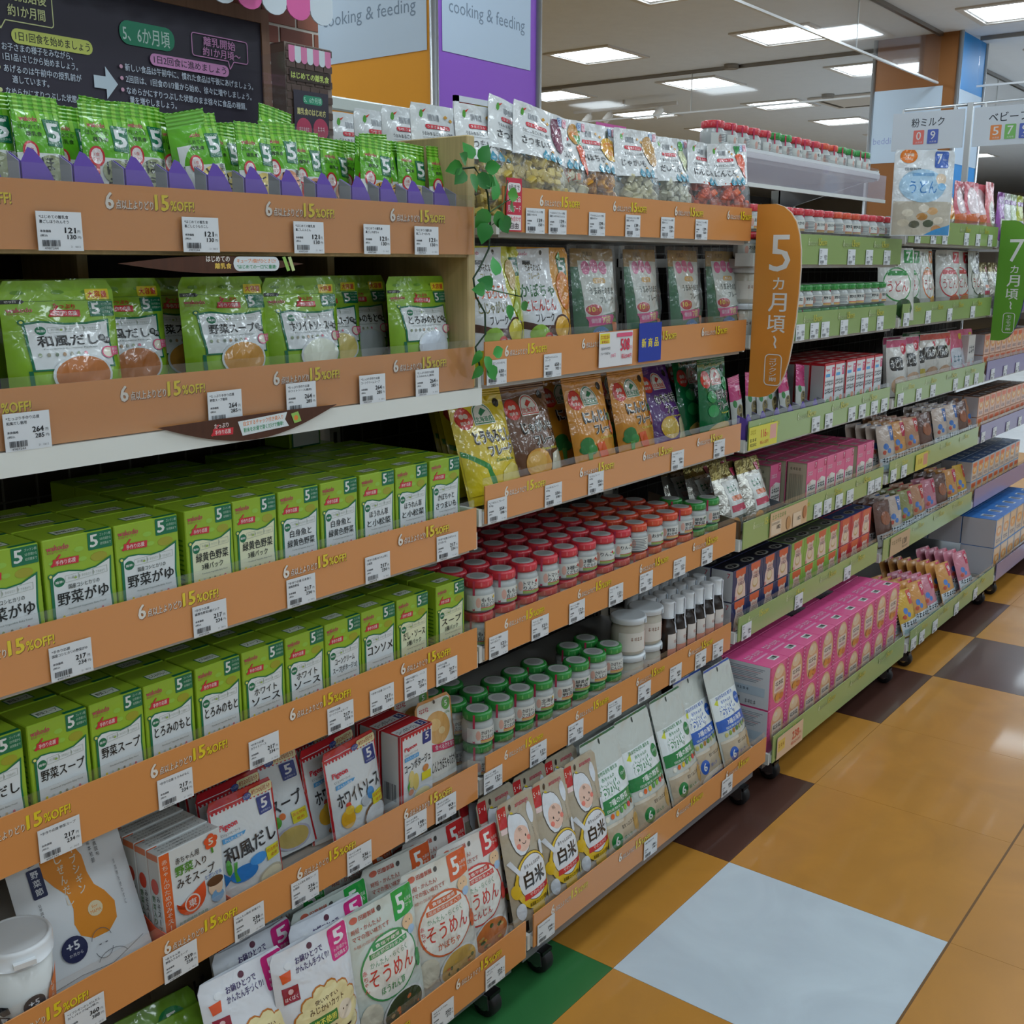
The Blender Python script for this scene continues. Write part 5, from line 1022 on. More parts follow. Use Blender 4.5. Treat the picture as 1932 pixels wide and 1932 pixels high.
for i, (k, px, y, rx, ry, rz, dz) in enumerate([('sweet potato', 930, .06, -.1, 0, 0, 0), ('sweet potato', 972, .05, -.12, .18, 0, 0), ('sweet potato', 1018, .035, -.08, .12, 0, 0), ('potato and carrot', 1068, .045, -.06, 0, .03, .001), ('pumpkin', 1130, .045, -.08, 0, .02, 0), ('potato', 1205, .04, -.05, -.02, 0, -.006), ('radish', 1275, .05, -.08, -.03, .05, -.006), ('carrot', 1333, .045, -.06, .02, 0, -.01), ('carrot', 1380, .03, -.05, -.08, -.1, -.025)]):
    inst(VB[k], (Xp(px, y, 1.35), y, ZV), (rx, ry, rz), 'bag of cut %s, %s along the cut vegetable shelf' % (k, ORD[i]), 'bags of cut vegetables')
for i, (x, y) in enumerate(((.06, .12), (.058, .18), (.056, .24), (.055, .30), (.17, .125), (.27, .12), (.40, .13), (.52, .12), (.70, .125), (.80, .13))):
    k = ('sweet potato',) * 4 + ('sweet potato', 'potato and carrot', 'pumpkin', 'potato', 'radish', 'carrot')
    inst(VB[k[i]], (x, y, ZV), (-.04, 0, 0), 'bag of cut %s in the rear of the cut vegetable shelf, %s behind' % (k[i], ORD[i % 4] if i < 4 else 'next'), 'bags of cut vegetables')

# ------------------------------------------------------------------ yellow and orange flake pouches, clear bags
def duo_pouch(edge, t1, t2, c1, c2, seed, flake, pic):
    w_, h = 14.6, 20.0
    body, sf = pouch(w_, h, 4.0, edge, 'stand', 'f', (), .7, .15, seed)
    a = Art('f').p([(.1, .2), (9.4, .2), (10.4, 6), (8.8, 12), (9.4, h - .2), (.1, h - .6)], '#dfe3e6').e(7.0, h - 1.2, .35, .5, '#4a4438', 10)
    a.t('wakodo', .6, h - 1.8, 3.4, h - 1.0, '#bd3f5c', .02).r(1.9, h - 3.6, 4.0, h - 2.8, '#2c2a26').t('旨みそのまま', 2.6, h - 5.0, 6.4, h - 3.4, '#4a3a1e', .03).t('フレーク', 2.8, h - 6.6, 5.8, h - 5.2, '#8a7a1e', .03)
    five(a, 11.2, h - 5.8, 13.8, h - 2.2, sub=None)
    a.t(t1, .6, h - 10.2, 8.8, h - 7.4, c1, .02).t(t2, 1.2, h - 13.0, 8.6, h - 10.6, c2, .015).t('フレーク', 3.2, h - 15.2, 7.6, h - 13.4, '#26231f', .015)
    a.p([(.1, h - 14.6), (4, h - 15.8), (8.6, h - 16), (11.0, h - 15.2), (11.6, h - 16.6), (8, h - 18), (3.6, h - 17), (.1, h - 16.2)], '#4a2a1c').e(10.0, 3.6, 2.7, 2.6, '#4a2a1c', 20).e(10.0, 3.5, 2.3, 2.3, flake, 20).e(4.0, 2.4, 2.2, 2.0, '#8ab53a').e(6.0, 1.6, 1.1, 1.1, '#c22c2c').t('100%', 5.4, 1.6, 6.6, 2.1, '#f2e8e0', .02)
    pic(a, h)
    return ('flake_pouch', 'pouch', body, [('front_print', pprint(a.shift(3.2, .845), sf))])
D1 = duo_pouch('#c6c62a', 'とうもろこし', 'とじゃがいも', '#d2602a', '#6f6a2a', 41, '#cfc444', lambda a, h: a.e(11.0, h - 5.6, 1.3, 3.0, '#c2a45a').p([(10, h - 12), (12, h - 8), (12.6, h - 12), (11.4, h - 15)], '#9ab52a'))
D2 = duo_pouch('#d6972c', 'かぼちゃ', 'とにんじん', '#2f6a3a', '#c23a2c', 42, '#d9a52a', lambda a, h: a.e(12.0, h - 9, 2.2, 4.0, '#d97a22').e(12.0, h - 9, 1.4, 3.0, '#e2932e').p([(11, h - 2.2), (12, h - 1), (12.4, h - 3)], '#4f9a3a'))
ZB2 = 1.0535
inst(D1, (Xp(944, .045, 1.12), .045, ZB2), (-.08, 0, .04), 'yellow edged corn and potato flake pouch beside the wooden post')
inst(D2, (Xp(1032, .045, 1.12), .045, ZB2), (-.08, 0, -.05), 'orange edged pumpkin and carrot flake pouch')
w_, h = 12.4, 19.8
body, sf = pouch(w_, h, 3.2, '#2f6a44', 'stand', 'f', [(h - 3.4, h, '#9a7a3e')], .2, .14, 43)
a = Art('f').p([(2.2, 4.4), (w_ - .1, 6.0), (w_ - .1, h - 3.0), (1.9, h - 2.8)], '#c9cdc4').t('YUKO', 3.4, h - 2.0, 6.2, h - .9, '#6a5226', .02)
for k in range(3): a.e(3.8 + 2.5 * k, h - 4.4 + .3 * (k % 2), 1.2, 1.5, '#cf5a8a', 14).t('無添加', 3.0 + 2.5 * k, h - 4.6, 4.6 + 2.5 * k, h - 4.0, '#f0d2de')
a.rr(5.2, h - 7.8, 9.0, h - 6.6, .5, '#d2a03a').t('離乳食', 6.0, h - 7.6, 8.4, h - 6.8, '#fbf0d8').t('うまみそのまま', 4.0, h - 10.2, 11.2, h - 8.6, '#2c4438', .015).t('フレーク', 6.4, h - 12.2, 11.0, h - 10.7, '#2c4438', .015)
a.e(4.4, 6.3, 2.3, 1.4, '#e4dada', 18).e(4.4, 6.3, 2.1, 1.2, '#b8262e', 18).t('10', 3.0, 5.8, 4.6, 7.0, '#f0d84a', .03).t('ヶ月', 4.7, 5.9, 6.0, 6.7, '#f0d84a').p([(2.6, 2.6), (9.6, 3.2), (10.6, 4.4), (9.6, 5.2), (3.6, 4.9), (2.0, 4.9), (2.8, 3.8)], '#cf4f86').t('7袋', 6.2, 3.2, 9.0, 5.0, '#f6e49a', .03).t('個包装', 3.4, 3.4, 5.8, 4.5, '#f2d6e2', .02)
a.e(5.8, .9, 2.4, 1.8, '#3a72a8', 18).t('100%', 4.6, 1.0, 7.0, 1.7, '#dce8f0', .02).p([(9.4, 3.6), (11.2, 3.4), (11.2, .2), (10, .1)], '#dc722a').p([(9.6, 3.6), (10.6, 5.2), (11.2, 3.6)], '#3f8a3a')
outer, _s = pouch(13.8, 20.6, 4.6, '#e8ecec', 'pillow', 'bag', (), .1, .3, 44, step=1.4)
CB = ('bagged_flake_pouch', 'pouch', body, [('front_print', pprint(a.shift(3.2, .85), sf)), ('clear_bag', outer)])
for i, px in enumerate((1128, 1218, 1298, 1370)):
    inst(CB, (Xp(px, .05, 1.12), .05, ZB2 + .002), (-.1, 0, (-.1, .02, 0, -.12)[i]), 'green flake pouch in a clear bag, %s from the yellow pouches' % ORD[i], 'flake pouches in clear bags')
# ------------------------------------------------------------------ hokkaido flake pouches
def flake_pouch(name, col, t, sub, pic, seed, inner):
    w_, h = 13.4, 19.4
    body, sf = pouch(w_, h, 4.4, col, 'stand', 'f', (), .2, .14, seed, crimp=1.4)
    a = Art('f').e(2.6, h - 5.2, 1.9, 2.1, '#c23026', 18).e(2.6, h - 5.2, 1.6, 1.8, '#cf4034', 18).e(2.2, h - 4.8, .5, .5, '#ecd8c8', 10).e(3.1, h - 4.8, .5, .5, '#ecd8c8', 10).t('離乳食', 1.6, h - 6.4, 3.7, h - 5.7, '#f0dccc', .02)
    a.p(arc(7.0, h - 5.4, 2.5, 2.8, 0, PI, 12) + [(4.4, h - 6.8), (9.6, h - 6.8)], '#e4e2d6').p(arc(7.0, h - 5.4, 2.3, 2.6, 0, PI, 12) + [(4.6, h - 6.6), (9.4, h - 6.6)], '#2c7a52' if inner == 'g' else '#c23a32' if inner == 'r' else '#e4e2d6').p(arc(7.0, h - 5.4, 2.1, 2.4, 0, PI, 12) + [(4.8, h - 6.4), (9.2, h - 6.4)], '#e4e2d6').p([(6.2, h - 4.6), (7.2, h - 3.6), (8.2, h - 4.2), (7.2, h - 4.8), (6.6, h - 5.2)], '#2c7a52' if inner == 'g' else '#c23a32').t('北海道産', 4.9, h - 6.3, 9.1, h - 5.2, '#2c7a52' if inner == 'g' else '#c23a32', .03)
    a.e(11.4, h - 3.0, .75, .85, '#1c1a18', 12)
    lines = (t, 'フレーク')
    for c, b in (('#f1efe6', .09), ('#211f1c', .028)):
        a.t(t, 3.0, h - 10.4, 12.2, h - 7.8, c, b).t('フレーク', 5.2, h - 12.9, 12.0, h - 10.7, c, b)
    a.t(sub, 6.4, h - 13.9, 11.4, h - 13.3, '#e6d84a' if col != '#d8bf2c' else '#3f7a2c', .02)
    pic(a, h)
    return ('flake_pouch', 'pouch', body, [('front_print', pprint(a.shift(1.4, .93), sf))])
def f_corn(a, h): a.p([(.2, .2), (5.0, .2), (4.4, 5), (.2, 8)], '#e6cf2a').p([(.2, 8.6), (4.6, 5.4), (6.2, .2), (4.8, .2), (4.0, 4.6), (.2, 7.6)], '#2f8a3a').p([(6.6, .2), (13.2, .2), (13.2, 4), (10, 5), (7.4, 3.6)], '#d6c668')
def f_pot(a, h): a.e(5.2, 3.2, 3.2, 2.9, '#d69a3a').e(4.6, 3.6, 2.4, 2.0, '#dfae52').p([(7.6, .3), (13.2, .3), (13.2, 5.6), (9.4, 4.6)], '#cfcbb4')
def f_car(a, h): a.e(2.6, 5.0, 1.6, 1.4, '#2f7a3c').e(1.7, 4.0, 1.0, .9, '#2f7a3c').e(3.6, 3.8, 1.1, 1.0, '#3a8a44').p([(2.2, 3.4), (3.4, 3.4), (3.2, 1.0), (2.4, 1.0)], '#5a9a4a').p([(4.8, 4.8), (7.2, 5.0), (8.4, 1.6), (7.4, .4), (5.4, 2)], '#dc5a22').e(11.6, 7.6, .8, 1.8, '#dc5a22').e(11.8, 9.8, .9, .9, '#2f7a3c')
def f_pur(a, h): a.e(5.4, 3.4, 3.2, 2.6, '#dfb42c').e(5.0, 3.8, 2.4, 1.8, '#e6c24a').p([(8, .4), (13, .4), (13, 6), (9.6, 5)], '#d8d0a4')
def f_pmp(a, h): a.e(6.8, 1.6, 5.4, 2.2, '#cfae5c').e(3.4, 6.6, 1.8, 1.5, '#2f9a52').e(11.0, 12.6, 1.5, 1.7, '#2f9a52').e(3.6, 10.0, 1.6, 1.4, '#2f9a52').e(11.6, 5.4, 1.4, 1.5, '#2f9a52')
FK = {'yellow corn': flake_pouch('corn', '#d8bf2c', 'とうもろこし', 'Corn flakes', f_corn, 51, 'g'), 'brown potato': flake_pouch('pot', '#6a4326', 'じゃがいも', 'Potato flakes', f_pot, 52, 'r'), 'orange carrot': flake_pouch('car', '#cf8a26', 'にんじん', 'Carrot flakes', f_car, 53, 'g'), 'purple potato': flake_pouch('pur', '#5a3078', 'むらさき芋', 'Purple potato', f_pur, 54, 'r'), 'dark green pumpkin': flake_pouch('pmp', '#0f6a3c', 'かぼちゃ', 'Pumpkin flakes', f_pmp, 55, 'r')}
ZB3 = .8295
fl = [('yellow corn', 938, .035, -.3, -.06), ('brown potato', 1022, .045, -.28, -.02), ('orange carrot', 1082, .1, -.26, 0), ('orange carrot', 1130, .04, -.24, 0), ('orange carrot', 1207, .05, -.22, 0), ('purple potato', 1268, .07, -.34, 0), ('dark green pumpkin', 1318, .085, -.2, 0), ('dark green pumpkin', 1350, .045, -.1, .02), ('yellow corn', 915, .1, -.3, -.05), ('yellow corn', 900, .15, -.3, -.05), ('yellow corn', 886, .2, -.3, -.05), ('brown potato', 1010, .11, -.28, 0), ('orange carrot', 1170, .12, -.22, 0), ('orange carrot', 1140, .17, -.22, 0), ('dark green pumpkin', 1300, .14, -.2, 0)]
for i, (k, px, y, rx, rz) in enumerate(fl):
    inst(FK[k], (Xp(px, y, .88), y, ZB3), (rx, 0, rz), '%s flake pouch, %s %s the flake pouch shelf' % (k, ORD[i] if i < 8 else ORD[i - 8], 'along' if i < 8 else 'in the back row of'), 'hokkaido flake pouches')

# ------------------------------------------------------------------ baby food jars
_jar = {}
def jar(lidc, title, dots, back=False):
    key = (lidc, title, back)
    if key in _jar: return _jar[key]
    gl = MB().lathe([(.021, 0), (.026, .003), (.0275, .008), (.028, .03), (.0265, .037), (.022, .042), (.0225, .044)], M('#a4a9a8', 'l'), 22).mesh('jar')
    mb = MB().lathe([(.0235, .0425), (.0255, .0435), (.0262, .046), (.0262, .054), (.0245, .0575), (.0215, .0582)], M(lidc, 'l'), 26)
    mb.lathe([(.0195, .0583), (.0195, .0586)], M('#b9bcba', 'l'), 22).lathe([(.0135, .0587), (.0135, .0589)], M('#a3a6a4', 'l'), 18)
    lc = {'#c8323e': '#d4666a', '#cf4a2c': '#da7656', '#2c8c3c': '#62aa62'}[lidc]
    for k in range(26):
        q = 2 * PI * k / 26
        if k % 2: mb.add([(.0265 * cos(q + d) , .0265 * sin(q + d), z) for d, z in ((-.05, .0465), (.05, .0465), (.05, .0535), (-.05, .0535))], [(0, 1, 2, 3)], M(lc, 'g'))
    lid = mb.mesh('lid')
    R_ = 2.83
    a = Art('g').r(-3.0, .5, 3.4, 3.15, '#cfd2cd')
    a.e(-.9, 1.9, .45, .9, '#d6a99a', 10).r(-1.9, .5, -1.5, 5.6, '#b83a58')
    if not back:
        a.t(title[0], -.4, 1.95, 2.4, 2.75, '#24262a', .02)
        if len(title) > 1: a.t(title[1], -.4, 1.15, 2.4, 1.9, '#24262a', .02)
        for k, c in enumerate(dots): a.e(2.3 + .5 * k, 2.6 - .3 * k, .28, .28, c, 10)
        a.r(-.5, .55, 3.6, 1.0, '#8fa85a' if len(dots) else '#c9a86a').r(-.5, 1.0, 3.4, 1.12, '#c2403c')
    else:
        for k in range(7): a.r(-1.2, .75 + .33 * k, 2.4 - (k % 3) * .4, .9 + .33 * k, '#6d7278')
    def fn(u, v, l):
        r = (R_ * .01 if v < 3.2 else .0266) + l
        return (r * sin(u / R_), -r * cos(u / R_), v * .01)
    lb = a.mesh('label', fn, [k * .35 for k in range(-12, 13)], [])
    _jar[key] = ('baby_food_jar', 'jar', gl, [('lid', lid), ('label', lb)])
    return _jar[key]
RED_L, ORG_L, GRN_L = '#c8323e', '#cf4a2c', '#2c8c3c'
J4 = [(RED_L, ('ももと', '白ぶどう'), ('#e2c23a',))] * 2 + [(RED_L, ('トマトと', 'りんご'), ('#c22c2c',))] * 2 + [(RED_L, ('3種の', 'くだもの'), ('#c22c2c', '#d9722e'))] * 2 + [(RED_L, ('りんご',), ('#c22c2c', '#6fae3a'))] * 2 + [(ORG_L, ('おかゆ',), ('#6fae3a',))] * 2 + [(ORG_L, ('野菜と', 'おかゆ'), ())] * 2 + [(GRN_L, ('緑黄色', '野菜'), ('#3a7a3a',))] * 2
Z4 = .5965
def jar_block(spec, x0, y0, z, dep, shelf, group, step=.0625, lab=None):
    for i, (lc, t, dt) in enumerate(spec):
        d = dep[i] if isinstance(dep, (list, tuple)) else dep
        for k in range(d):
            jj = jar(lc, t, dt, back=(i % 3 == 2 and k == 0 and len(t) < 2))
            cn = {RED_L: 'red', ORG_L: 'orange-red', GRN_L: 'green'}[lc]
            inst(jj, (x0 + step * i + random.uniform(-.001, .001), y0 + .0585 * k, z), (0, 0, random.uniform(-.85, -.35)), '%s-lid jar, %s column, %s row back, upper layer, %s' % (cn, ORD[i], ORD[k], shelf), group)
def jar_base(spec, x0, y0, z, dep, shelf, group, step=.0625):
    for i, (lc, t, dt) in enumerate(spec):
        d = dep[i] if isinstance(dep, (list, tuple)) else dep
        for k in range(d):
            cn = {RED_L: 'red', ORG_L: 'orange-red', GRN_L: 'green'}[lc]
            inst(jar(lc, t, dt), (x0 + step * i, y0 + .0585 * k, z), (0, 0, random.uniform(-.85, -.35)), '%s-lid jar, %s column, %s row back, lower layer, %s' % (cn, ORD[i], ORD[k], shelf), group)
dep4 = [5, 5, 5, 5, 5, 5, 5, 5, 5, 4, 4, 4, 2, 1]
jar_block(J4, .036, .038, Z4 + .0592, dep4, 'red-lid jar shelf', 'jars on the red-lid shelf')
jar_base(J4, .036, .038, Z4, [1] * 14, 'red-lid jar shelf', 'jars on the red-lid shelf')
Z5B = .3575
J5 = [(GRN_L, ('かぼちゃと', 'さつまいも'), ())] * 3 + [(GRN_L, ('北海道', 'コーン'), ('#e2c23a',))] + [(GRN_L, ('鶏肉と', '野菜'), ())] + [(GRN_L, ('緑黄色', '野菜'), ())] + [(GRN_L, ('かぼちゃと', 'にんじん'), ())] * 2
jar_block(J5, .036, .04, Z5B + .0592, [3, 3, 2, 2, 2, 1, 2, 2], 'green-lid jar shelf', 'jars on the green-lid shelf', .0600)
jar_base(J5, .036, .04, Z5B, [2, 3, 2, 2, 2, 1, 2, 2], 'green-lid jar shelf', 'jars on the green-lid shelf', .0600)
# white lidded paste jars
def lid_jar():
    g = MB().lathe([(.03, 0), (.034, .003), (.035, .008), (.035, .055), (.031, .062), (.031, .068)], M('#b7b2a4', 'l'), 24).mesh('jar')
    ld = MB().lathe([(.037, .067), (.0385, .069), (.0385, .0765), (.037, .079), (.034, .0797)], M('#ccd2d6', 'l'), 26).mesh('lid')
    a = Art('g').r(-6, .9, 5, 4.9, '#d6d3cc').r(.6, .9, 5, 4.9, '#d99a86').t('#4', -3.5, 3.2, -.6, 4.0, '#8a6a5a').t('#3', 1.2, 3.0, 4.0, 3.9, '#f0e2da', .02).r(-.3, 6.8, .3, 7.8, '#c3d2dc')
    def fn(u, v, l): r = (.0352 if v < 5.2 else .0388) + l; return (r * sin(u / 3.5), -r * cos(u / 3.5), v * .01)
    return ('paste_jar', 'jar', g, [('lid', ld), ('label', a.mesh('label', fn, [k * .5 for k in range(-13, 11)], []))])
LJ = lid_jar()
for i, x in enumerate((.530, .606)):
    for k in range(2): inst(LJ, (x, .043 + .004 * i, Z5B + .0802 * k), (0, 0, .15), 'paste jar with wide white lid, %s column, %s of the stack' % (ORD[i], ('bottom', 'top')[k]), 'white lidded paste jars')
bt = MB().lathe([(.019, 0), (.021, .003), (.021, .092), (.018, .102), (.012, .112), (.0115, .122)], M('#231812', 'l'), 20).mesh('bottle')
cp = MB().lathe([(.0165, .118), (.0165, .151), (.015, .154), (.012, .155)], M('#d3d6d8', 'l'), 20).lathe([(.0172, .118), (.0172, .121)], M('#c3c8cc', 'l'), 20).mesh('cap')
a = Art('g').r(-2.2, 1.2, 2.9, 8.4, '#dad5d0').r(-2.2, 2.4, 2.9, 5.0, '#dc8a78').t('#5', -.7, 6.2, 1.4, 7.0, '#b9705e').t('#4', -.6, 3.4, 1.3, 4.2, '#f2dcd4').r(-.25, 8.5, .45, 15.4, '#c3cdd8')
def fnb(u, v, l):
    r = (.0212 if v < 8.6 else (.0212 - (v - 8.6) * .0025 if v < 10.4 else .0170)) + l
    return (r * sin(u / 2.1), -r * cos(u / 2.1), v * .01)
BT = ('seasoning_bottle', 'bottle', bt, [('cap', cp), ('label', a.mesh('label', fnb, [k * .35 for k in range(-7, 9)], [1.8 * k for k in range(1, 9)]))])
for k in range(3):
    for i in range(6):
        inst(BT, (.677 + .0445 * i - .0 * k, .034 + .0455 * k, Z5B), (0, 0, .15 + random.uniform(-.1, .1)), 'dark glass bottle with white cap, %s column, %s row back' % (ORD[i], ORD[k]), 'dark seasoning bottles')
# ------------------------------------------------------------------ rice pouches on the bottom shelf
Z6B = .1025
w_, h = 10.4, 23.2
body, sf = pouch(w_, h, 3.4, '#aaa08c', 'stand', 'f', (), 1.0, .08, 61)
a = Art('f')
a.rr(.3, h - 4.2, 2.4, h - .6, .2, '#b8282c').t('5・6', .5, h - 2.4, 2.2, h - 1.4, '#f0e2dc', .02).rr(.4, h - 5.2, 2.6, h - 4.3, .15, '#dcc4c0').e(3.5, h - 1.4, .35, .6, '#3a322a', 10).t('amatsuya', 5.0, h - 2.2, 8.6, h - 1.2, '#b8485a', .02)
a.e(3.6, h - 3.4, .7, 1.2, '#c9b42c').e(8.4, h - 4.0, .8, 1.9, '#d3dae2').vt('こまかくつぶした', 8.0, 8.4, h - 6.2, h - 9.8, '#6a6052')
def outl(f, c, dx): f(dx, c)
HD = [(4.2, 13.2), (3.2, 13.4), (2.5, 14.3), (2.0, 15.6), (1.75, 17.0), (1.85, 18.4), (2.2, 19.6), (2.6, 20.6), (2.95, 21.0), (3.35, 20.7), (4.0, 20.5), (4.9, 20.4), (5.8, 19.9), (6.5, 19.0), (6.95, 17.8), (7.0, 16.4), (6.6, 15.0), (5.6, 13.7)]
a.p(HD, '#4a4238').p([(4.35 + (x - 4.35) * .955, 16.9 + (y - 16.9) * .965) for x, y in HD], '#dbe0e6')
a.e(4.7, 16.0, 2.05, 2.2, '#e9c2ae', 22).e(4.0, 15.9, .18, .24, '#2c241f', 8).e(5.7, 16.2, .18, .24, '#2c241f', 8).e(3.4, 15.0, .5, .45, '#e07a6a', 12).e(6.3, 15.6, .45, .45, '#e07a6a', 12).pl(arc(4.9, 15.5, .5, .5, 3.4, 6.0, 6), .1, '#2c241f')
for k in range(3): a.ln(4.3 + .25 * k, 17.9, 4.5 + .25 * k, 17.3, .07, '#4a3a30')
a.e(5.3, 8.4, 4.6, 5.0, '#4a3f22', 30).e(5.3, 8.4, 4.45, 4.85, '#d9b52c', 30).p([(3.6, 3.8), (7.2, 3.8), (7.0, 2.6), (3.9, 2.6)], '#d9b52c').e(5.4, 9.0, 3.9, 3.9, '#4a3f22', 28).e(5.4, 9.0, 3.78, 3.78, '#dfe2e6', 28)
a.e(1.0, 7.8, .8, 1.3, '#d9b52c', 12).p([(.2, 13.0), (.9, 13.4), (2.6, 10.6), (2.1, 10.0)], '#d8dde4')
a.t('赤ちゃんのおかゆ', 3.2, 11.0, 7.8, 11.7, '#2c2824', .01).t('白米', 2.6, 7.6, 8.2, 10.6, '#191715', .04).p([(2.2, 5.8), (8.8, 6.0), (9.0, 7.0), (2.4, 6.8)], '#c22c30').t('やわらかめ', 3.4, 6.1, 7.8, 6.8, '#f2ded8').t('新潟産コシヒカリ使用', 3.2, 4.3, 7.8, 5.0, '#5a4a1c', .02)
a.e(8.9, 12.8, .7, 1.3, '#d3dae2').e(1.4, 4.2, .9, 1.5, '#d3dae2').e(9.2, 4.6, .6, 1.1, '#c9b42c').t('11', 1.6, .4, 4.6, 2.4, '#1d1a17', .03).e(5.3, 2.3, .5, .5, '#1d1a17', 12).rr(6.4, .9, 9.8, 1.7, .3, '#3a342c')
RP = ('rice_pouch', 'pouch', body, [('front_print', pprint(a, sf))])
for i, (px, n_) in enumerate(((1008, 5), (1070, 3), (1126, 2))):
    for k in range(n_): inst(RP, (Xp(px, -.085, .15) - .004 * k, -.085 + .04 * k, Z6B), (-.2, 0, .0), 'beige rice porridge pouch with hooded baby picture, %s stack, %s from the front' % (ORD[i], ORD[k]), 'beige rice pouches')
def okayu(c, edge, title, seed, veg_):
    w_, h = 12.8, 24.0
    body, sf = pouch(w_, h, 3.6, '#b9beb8', 'stand', 'f', (), .5, .12, seed)
    a = Art('f').r(.3, h - .5, w_ - .3, h - .06, edge).r(.3, 10.0, w_ - .3, 17.6, '#dfe6e6').e(6.4, h - 1.2, .3, .6, '#23302a', 8).p([(1.0, 16.0), (2.6, 17.2), (2.2, 15.4)], '#c9cf3a').t('国産野菜使用 離乳食', 2.0, 16.6, 9.4, 17.4, c, .01).t('赤ちゃんの', 3.4, 15.4, 7.6, 16.2, c, .02)
    for cc, b in ((c, .11), ('#e8eeee', .052)): a.t('おかゆ', 2.0, 12.4, 8.8, 15.2, cc, b)
    a.e(10.4, 15.0, 1.3, 1.4, c, 18).t('5か月', 9.6, 14.8, 11.2, 15.4, '#e2e8e6').r(.3, 9.6, w_ - .3, 12.2, c).t(title, 3.4, 10.6, 9.6, 11.8, '#eef2ee', .02).t('国産野菜100%使用', 2.4, 9.8, 10.4, 10.3, '#d3e2d6')
    for k in range(7): a.e(2.0 + 1.4 * k, 8.7 + .12 * k, .5, .55, ('#d9d6c8', '#d9622c', '#e2c23a', '#3f8a3f', '#7ab23a', '#c2342c', '#8a5a3a')[k] if veg_ else ('#b9b26a', '#7a9a3a', '#a8743a', '#5a8a4a', '#9aa86a', '#6a8a4a', '#8a8a4a')[k], 10)
    a.r(.3, .3, w_ - .3, 7.6, '#b3a58e').r(.3, 7.0, 6, 7.6, '#c9c2b2').t('粒をつぶした おかゆ', 5.2, 5.6, 10.8, 6.4, '#3a3228', .02).e(3.2, 4.0, 1.5, 1.6, c, 20).t('6', 2.6, 3.1, 3.8, 4.9, '#f0f2ee', .03).t('袋入り', 5.2, 3.4, 8.0, 4.2, c).e(7.0, 1.0, 5.4, 1.6, '#d9d6cc').e(10.6, 5.0, 1.3, 2.0, '#c29a5a').e(7.4, .5, 4.4, 1.0, '#8f9a4a' if veg_ else '#4a6aa0')
    return ('rice_pouch', 'pouch', body, [('front_print', pprint(a, sf))])
OG, OB = okayu('#1f7a3c', '#2c5a34', '7種の野菜', 62, True), okayu('#2c5ab0', '#2a4a9a', '3種の海藻', 63, False)
for i, (s_, px, y, k) in enumerate([(OG, 1180, -.088, 0), (OG, 1240, -.084, 0), (OG, 1302, -.084, 0), (OB, 1342, -.07, 1), (OB, 1396, -.088, 1), (OG, 1150, -.03, 2), (OG, 1206, -.03, 2), (OG, 1262, -.03, 2)]):
    inst(s_, (Xp(px, y, .15), y, Z6B), (-.3, 0, 0), '%s and white porridge pouch, %s %s' % ('blue' if s_ is OB else 'green', ORD[i] if i < 5 else ORD[i - 5], 'after the beige rice pouches' if i < 5 else 'in the back row behind the front green ones'), 'porridge pouches')
# ================================================================== third bay
ZT = 1.475
JT = [(RED_L, ('りんご',), ())] * 5 + [(GRN_L, ('野菜',), ())] * 2 + [(RED_L, ('もも',), ())] * 3 + [(ORG_L, ('おかゆ',), ())] * 2 + [(GRN_L, ('野菜',), ())] * 4
for i, (lc, t, dt) in enumerate(JT):
    inst(jar(lc, t, dt, back=i % 2 == 0), (.945 + .0588 * i, .115, ZT), (0, 0, random.uniform(-.3, .3)), 'jar on the clear topmost tray, %s along the row' % ORD[i], 'jars on the topmost tray')
jar_block([(RED_L, ('おかゆ',), ())] * 8 + [(ORG_L, ('野菜',), ())] * 3 + [(RED_L, ('りんご',), ())] * 4, .972, .035, 1.2385 + .0592, 2, 'jar shelf behind the orange sign', 'jars behind the orange sign', .0605)
jar_base([(RED_L, ('おかゆ',), ())] * 15, .972, .035, 1.2385, 1, 'jar shelf behind the orange sign', 'jars behind the orange sign', .0605)
jar_block([(GRN_L, ('野菜',), ())] * 11, 1.235, .035, 1.0605 + .0592, 2, 'second jar shelf behind the sign', 'jars on the second green bay shelf', .0575)
jar_base([(GRN_L, ('野菜',), ())] * 11, 1.235, .035, 1.0605, [1] * 11, 'second jar shelf behind the sign', 'jars on the second green bay shelf', .0575)
for i, x in enumerate((.993, 1.070, 1.147)):
    for k in range(2): inst(LJ, (x, .045, 1.0605 + .0802 * k), (0, 0, .1), 'wide white lidded jar beside the orange sign, %s column, %s layer' % (ORD[i], ('lower', 'upper')[k]), 'white lidded jars in the green bay')
# pink stick packs in purple cartons, red shelf
b2, sf2 = pouch(5.6, 14.6, 1.7, '#cfd2cc', 'pillow', 'f', [(8.9, 14.6, '#c9407e')], 0, .1, 72, crimp=1.9, step=.8)
a = Art('f').r(3.2, 9.4, 5.2, 11.6, '#d2286a').t('7', 3.8, 9.8, 4.7, 11.3, '#f2e6ec', .03).e(3.2, 6.0, 1.7, 1.8, '#9a8a5a').e(3.2, 3.2, 1.7, 1.5, '#8a7a4a').vt('野菜', 2.2, 4.0, 7.6, 4.0, '#2c2a20', .02).e(1.2, 8.2, .7, .9, '#3f8a4a')
SK2 = ('stick_pack', 'stick pack', b2, [('front_print', pprint(a, sf2))])
Z3R = .8235
for i, (px, y, ry) in enumerate(((1398, .05, -.1), (1420, .06, .1), (1442, .05, .05), (1462, .06, -.05), (1488, .04, -.1), (1512, .05, .15), (1530, .06, .1), (1478, .09, .2))):
    inst(SK2, (Xp(px, y, .9), y, Z3R + .001), (-.12, ry, 0), 'pink topped stick pack in purple carton, %s on the red carton shelf' % ORD[i], 'pink topped stick packs')
tm2 = tray_mesh(.075)
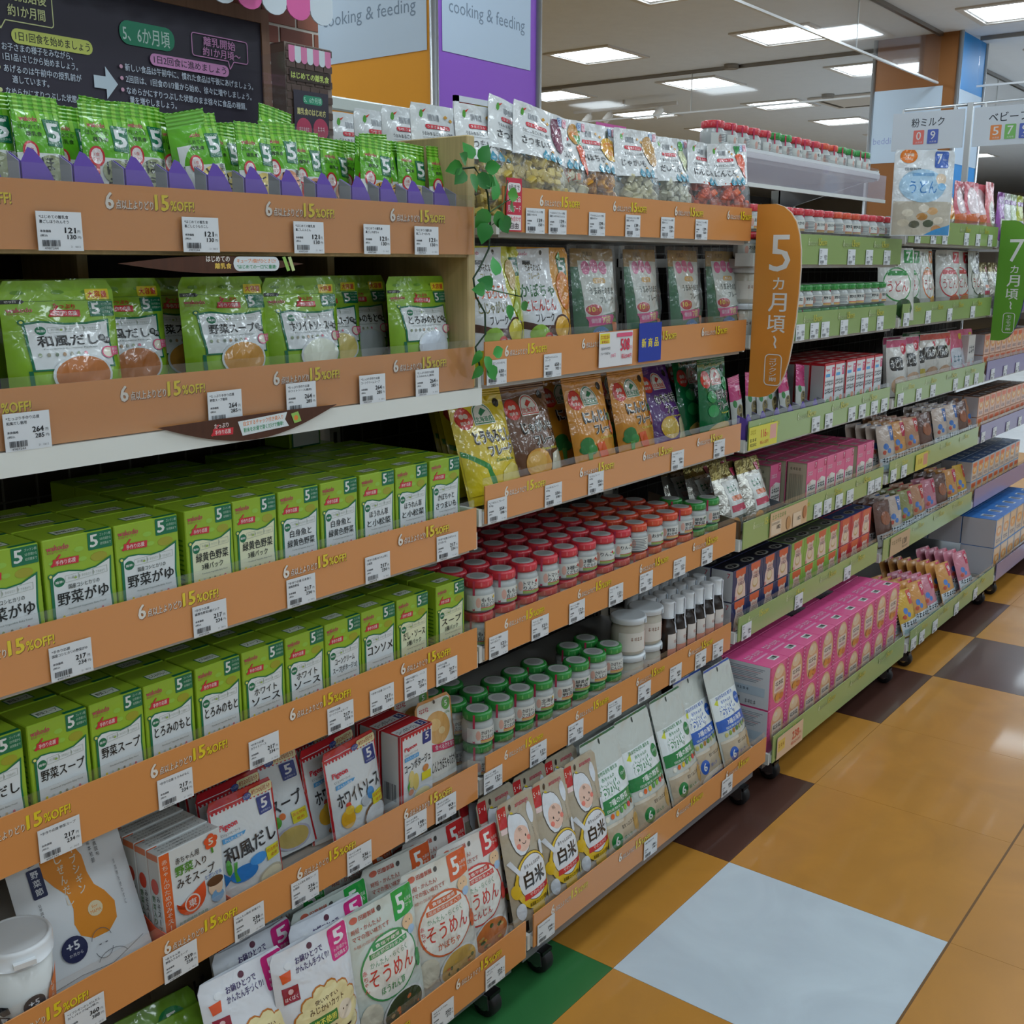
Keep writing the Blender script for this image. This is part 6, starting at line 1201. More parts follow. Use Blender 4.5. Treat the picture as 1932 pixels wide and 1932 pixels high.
for i in range(6): tag(obj('dispenser_carton', tm2, None, (.99 + .0765 * i, .004, Z3R)), 'purple dispenser carton for pink sticks, %s on the red carton shelf' % ORD[i], 'carton', 'purple cartons for pink sticks').scale = (1, 1, .75)
# red and white cartons
w_, h, d = 6.6, 15.0, 4.0
a = Art('g').r(.4, .2, w_ - .2, h - .6, '#dfe2e4').t('Pigeon', .8, h - 2.2, 3.2, h - 1.4, '#cf2438', .03).rr(4.8, h - 3.6, 6.3, h - 1.2, .1, '#c92a68').t('7', 5.2, h - 3.2, 5.9, h - 1.6, '#f2e6ec', .03).r(.8, h - 3.6, 3.6, h - 2.8, '#4a9ad2').t('#6', .6, h - 6.0, 6.0, h - 4.4, '#24262c', .02).t('#6', .6, h - 8.0, 6.0, h - 6.5, '#24262c', .02).e(2.4, h - 10.2, 1.2, .9, '#5a9a3a').e(4.6, h - 9.6, .9, .8, '#d9742e').e(3.6, h - 12, 2.2, 1.4, '#d9d2b2')
RC = ('soup_carton', 'carton', carton(w_, h, d, RD), [('front_print', a.mesh('front_print', lambda u, v, l: ((u - w_ / 2) * .01, -l, v * .01))), ('top_print', Art('g').r(.05, .05, w_ - .05, d - .05, RD).r(.6, 1, 5, 2.6, '#d8b8b4').mesh('top', lambda u, v, l: ((u - 3.3) * .01, v * .01, .15 + l))), ('side_print', Art('g').r(.3, .2, 3.8, 14.4, '#b9bcbc').mesh('side', lambda u, v, l: (-.033 - l, (4 - u) * .01, v * .01)))])
for i, x in enumerate((1.46, 1.529, 1.61, 1.68, 1.75, 1.82)):
    for k in range(5): inst(RC, (x, .016 + .0415 * k, Z3R), (0, 0, random.uniform(-.01, .01)), 'red and white soup carton, %s column, %s row back' % (ORD[i], ORD[k]), 'red and white soup cartons')
# clear porridge pouches in a tray + pink cartons
Z4R = .5895
body, sf = pouch(13, 17, 4, '#c9c6bc', 'stand', 'foil', [(13.5, 17, '#8f8048')], .5, .2, 73)
a = Art('f').p([(3, 4), (11.5, 4), (11, 12.5), (3.4, 12.8)], '#dfe2dc').t('#3', 4.5, 9.6, 9, 11.6, '#3a7a5a', .02).rr(5, 7.6, 10, 8.8, .3, '#d8713a').r(3.6, 5.0, 10.6, 6.6, '#cf4a62').e(8.6, 2.4, 1.4, 1.3, '#2f4438', 14).e(4.0, 2.2, 2, 1.6, '#c9965a').r(9.6, 13.4, 11.6, 15.4, '#d6486a')
SB = ('soup_pouch', 'pouch', body, [('front_print', pprint(a, sf))])
for i, (x, y) in enumerate(((1.03, .05), (1.14, .04), (1.01, .11), (1.10, .11), (1.0, .17), (1.07, .17))): inst(SB, (x, y, Z4R + .001), (-.3, 0, 0), 'shiny soup pouch leaning in the pink carton shelf corner, %s of six' % ORD[i], 'shiny soup pouches')
o = obj('display_tray', MB().box(.965, 1.21, .008, .009, 0, .05, M('#c9cbc6', 'clear')).prismx([(.008, 0), (.26, 0), (.26, .09), (.008, .05)], .962, .963, M('#7a5a3a', 'p')).prismx([(.008, 0), (.26, 0), (.26, .09), (.008, .05)], 1.213, 1.214, M('#6f747a', 'p')).box(.962, 1.214, .008, .26, 0, .001, M('#7a5a3a', 'p')).mesh('tray'), None, (0, 0, Z4R)); tag(o, 'low cardboard tray with clear front around the shiny soup pouches', 'display tray')
w_, h, d = 6.3, 13.2, 5.6
a = Art('g').p([(.4, .2), (5.9, .2), (5.9, 7.8), (3.4, 8.4), (.4, 7.4)], '#dcd8d2').rr(4.6, 11.0, 6.1, 13.0, .1, '#b81f5c').t('7', 5.0, 11.4, 5.8, 12.7, '#f4e8ee', .03).t('#4', .6, 9.6, 3.6, 10.8, '#f0dce4', .02).t('#4', 1.0, 5.6, 5.4, 7.0, '#24262a', .02).t('#6', .9, 3.8, 5.5, 5.2, '#24262a', .02).t('#3', .6, 7.2, 2.2, 8.0, '#c22c38').e(2.6, 2.0, 1.4, 1.0, '#cfc08a')
PCs = []
for bg in ('#c84a7c', '#cb5f74', '#c9a04a'):
    PCs.append(('food_carton', 'carton', carton(w_, h, d, '#d8608c', '#a9a48a'), [('front_print', a.mesh('front_print', lambda u, v, l: ((u - w_ / 2) * .01, -l, v * .01))), ('top_print', Art('g').r(1.8, 1.4, 4.6, 3.4, '#c9b6b2').t('#4', 2.1, 1.9, 4.3, 2.9, '#4a3a3a', .02).mesh('top', lambda u, v, l: ((u - 3.15) * .01, v * .01, .132 + l))), ('side_print', Art('g').r(.3, .4, 5.3, 12.8, '#c9c2a8').t('#4', .8, 11, 4, 11.8, '#6a6a52').bars(.8, 2, 4.8, 10, 8, '#a9a48a').mesh('side', lambda u, v, l: (-.0315 - l, (5.6 - u) * .01, v * .01)))]))
for i, x in enumerate((1.29, 1.385, 1.45, 1.517, 1.582, 1.647, 1.74, 1.806)):
    for k in range(5):
        if i == 0 and k == 0: continue
        inst(PCs[0], (x, .016 + .0585 * k, Z4R), (0, 0, random.uniform(-.012, .012)), 'pink food carton, %s column, %s row back of the pink carton shelf' % (ORD[i], ORD[k]), 'pink food cartons')
# navy, green and red cartons in two layers
Z5R = .3625
w_, h, d = 7.9, 7.75, 5.8
def small_carton(col, top):
    a = Art('g').p([(1.1, .2), (6.9, .2), (6.5, 3.4), (5.7, 4.6), (6.3, 7.5), (1.6, 7.5), (2.2, 4.6), (1.5, 3.2)], '#dfc4b8').p([(1.4, 6.0), (2.4, 5.6), (3.4, 6.0), (4.4, 5.6), (5.6, 6.0), (6.4, 5.8), (6.5, 7.6), (1.3, 7.6)], '#d2603c').e(4, 2.4, 1.6, 1.3, '#c2a06a', 16).e(4, 2.6, 1.3, 1.0, '#e0cdb2', 14).t('#4', 2.8, 4.6, 5.4, 5.3, '#a8443a').t('#4', 2.6, 3.6, 5.6, 4.5, '#6a2c4a', .03).r(1.0, .3, 2.0, 1.2, '#d28a8a')
    t = Art('g').e(4, 2.4, 2.6, 1.4, '#8f8f88').e(4, 2.4, 1.9, .9, '#1c1c20').t('7', 3.5, 1.8, 4.5, 3.0, '#b5b8b2')
    return ('food_carton', 'carton', carton(w_, h, d, col), [('front_print', a.mesh('front_print', lambda u, v, l: ((u - w_ / 2) * .01, -l, v * .01))), ('top_print', Art('g').r(.05, .05, 7.85, 5.75, top).mesh('top', lambda u, v, l: ((u - 3.95) * .01, v * .01, .0775 + l))), ('lid_print', t.mesh('lidp', lambda u, v, l: ((u - 3.95) * .01, v * .01, .0778 + l))), ('side_print', Art('g').r(.1, .1, 5.7, 7.6, '#c3c8cc').t('7', 4.2, 5.8, 5.0, 7.0, '#c2344a').bars(.8, .8, 2.6, 2, 9, '#44484c').mesh('side', lambda u, v, l: (-.0395 - l, (5.8 - u) * .01, v * .01)))])
SC3 = [small_carton('#26305e', '#1d1f2c'), small_carton('#86ac4a', '#565e4e'), small_carton('#b82a34', '#2c4a80')]
for i, x in enumerate([.993 + .0805 * k for k in range(4)] + [1.325 + .0805 * k for k in range(4)] + [1.656 + .0805 * k for k in range(3)]):
    c = 0 if i < 4 else 1 if i < 8 else 2
    for lay in range(2):
        for k in range(4 if lay else 1):
            if c == 1 and lay == 0 and False: continue
            inst(SC3[c], (x, .016 + .0605 * k, Z5R + .0785 * lay), (0, 0, random.uniform(-.01, .01)), '%s carton with pink cream print, %s column, %s row back, %s layer' % (('navy', 'light green', 'red')[c], ORD[i], ORD[k], ('lower', 'upper')[lay]), 'cream cartons in two layers')
# bottom pink boxes
Z6R = .0825
w_, h, d = 9.7, 11.0, 12.2
a = Art('g').e(5.2, 5.6, 3.6, 5.0, '#d3a27c', 26).e(5.0, 8.6, 2.4, 1.5, '#e0c4a4', 16).e(4.4, 9.0, .8, .6, '#e8d8c4').rr(2.6, 3.6, 7.8, 6.8, .3, '#e2d2c6').t('#5', 3.0, 5.2, 7.4, 6.4, '#3a2c2a', .03).t('#6', 3.2, 4.1, 7.0, 4.8, '#b8486a').e(4.4, 2.4, 1.3, .9, '#cf8a3a').e(6.6, 2.2, 1.1, .8, '#c9743a')
for k in range(11): a.r(.1, .3 + 1.0 * k, 1.0, .75 + 1.0 * k, '#d2548a')
for k in range(11): a.r(8.8, .3 + 1.0 * k, 9.6, .75 + 1.0 * k, '#d98ab0')
s_ = Art('g').r(.7, .3, d - .1, h - .1, '#cbd0d6')
for k in range(9): s_.r(1.2, h - 1.2 - .42 * k, 10.8 - (k * 37 % 30) * .08, h - 1.0 - .42 * k, ('#8f98a4', '#b9929a')[k % 4 == 2])
s_.r(1.0, 3.2, 11, 5.4, '#b2c4d2').t('#6', 2, 4.2, 7, 4.9, '#5a6a7a').bars(2.4, .6, 4.8, 2.4, 9, '#4a4e54').t('#4', 6, 1, 9, 2, '#6a6e74')
t = Art('g').r(5.2, 1.6, 8.4, 3.6, '#dfe2e2').bars(5.5, 2.0, 8.1, 3.2, 11, '#2c3036').r(1.0, 4.6, 8.4, 5.2, '#e2a0c0').t('#3', 1.4, 6, 4.4, 8, '#f0d2e0', .02).t('#5', 4.8, 6, 8.8, 7.6, '#f0d2e0', .02)
PB = ('snack_box', 'box', carton(w_, h, d, '#d8568e'), [('front_print', a.mesh('front_print', lambda u, v, l: ((u - w_ / 2) * .01, -l, v * .01))), ('side_print', s_.mesh('side', lambda u, v, l: (-w_ * .005 - l, (d - u) * .01, v * .01))), ('top_print', t.mesh('top', lambda u, v, l: ((u - w_ / 2) * .01, v * .01, h * .01 + l)))])
for i in range(9):
    x = 1.001 + .0985 * i
    for lay in range(2):
        for k in range(2 if lay == 0 else (2 if i in (0, 1, 2, 3, 5, 7, 8) else 1)):
            inst(PB, (x, -.092 + .125 * k, Z6R + .1108 * lay), (0, 0, random.uniform(-.006, .006)), 'pink snack box, %s column, %s row, %s layer of the bottom shelf' % (ORD[i], ('front', 'rear')[k], ('lower', 'upper')[lay]), 'pink snack boxes on the bottom shelf')

# ================================================================== generic pouch rows of the fourth bay
def simple_pouch(name, w_, h, T, col, draw, seed, kind='f', style='stand', bands=(), cat='pouch', **kw):
    body, sf = pouch(w_, h, T, col, style, kind, bands, .5, .16, seed, **kw)
    a = Art('f'); draw(a, w_, h)
    return (name, cat, body, [('front_print', pprint(a, sf))])
def udon(c):
    return lambda a, w_, h: (a.r(9.6, h - 4.4, 13, h - .6, c).t('7', 10.4, h - 3.8, 12.2, h - 1.1, '#eef0ee', .02), a.e(6.4, 10.4, 5.2, 5.0, c, 26), a.e(6.4, 10.4, 4.8, 4.6, '#d8d6d0', 26), a.r(3, 13, 10, 14.4, c), a.t('うどん', 2.6, 8.2, 10.2, 11.6, '#b0484c', .015), a.e(8.6, 3.4, 3.4, 2.9, {'#2f8a3f': '#3a5a34', '#d9702a': '#d9a52c', '#c23a40': '#c2562c', '#3a3a3c': '#5a5248'}.get(c, '#c9964a'), 20), a.t('田靡製麺', 2, h - 2, 6, h - 1.2, '#8a8a84'))
UD = [simple_pouch('noodle_pouch', 13.6, 21, 3.2, '#c6c8c2', udon(c), 80 + k) for k, c in enumerate(('#2f8a3f', '#d9702a', '#c23a40', '#3a3a3c'))]
for i, (k, px, y) in enumerate(((0, 1694, .02), (0, 1716, .05), (1, 1752, .035), (2, 1792, .05), (2, 1812, .06), (3, 1842, .035), (1, 1738, .1), (3, 1825, .12))):
    inst(UD[k], (Xp(px, y, 1.15), y, 1.063), (-.1, 0, (-.5, -.3, 0, -.3, -.3, 0, 0, 0)[i]), 'udon noodle pouch with %s age square, %s along the udon pouch shelf' % (('green', 'orange', 'red', 'black')[k], ORD[i]), 'udon noodle pouches')
# top shelf of the fourth bay
yb = simple_pouch('snack_bag', 13, 19.5, 5, '#d9b32e', lambda a, w_, h: (a.e(4.4, 12, 3.6, 4.4, '#d6cfc4', 20), a.e(5.6, 9, 2.6, 2.4, '#d98a1e'), a.r(.5, .3, 12.4, 6.4, '#c9b9a4'), a.vt('#5', 3.2, 5.0, 6.2, .6, '#5a2c1c', .03), a.vt('#4', 6, 7.4, 6, .8, '#3a2c1c', .02), a.vt('#4', 8.4, 9.8, 5.8, 1.6, '#c23a3a', .02), a.t('#4', 7, 14, 12, 16, '#c9962a', .02)), 90, cat='bag')
pb = simple_pouch('snack_bag', 12, 20, 5, '#d2707c', lambda a, w_, h: (a.e(5.6, 13, 4.6, 5.4, '#dcc9cc', 20), a.p([(.3, 6), (11.6, 7), (11.6, 10), (.3, 9)], '#cf6a3a'), a.r(.4, .4, 11.6, 6, '#c9b2a4'), a.t('#5', 2, 2.4, 10, 4.4, '#5a2c2c', .02)), 91, cat='bag')
kb = simple_pouch('snack_bag', 10.5, 21, 3.4, '#dd7c80', lambda a, w_, h: (a.e(5.2, 10, 3.4, 4.6, '#e2d6ba', 22), a.e(5.2, 10, 2.8, 4.0, '#e6e4de', 22), a.vt('#3', 3.6, 5, 12.4, 7.4, '#2c2a2a', .02), a.vt('#3', 5.4, 6.8, 12.2, 7.2, '#2c2a2a', .02), a.e(5, 3.4, 3.4, 2.4, '#dfb0a0')), 92, cat='bag')
gb = simple_pouch('snack_bag', 11.5, 20, 4, '#cfd0c8', lambda a, w_, h: (a.r(7.6, h - 5, 11, h - .6, '#74ac34'), a.t('7', 8.4, h - 4.2, 10.2, h - 1.4, '#eef2e6', .02), a.e(5, 9, 3.6, 3.4, '#b9a48a'), a.e(6, 4, 4, 3, '#c2894a')), 93, cat='bag')
bb = simple_pouch('snack_bag', 11.5, 20, 4, '#c3cbd2', lambda a, w_, h: (a.r(7.6, h - 5, 11, h - .6, '#3a62b0'), a.t('7', 8.4, h - 4.2, 10.2, h - 1.4, '#eef2f6', .02), a.e(5, 12, 4.2, 3.4, '#a9bac4'), a.e(6, 4, 4, 3, '#b9965a')), 94, cat='bag')
for i, (s_, px, y, rz, nm) in enumerate(((bb, 1742, .045, -.5, 'pale blue marked'), (gb, 1764, .06, -.4, 'green marked'), (yb, 1786, .035, 0, 'yellow pancake'), (pb, 1812, .07, 0, 'pink-edged biscuit'), (pb, 1834, .05, -.1, 'pink and orange biscuit'), (pb, 1848, .06, -.2, 'pale pink biscuit'), (kb, 1868, .04, 0, 'rose jelly'))):
    inst(s_, (Xp(px, y, 1.4), y, 1.301), (-.05, 0, rz), '%s snack bag on the yellow bag shelf' % nm, 'snack bags on the top green shelf')
# big clear udon bag hanging at the joint of the green bays
w_, h = 17.5, 22.5
body, sf = pouch(w_, h, 4, '#d9dfe2', 'stand', 'f', (), .5, .2, 95)
a = Art('f').r(.3, .2, w_ - .3, 9, '#b9b3a4')
for k, (x, y, c) in enumerate(((4, 6, '#cfc8b6'), (8, 5, '#a8783a'), (11, 6.5, '#c9a070'), (6, 3, '#5a5a48'), (10, 3.2, '#4a5440'), (13, 4, '#d2cab8'), (8.4, 7.2, '#d8d2c4'), (3, 3.4, '#c4bca8'), (12.6, 1.8, '#b98a5a'))): a.e(x, y, 1.6, 1.0, c, 12)
a.p([(9, .2), (w_ - .3, .2), (w_ - .3, 3), (12, 1.6)], '#3a8ac2').e(4.0, h - 1.6, 2.5, 1.9, '#dd7a2a', 18).t('大容量', 2.4, h - 1.7, 5.6, h - .8, '#f2e4d0', .02).t('200g', 2.8, h - 2.8, 5.2, h - 2.1, '#f2e4d0').rr(11.6, h - 4.6, 15.6, h - .3, .5, '#3f63b2').t('7', 12.2, h - 3.6, 13.8, h - .9, '#eef2f8', .02).t('カ月頃から', 13.9, h - 2.8, 15.3, h - 2.2, '#cfd8ee').t('田靡製麺', 3, h - 5.4, 7.6, h - 4.6, '#5f666c', .02).e(8, h - 9.4, 6.6, 4.4, '#9fc2da', 28).r(5, h - 6.8, 11.4, h - 6.0, '#6a9ac2').t('うどん', 4.2, h - 11.4, 12, h - 8.0, '#3a7ab8', .012).e(13.4, h - 7.6, 1.6, 1.5, '#d9c6ae', 16).e(13.6, h - 9.6, 1.3, 1.0, '#7ab2da')
inst(('noodle_bag', 'bag', body, [('front_print', pprint(a, sf))]), (1.795, -.078, 1.302), (-.02, 0, -.75), 'large clear udon bag with blue oval print at the joint of the green bays')
# pink pouch shelf
pp = simple_pouch('rice_pouch', 13, 17.5, 3.2, '#d3d0cb', lambda a, w_, h: (a.r(.2, h - 2.4, w_ - .2, h - .3, '#c9527c'), a.e(10.2, h - 3.2, 1.9, 1.8, '#c2223c', 18), a.t('7', 9.6, h - 4.0, 10.8, h - 2.4, '#f2dfe2', .02), a.rr(1.0, h - 9.6, 8.4, h - 5.4, 1.4, '#24211f'), a.t('うどん', 1.6, h - 8.8, 7.8, h - 6.2, '#d8d6d0', .02), a.e(6, 3.2, 4.8, 2.9, '#c9a68a', 20), a.e(6, 3.2, 3.2, 1.8, '#d9c9b0')), 101)
pg = simple_pouch('rice_pouch', 13, 17.5, 3.2, '#d3d0cb', lambda a, w_, h: (a.r(.2, h - 2.4, w_ - .2, h - .3, '#3f8a5a'), a.e(10.2, h - 3.2, 1.9, 1.8, '#c2223c', 18), a.rr(1.0, h - 9.6, 8.4, h - 5.4, 1.4, '#24211f'), a.t('うどん', 1.6, h - 8.8, 7.8, h - 6.2, '#d8d6d0', .02), a.e(6, 3.2, 4.8, 2.9, '#c9b45a', 20)), 102)
pr = simple_pouch('rice_pouch', 13, 17.5, 3.2, '#cfcac2', lambda a, w_, h: (a.r(.2, h - 2.2, w_ - .2, h - .3, '#c2402c'), a.e(10.6, h - 3.0, 1.8, 1.7, '#c2223c', 18), a.rr(1.0, h - 8.6, 9.4, h - 4.4, 1.4, '#2c2520'), a.t('パスタ', 1.6, h - 7.8, 8.8, h - 5.2, '#d8d6d0', .02), a.e(6, 3.6, 4.8, 2.9, '#b9967a', 20)), 103)
pk = simple_pouch('rice_pouch', 11, 17.5, 3, '#cf5c80', lambda a, w_, h: (a.rr(1.2, 4.4, 9.8, 11.4, 1.8, '#c9cdd6'), a.t('#3', 2.2, 6.4, 8.8, 9, '#5a7a8a', .02), a.rr(8, h - 3.2, 10, h - 1.2, .2, '#c9a82c'), a.e(4, 2, 2, 1.4, '#2f7a44')), 104)
for i, (s_, px, y, nm) in enumerate(((pp, 1697, .045, 'pink-topped udon'), (pp, 1722, .06, 'second pink-topped udon'), (pg, 1738, .075, 'green-topped udon'), (pr, 1758, .06, 'red-cornered pasta'), (pr, 1782, .045, 'red-topped pasta'), (pk, 1806, .045, 'pink porridge'), (pk, 1826, .04, 'second pink porridge'), (pp, 1690, .1, 'rear pink-topped udon'), (pg, 1725, .13, 'rear green-topped udon'))):
    inst(s_, (Xp(px, y, .92), y, .8255), (-.1, 0, -.15), '%s pouch on the pink pouch shelf' % nm, 'pouches on the pink pouch shelf')
rcarton = ('food_carton', 'carton', carton(8, 15.5, 5, '#d3cfca'), [('front_print', Art('g').r(.2, .2, 7.8, 6, '#cf8a86').t('#3', 1, 9, 7, 12, '#3a3a40', .02).mesh('fp', lambda u, v, l: ((u - 4) * .01, -l, v * .01)))])
inst(rcarton, (2.80, .03, .8255), (0, 0, 0), 'white and pink carton at the far end of the pink pouch shelf')
# foil pouch shelves
def foilp(c1, c2, seed, w_=9.6, h=14.6, blob='#4a7ac2'):
    return simple_pouch('foil_pouch', w_, h, 2.2, c1, lambda a, w_, h: (a.r(w_ * .66, h - 5, w_ - .4, h - .5, c2), a.t('9', w_ * .72, h - 3.4, w_ - .8, h - 1.4, '#f2e2e4', .02), a.e(3.2, 8, 1.2, 1.0, blob, 12), a.e(4.6, 6.6, .9, .8, blob, 12), a.e(2.2, 6.2, .9, .7, '#c2503a', 10), a.p([(.2, .3), (w_ - .2, .3), (w_ - .2, 5.4), (.2, 4.4)], '#d0d5da'), a.t('#5', .8, 3.0, w_ - .8, 4.6, '#2c3038', .03), a.rr(.8, 1.0, 6, 2.4, .3, '#a9c2c9')), seed, 'f', 'flat')
FP = [foilp('#c98f4e', '#c22c4e', 111), foilp('#b98a6a', '#c2342c', 112), foilp('#8c8f5a', '#b82c48', 113), foilp('#c3b2a6', '#3a6ab2', 114), foilp('#c07a8a', '#b8244a', 115), foilp('#c9a23e', '#c24a3a', 116)]
dk = simple_pouch('foil_pouch', 9.6, 14.6, 2.2, '#6a4a40', lambda a, w_, h: (a.p([(.2, .3), (9.4, .3), (9.4, 5), (.2, 4.2)], '#b9b4b2'), a.t('#5', .8, 2.4, 8.8, 4.0, '#2c2624', .03), a.e(5, 9, 2.6, 2.2, '#9a5a3a')), 117, 'f', 'flat')
def foil_row(shelf, z, y0, cols, lean, rz=-.2):
    """cols: (picture column, kind index, how many one behind the other)"""
    for i, (px, k, n_) in enumerate(cols):
        for q_ in range(n_):
            y = y0 + .03 * q_
            inst(FP[k] if k < 6 else dk, (Xp(px, y0, z + .05) - .006 * q_, y, z), (lean, 0, rz), '%s foil meal pouch, %s column, %s from the front, %s' % (('tan', 'brown', 'olive', 'grey', 'rose', 'golden', 'dark brown')[k], ORD[i], ORD[q_], shelf), 'foil meal pouches')
foil_row('upper foil pouch shelf', .5955, .03, [(1680, 3, 4), (1702, 0, 3), (1727, 1, 5), (1752, 6, 2), (1781, 3, 4), (1802, 3, 4), (1820, 6, 2), (1836, 1, 2)], -.22)
foil_row('lower foil pouch shelf', .3505, .03, [(1674, 6, 3), (1694, 3, 4), (1716, 2, 3), (1738, 1, 3), (1760, 4, 2), (1781, 6, 3), (1800, 0, 3), (1818, 5, 1)], -.22)
foil_row('bottom foil pouch shelf', .0825, -.08, [(1722, 5, 6), (1745, 0, 5), (1763, 4, 4), (1796, 0, 7), (1828, 4, 5)], -.34)
# bottles of blue film behind the first column
# ================================================================== fifth bay cartons
def far_carton(w_, h, d, col, top, pic, seed):
    a = Art('g').r(.3, .3, w_ - .3, h - .3, pic).e(w_ / 2, h * .55, w_ * .36, h * .2, '#d9954a', 16).e(w_ / 2, h * .56, w_ * .2, h * .1, '#e2c49a', 12).r(w_ * .15, h * .72, w_ * .85, h * .92, '#d8683a' if col != '#3a78b8' else '#dcc0a0').t('#5', w_ * .2, h * .12, w_ * .8, h * .28, '#5a4a6a', .03)
    return ('food_carton', 'carton', carton(w_, h, d, col), [('front_print', a.mesh('fp', lambda u, v, l: ((u - w_ / 2) * .01, -l, v * .01))), ('top_print', Art('g').r(.05, .05, w_ - .05, d - .05, top).r(w_ * .5, d * .2, w_ * .85, d * .6, '#c9d2da').bars(w_ * .53, d * .25, w_ * .82, d * .55, 7, '#3a4450').mesh('tp', lambda u, v, l: ((u - w_ / 2) * .01, v * .01, h * .01 + l))), ('side_print', Art('g').r(.1, .1, d - .1, h - .1, '#b9b6bc').mesh('sp', lambda u, v, l: (-w_ * .005 - l, u * .01, v * .01)))])
OC = far_carton(7.6, 7.6, 5.6, '#c98a62', '#5a4038', '#d6b09a', 1); BC = far_carton(7.6, 7.6, 5.6, '#8fa2b8', '#3a5a86', '#c9b6a4', 2); LB = far_carton(9.8, 10.8, 12.0, '#3a78b8', '#3a74ba', '#cdb69a', 3)
for nm, sp_, z, y0, n_, dx, lays, deps, hh, dd, wnm in (('third shelf', OC, .8255, .016, 9, .078, 2, 2, .0768, .058, 'orange'), ('fourth shelf', OC, .5955, .016, 9, .078, 2, 2, .0768, .058, 'orange'), ('fifth shelf', BC, .3505, .016, 9, .078, 2, 2, .0768, .058, 'pale blue'), ('bottom shelf', LB, .0825, -.092, 7, .1, 2, 3, .1086, .122, 'blue')):
    for i in range(n_):
        for lay in range(lays):
            for k in range(deps if lay == lays - 1 else 1):
                inst(sp_, (2.945 + dx * i, y0 + dd * k, z + hh * lay), (0, 0, random.uniform(-.01, .01)), '%s carton, %s column, %s row back, layer %s, purple bay %s' % (wnm, ORD[i], ORD[k], ('one', 'two')[lay], nm), 'cartons in the purple bay')
for nm, cl, i, px in (('purple', '#9a5aa8', 0, 1888), ('white', '#c9ccc6', 1, 1900), ('pale green', '#b9c9a8', 2, 1911), ('yellow green', '#b5bf4a', 3, 1924), ('tan', '#c2ac84', 4, 1940)):
    s_ = simple_pouch('snack_bag', 10, 18.5, 3, cl, lambda a, w_, h: (a.r(2, 4, 8, 9, '#d8d8d2'), a.t('#3', 2.6, 5.4, 7.4, 7.6, '#4a4a50', .02), a.r(1, h - 4, 9, h - 2.4, '#8a5a9a')), 120 + i, cat='bag')
    inst(s_, (Xp(px, .05, 1.4), .05, 1.301), (-.03, 0, 0), '%s snack bag on the top shelf of the purple bay' % nm, 'snack bags of the purple bay')
for i in range(5):
    s_ = SB; inst(SB, (3.0 + .14 * i, .06, 1.063), (-.1, 0, 0), 'shiny pouch on the second shelf of the purple bay, %s along' % ORD[i], 'shiny pouches of the purple bay')

# ================================================================== signs, vine, small things
def age_sign(x, col, back, digit, mid, inner, label, ztop, zbot):
    H_ = ztop - zbot
    prof = [(-.012, 0), (-.04, 0), (-.056, H_ * .01), (-.072, H_ * .035), (-.084, H_ * .075), (-.094, H_ * .13), (-.102, H_ * .2), (-.108, H_ * .3), (-.113, H_ * .42), (-.116, H_ * .55), (-.117, H_ * .68), (-.115, H_ * .77), (-.110, H_ * .845), (-.101, H_ * .91), (-.088, H_ * .955), (-.072, H_ * .985), (-.054, H_), (-.012, H_)]
    r = thing('age_sign', label, 'sign', (x, 0, zbot), (0, 0, 0), 'age guide signs')
    obj('board', MB().prismx(prof, -.0015, .0015, M(col, 'g')).mesh('board'), r)
    obj('rim', MB().prismx([(y - .002, z) for y, z in prof], .0016, .003, M(back, 'p')).mesh('rim'), r)
    obj('clip', MB().box(-.004, .004, -.016, -.002, H_ * .25, H_ * .75, M('#d3d8d8', 'clear')).mesh('clip'), r)
    H = H_ * 100; W = '#e9ecec'
    a = Art('p').t(digit, 4.6, H * .66, 9.4, H * .845, W, .0)
    y = H * .63
    for ch, hh in (('カ', 2.6), ('月', 4.0), ('頃', 3.8)):
        wd = 2.6 if ch == 'カ' else 4.2; a.t(ch, 7 - wd / 2, y - hh, 7 + wd / 2, y, W, .012); y -= hh + .7
    a.pl([(6.6, y), (7.1, y - .8), (6.8, y - 1.7), (7.2, y - 2.6)], .4, W); y -= 4
    x0, x1, y0 = 4.9, 8.7, H * .07
    rr = arc(x1 - .9, y0 + .9, .9, .9, -PI / 2, 0, 4) + arc(x1 - .9, y - .9, .9, .9, 0, PI / 2, 4) + arc(x0 + .9, y - .9, .9, .9, PI / 2, PI, 4) + arc(x0 + .9, y0 + .9, .9, .9, PI, 1.5 * PI, 4); rr.append(rr[0])
    a.pl(rr, .22, W); a.vt(inner, 5.8, 7.8, y - .7, y0 + .7, W, .008)
    obj('lettering', a.mesh('lettering', lambda u, v, l: (-.0015 - l, -u * .01, v * .01)), r)
age_sign(.925, '#d08a3a', '#e6e2d8', '5', '', 'ゴックン期', 'orange age sign with large white 5 sticking out between the bays', 1.352, .938)
age_sign(2.872, '#5f9a34', '#3c3a7a', '7', '', 'モグモグ期', 'green age sign with large white 7 sticking out between the bays', 1.378, .960)
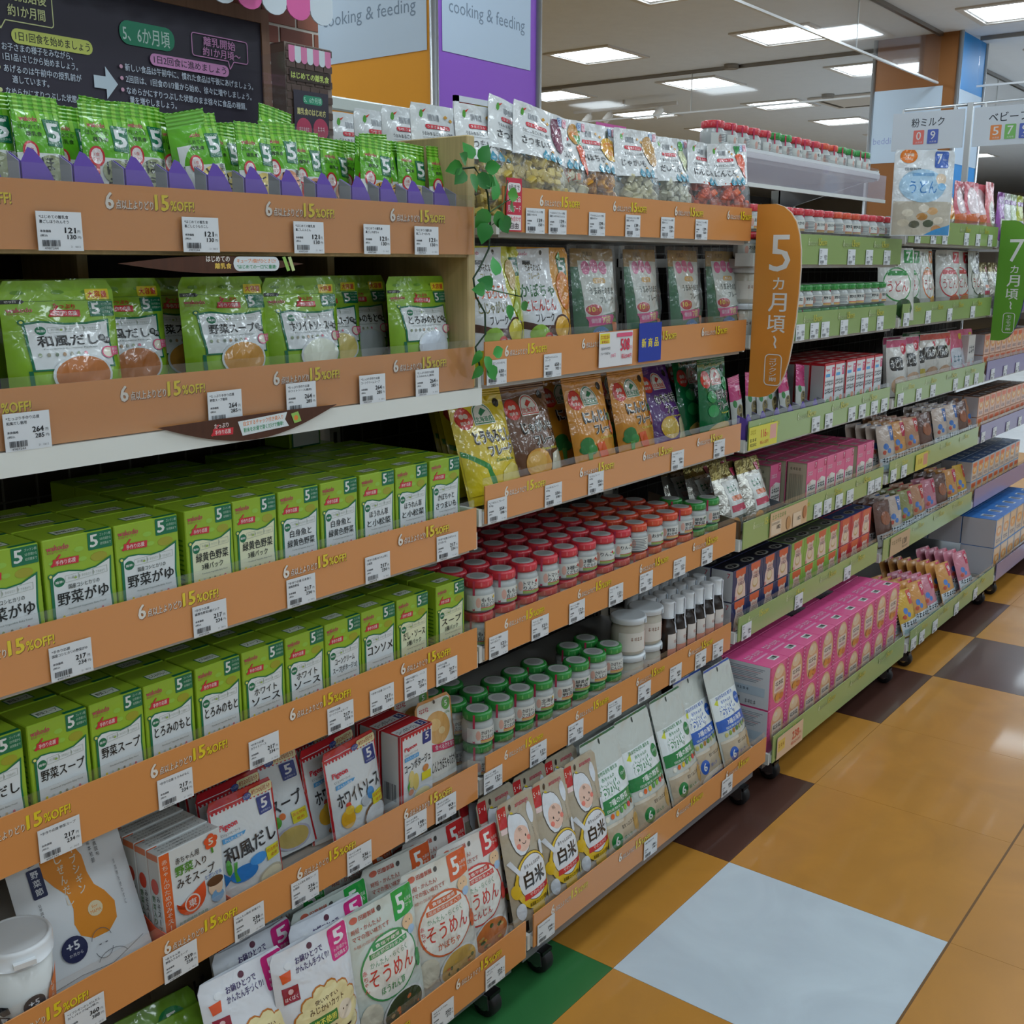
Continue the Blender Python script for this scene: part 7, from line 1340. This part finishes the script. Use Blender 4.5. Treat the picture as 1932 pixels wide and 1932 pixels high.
# ivy garland on the wooden post
r = thing('ivy_garland', 'artificial ivy vine hanging from the wooden display post', 'artificial ivy', (0, -.03, 1.15)); ox = (0, .03, -1.15)
def P3(px, py, y):
    d = FWD + RGT * ((px - 966) / FPX) - UPV * ((py - 966) / FPX); return EYE + d * ((y - EYE.y) / d.y)
path = [P3(p, q, y) for p, q, y in ((872, 318, -.02), (895, 316, -.03), (908, 335, -.035), (920, 365, -.03), (925, 420, -.03), (922, 470, -.03), (905, 505, -.025), (893, 525, -.02), (898, 560, -.03), (915, 590, -.03), (916, 630, -.03), (897, 655, -.025), (905, 690, -.03))]
obj('stem', MB().tube(path, .0016, M('#1f3a22', 'leaf'), 6).mesh('stem'), r, ox)
br = [[(925, 400), (955, 380), (972, 372)], [(900, 540), (940, 550), (985, 560), (990, 585)], [(920, 430), (945, 412), (958, 340)]]
for b_ in br: obj('tendril', MB().tube([P3(p, q, -.03) for p, q in b_], .001, M('#2f5a2c', 'leaf'), 5).mesh('tendril'), r, ox)
def leaf(px, py, s, ang, c, y=-.036):
    me = MB(); pts = [(0, 0), (.35, .15), (.5, .45), (.38, .8), (0, 1.25), (-.38, .8), (-.5, .45), (-.35, .15)]
    vs = [(x * s, -.12 * s * abs(x) * 2 + .1 * s * z * z, z * s) for x, z in pts] + [(0, .0, .45 * s), (0, .08 * s, .85 * s)]
    me.add(vs, [(0, 1, 8), (1, 2, 8), (2, 3, 9, 8), (3, 4, 9), (4, 5, 9), (5, 6, 8, 9), (6, 7, 8), (7, 0, 8)], M(c, 'leaf'), True)
    p = P3(px, py, y); o = obj('leaf', me.mesh('leaf'), r, tuple(Vector(p) + Vector(ox))); o.rotation_euler = (random.uniform(-.3, .3), ang, random.uniform(-.8, .2))
for l in ((872, 312, .022, -1.9, '#3a8a34'), (880, 305, .02, -1.2, '#2f7a30'), (892, 300, .022, -.4, '#338a36'), (905, 305, .024, .6, '#2c7a30'), (915, 318, .022, 1.4, '#338a36'), (900, 330, .025, 2.2, '#256a2c'), (888, 328, .022, 2.8, '#2c7a30'), (876, 322, .022, -2.4, '#2c7230'), (912, 335, .02, 2.0, '#2f7a30'),
          (930, 378, .03, .1, '#3f9a44'), (938, 398, .022, 2.8, '#3a8a3a'), (958, 365, .022, 1.7, '#4f9a3a'), (962, 392, .022, 1.2, '#2f7a34'), (920, 395, .026, -2.6, '#3f8a3a'), (945, 408, .026, 2.5, '#2c7a34'), (918, 420, .026, -2.9, '#2f7a34'),
          (935, 520, .024, .1, '#3f9a48'), (915, 545, .022, -1.6, '#3a8a40'), (930, 538, .024, -1.3, '#2f7a3a'), (958, 575, .02, 2.9, '#3a8a3a'), (985, 570, .016, 2.4, '#3f8a3a'), (905, 660, .022, -2.9, '#3f9a44'), (915, 672, .022, 2.9, '#3a8f3e'), (930, 668, .02, 1.3, '#3f9a44'), (922, 690, .022, 2.6, '#3f9a44'), (908, 690, .02, -2.6, '#338a3a')): leaf(*l)
# rail, sign holder and card behind the chalkboard bay
tag(obj('header_rail', MB().box(.0, .95, .448, .462, 1.498, 1.522, M('#c2cac4', 'l')).mesh('rail', bevel=.003)), 'pale metal rail of the rear gondola header', 'rail')
r = thing('rear_header', 'translucent header panel with pale pink and orange print below the rail', 'panel', (.475, .455, 1.25))
obj('sheet', MB().box(-.47, .47, -.002, .002, 0, .245, M('#cfc4d2', 'p')).mesh('sheet'), r)
obj('print', Art('p').p([(-4, 17), (2, 18), (-1, 24.4), (-6, 24.4)], '#d99a5a').p([(8, 18), (30, 18), (30, 22), (12, 24.4), (8, 24.4)], '#c2889a').p([(12, 16), (20, 16), (18, 22)], '#dc9a3a').mesh('print', lambda u, v, l: (u * .01, -.002 - l, v * .01)), r)
for x in (.02, .93): tag(obj('header_post', MB().box(x - .012, x + .012, .443, .467, 0, 1.497, M('#b9beba', 'l')).mesh('post')), 'grey post carrying the rear header rail, %s end' % ('near' if x < .5 else 'far'), 'post', 'rear header posts')
r = thing('sign_holder', 'white framed sign holder with red and yellow card above the cut vegetables', 'sign holder', (.635, .5, 1.49))
obj('frame', MB().box(-.115, .115, -.004, .004, 0, .008, M('#d6dce4', 'l')).box(-.115, -.103, -.004, .004, .008, .082, M('#d6dce4', 'l')).box(.103, .115, -.004, .004, .008, .082, M('#d6dce4', 'l')).box(-.115, .115, -.004, .004, .07, .082, M('#d6dce4', 'l')).mesh('frame'), r)
obj('card', Art('p').r(-10.3, .8, 10.3, 7, '#c9b43a').p([(-10.3, .8), (-4.6, .8), (-5, 7), (-10.3, 7)], '#c9402c').t('#4', -9.8, 4.2, -5.2, 6.2, '#f2dcd0', .02).t('#4', -9.8, 1.4, -5.2, 3.4, '#f2d24a', .02).e(-1.8, 2.4, 1.4, 1.4, '#d2483c').e(5, 2.4, 1.4, 1.4, '#d2483c').mesh('card'), r)
tag(obj('pink_card', MB().box(0, .14, 0, .002, 0, .05, M('#c9569c', 'p')).box(.06, .08, .002, .012, -1.525, .04, M('#b9b9bc', 'l')).mesh('card'), None, (1.09, .52, 1.525)), 'small bright pink card sticking up behind the cut vegetables', 'card')
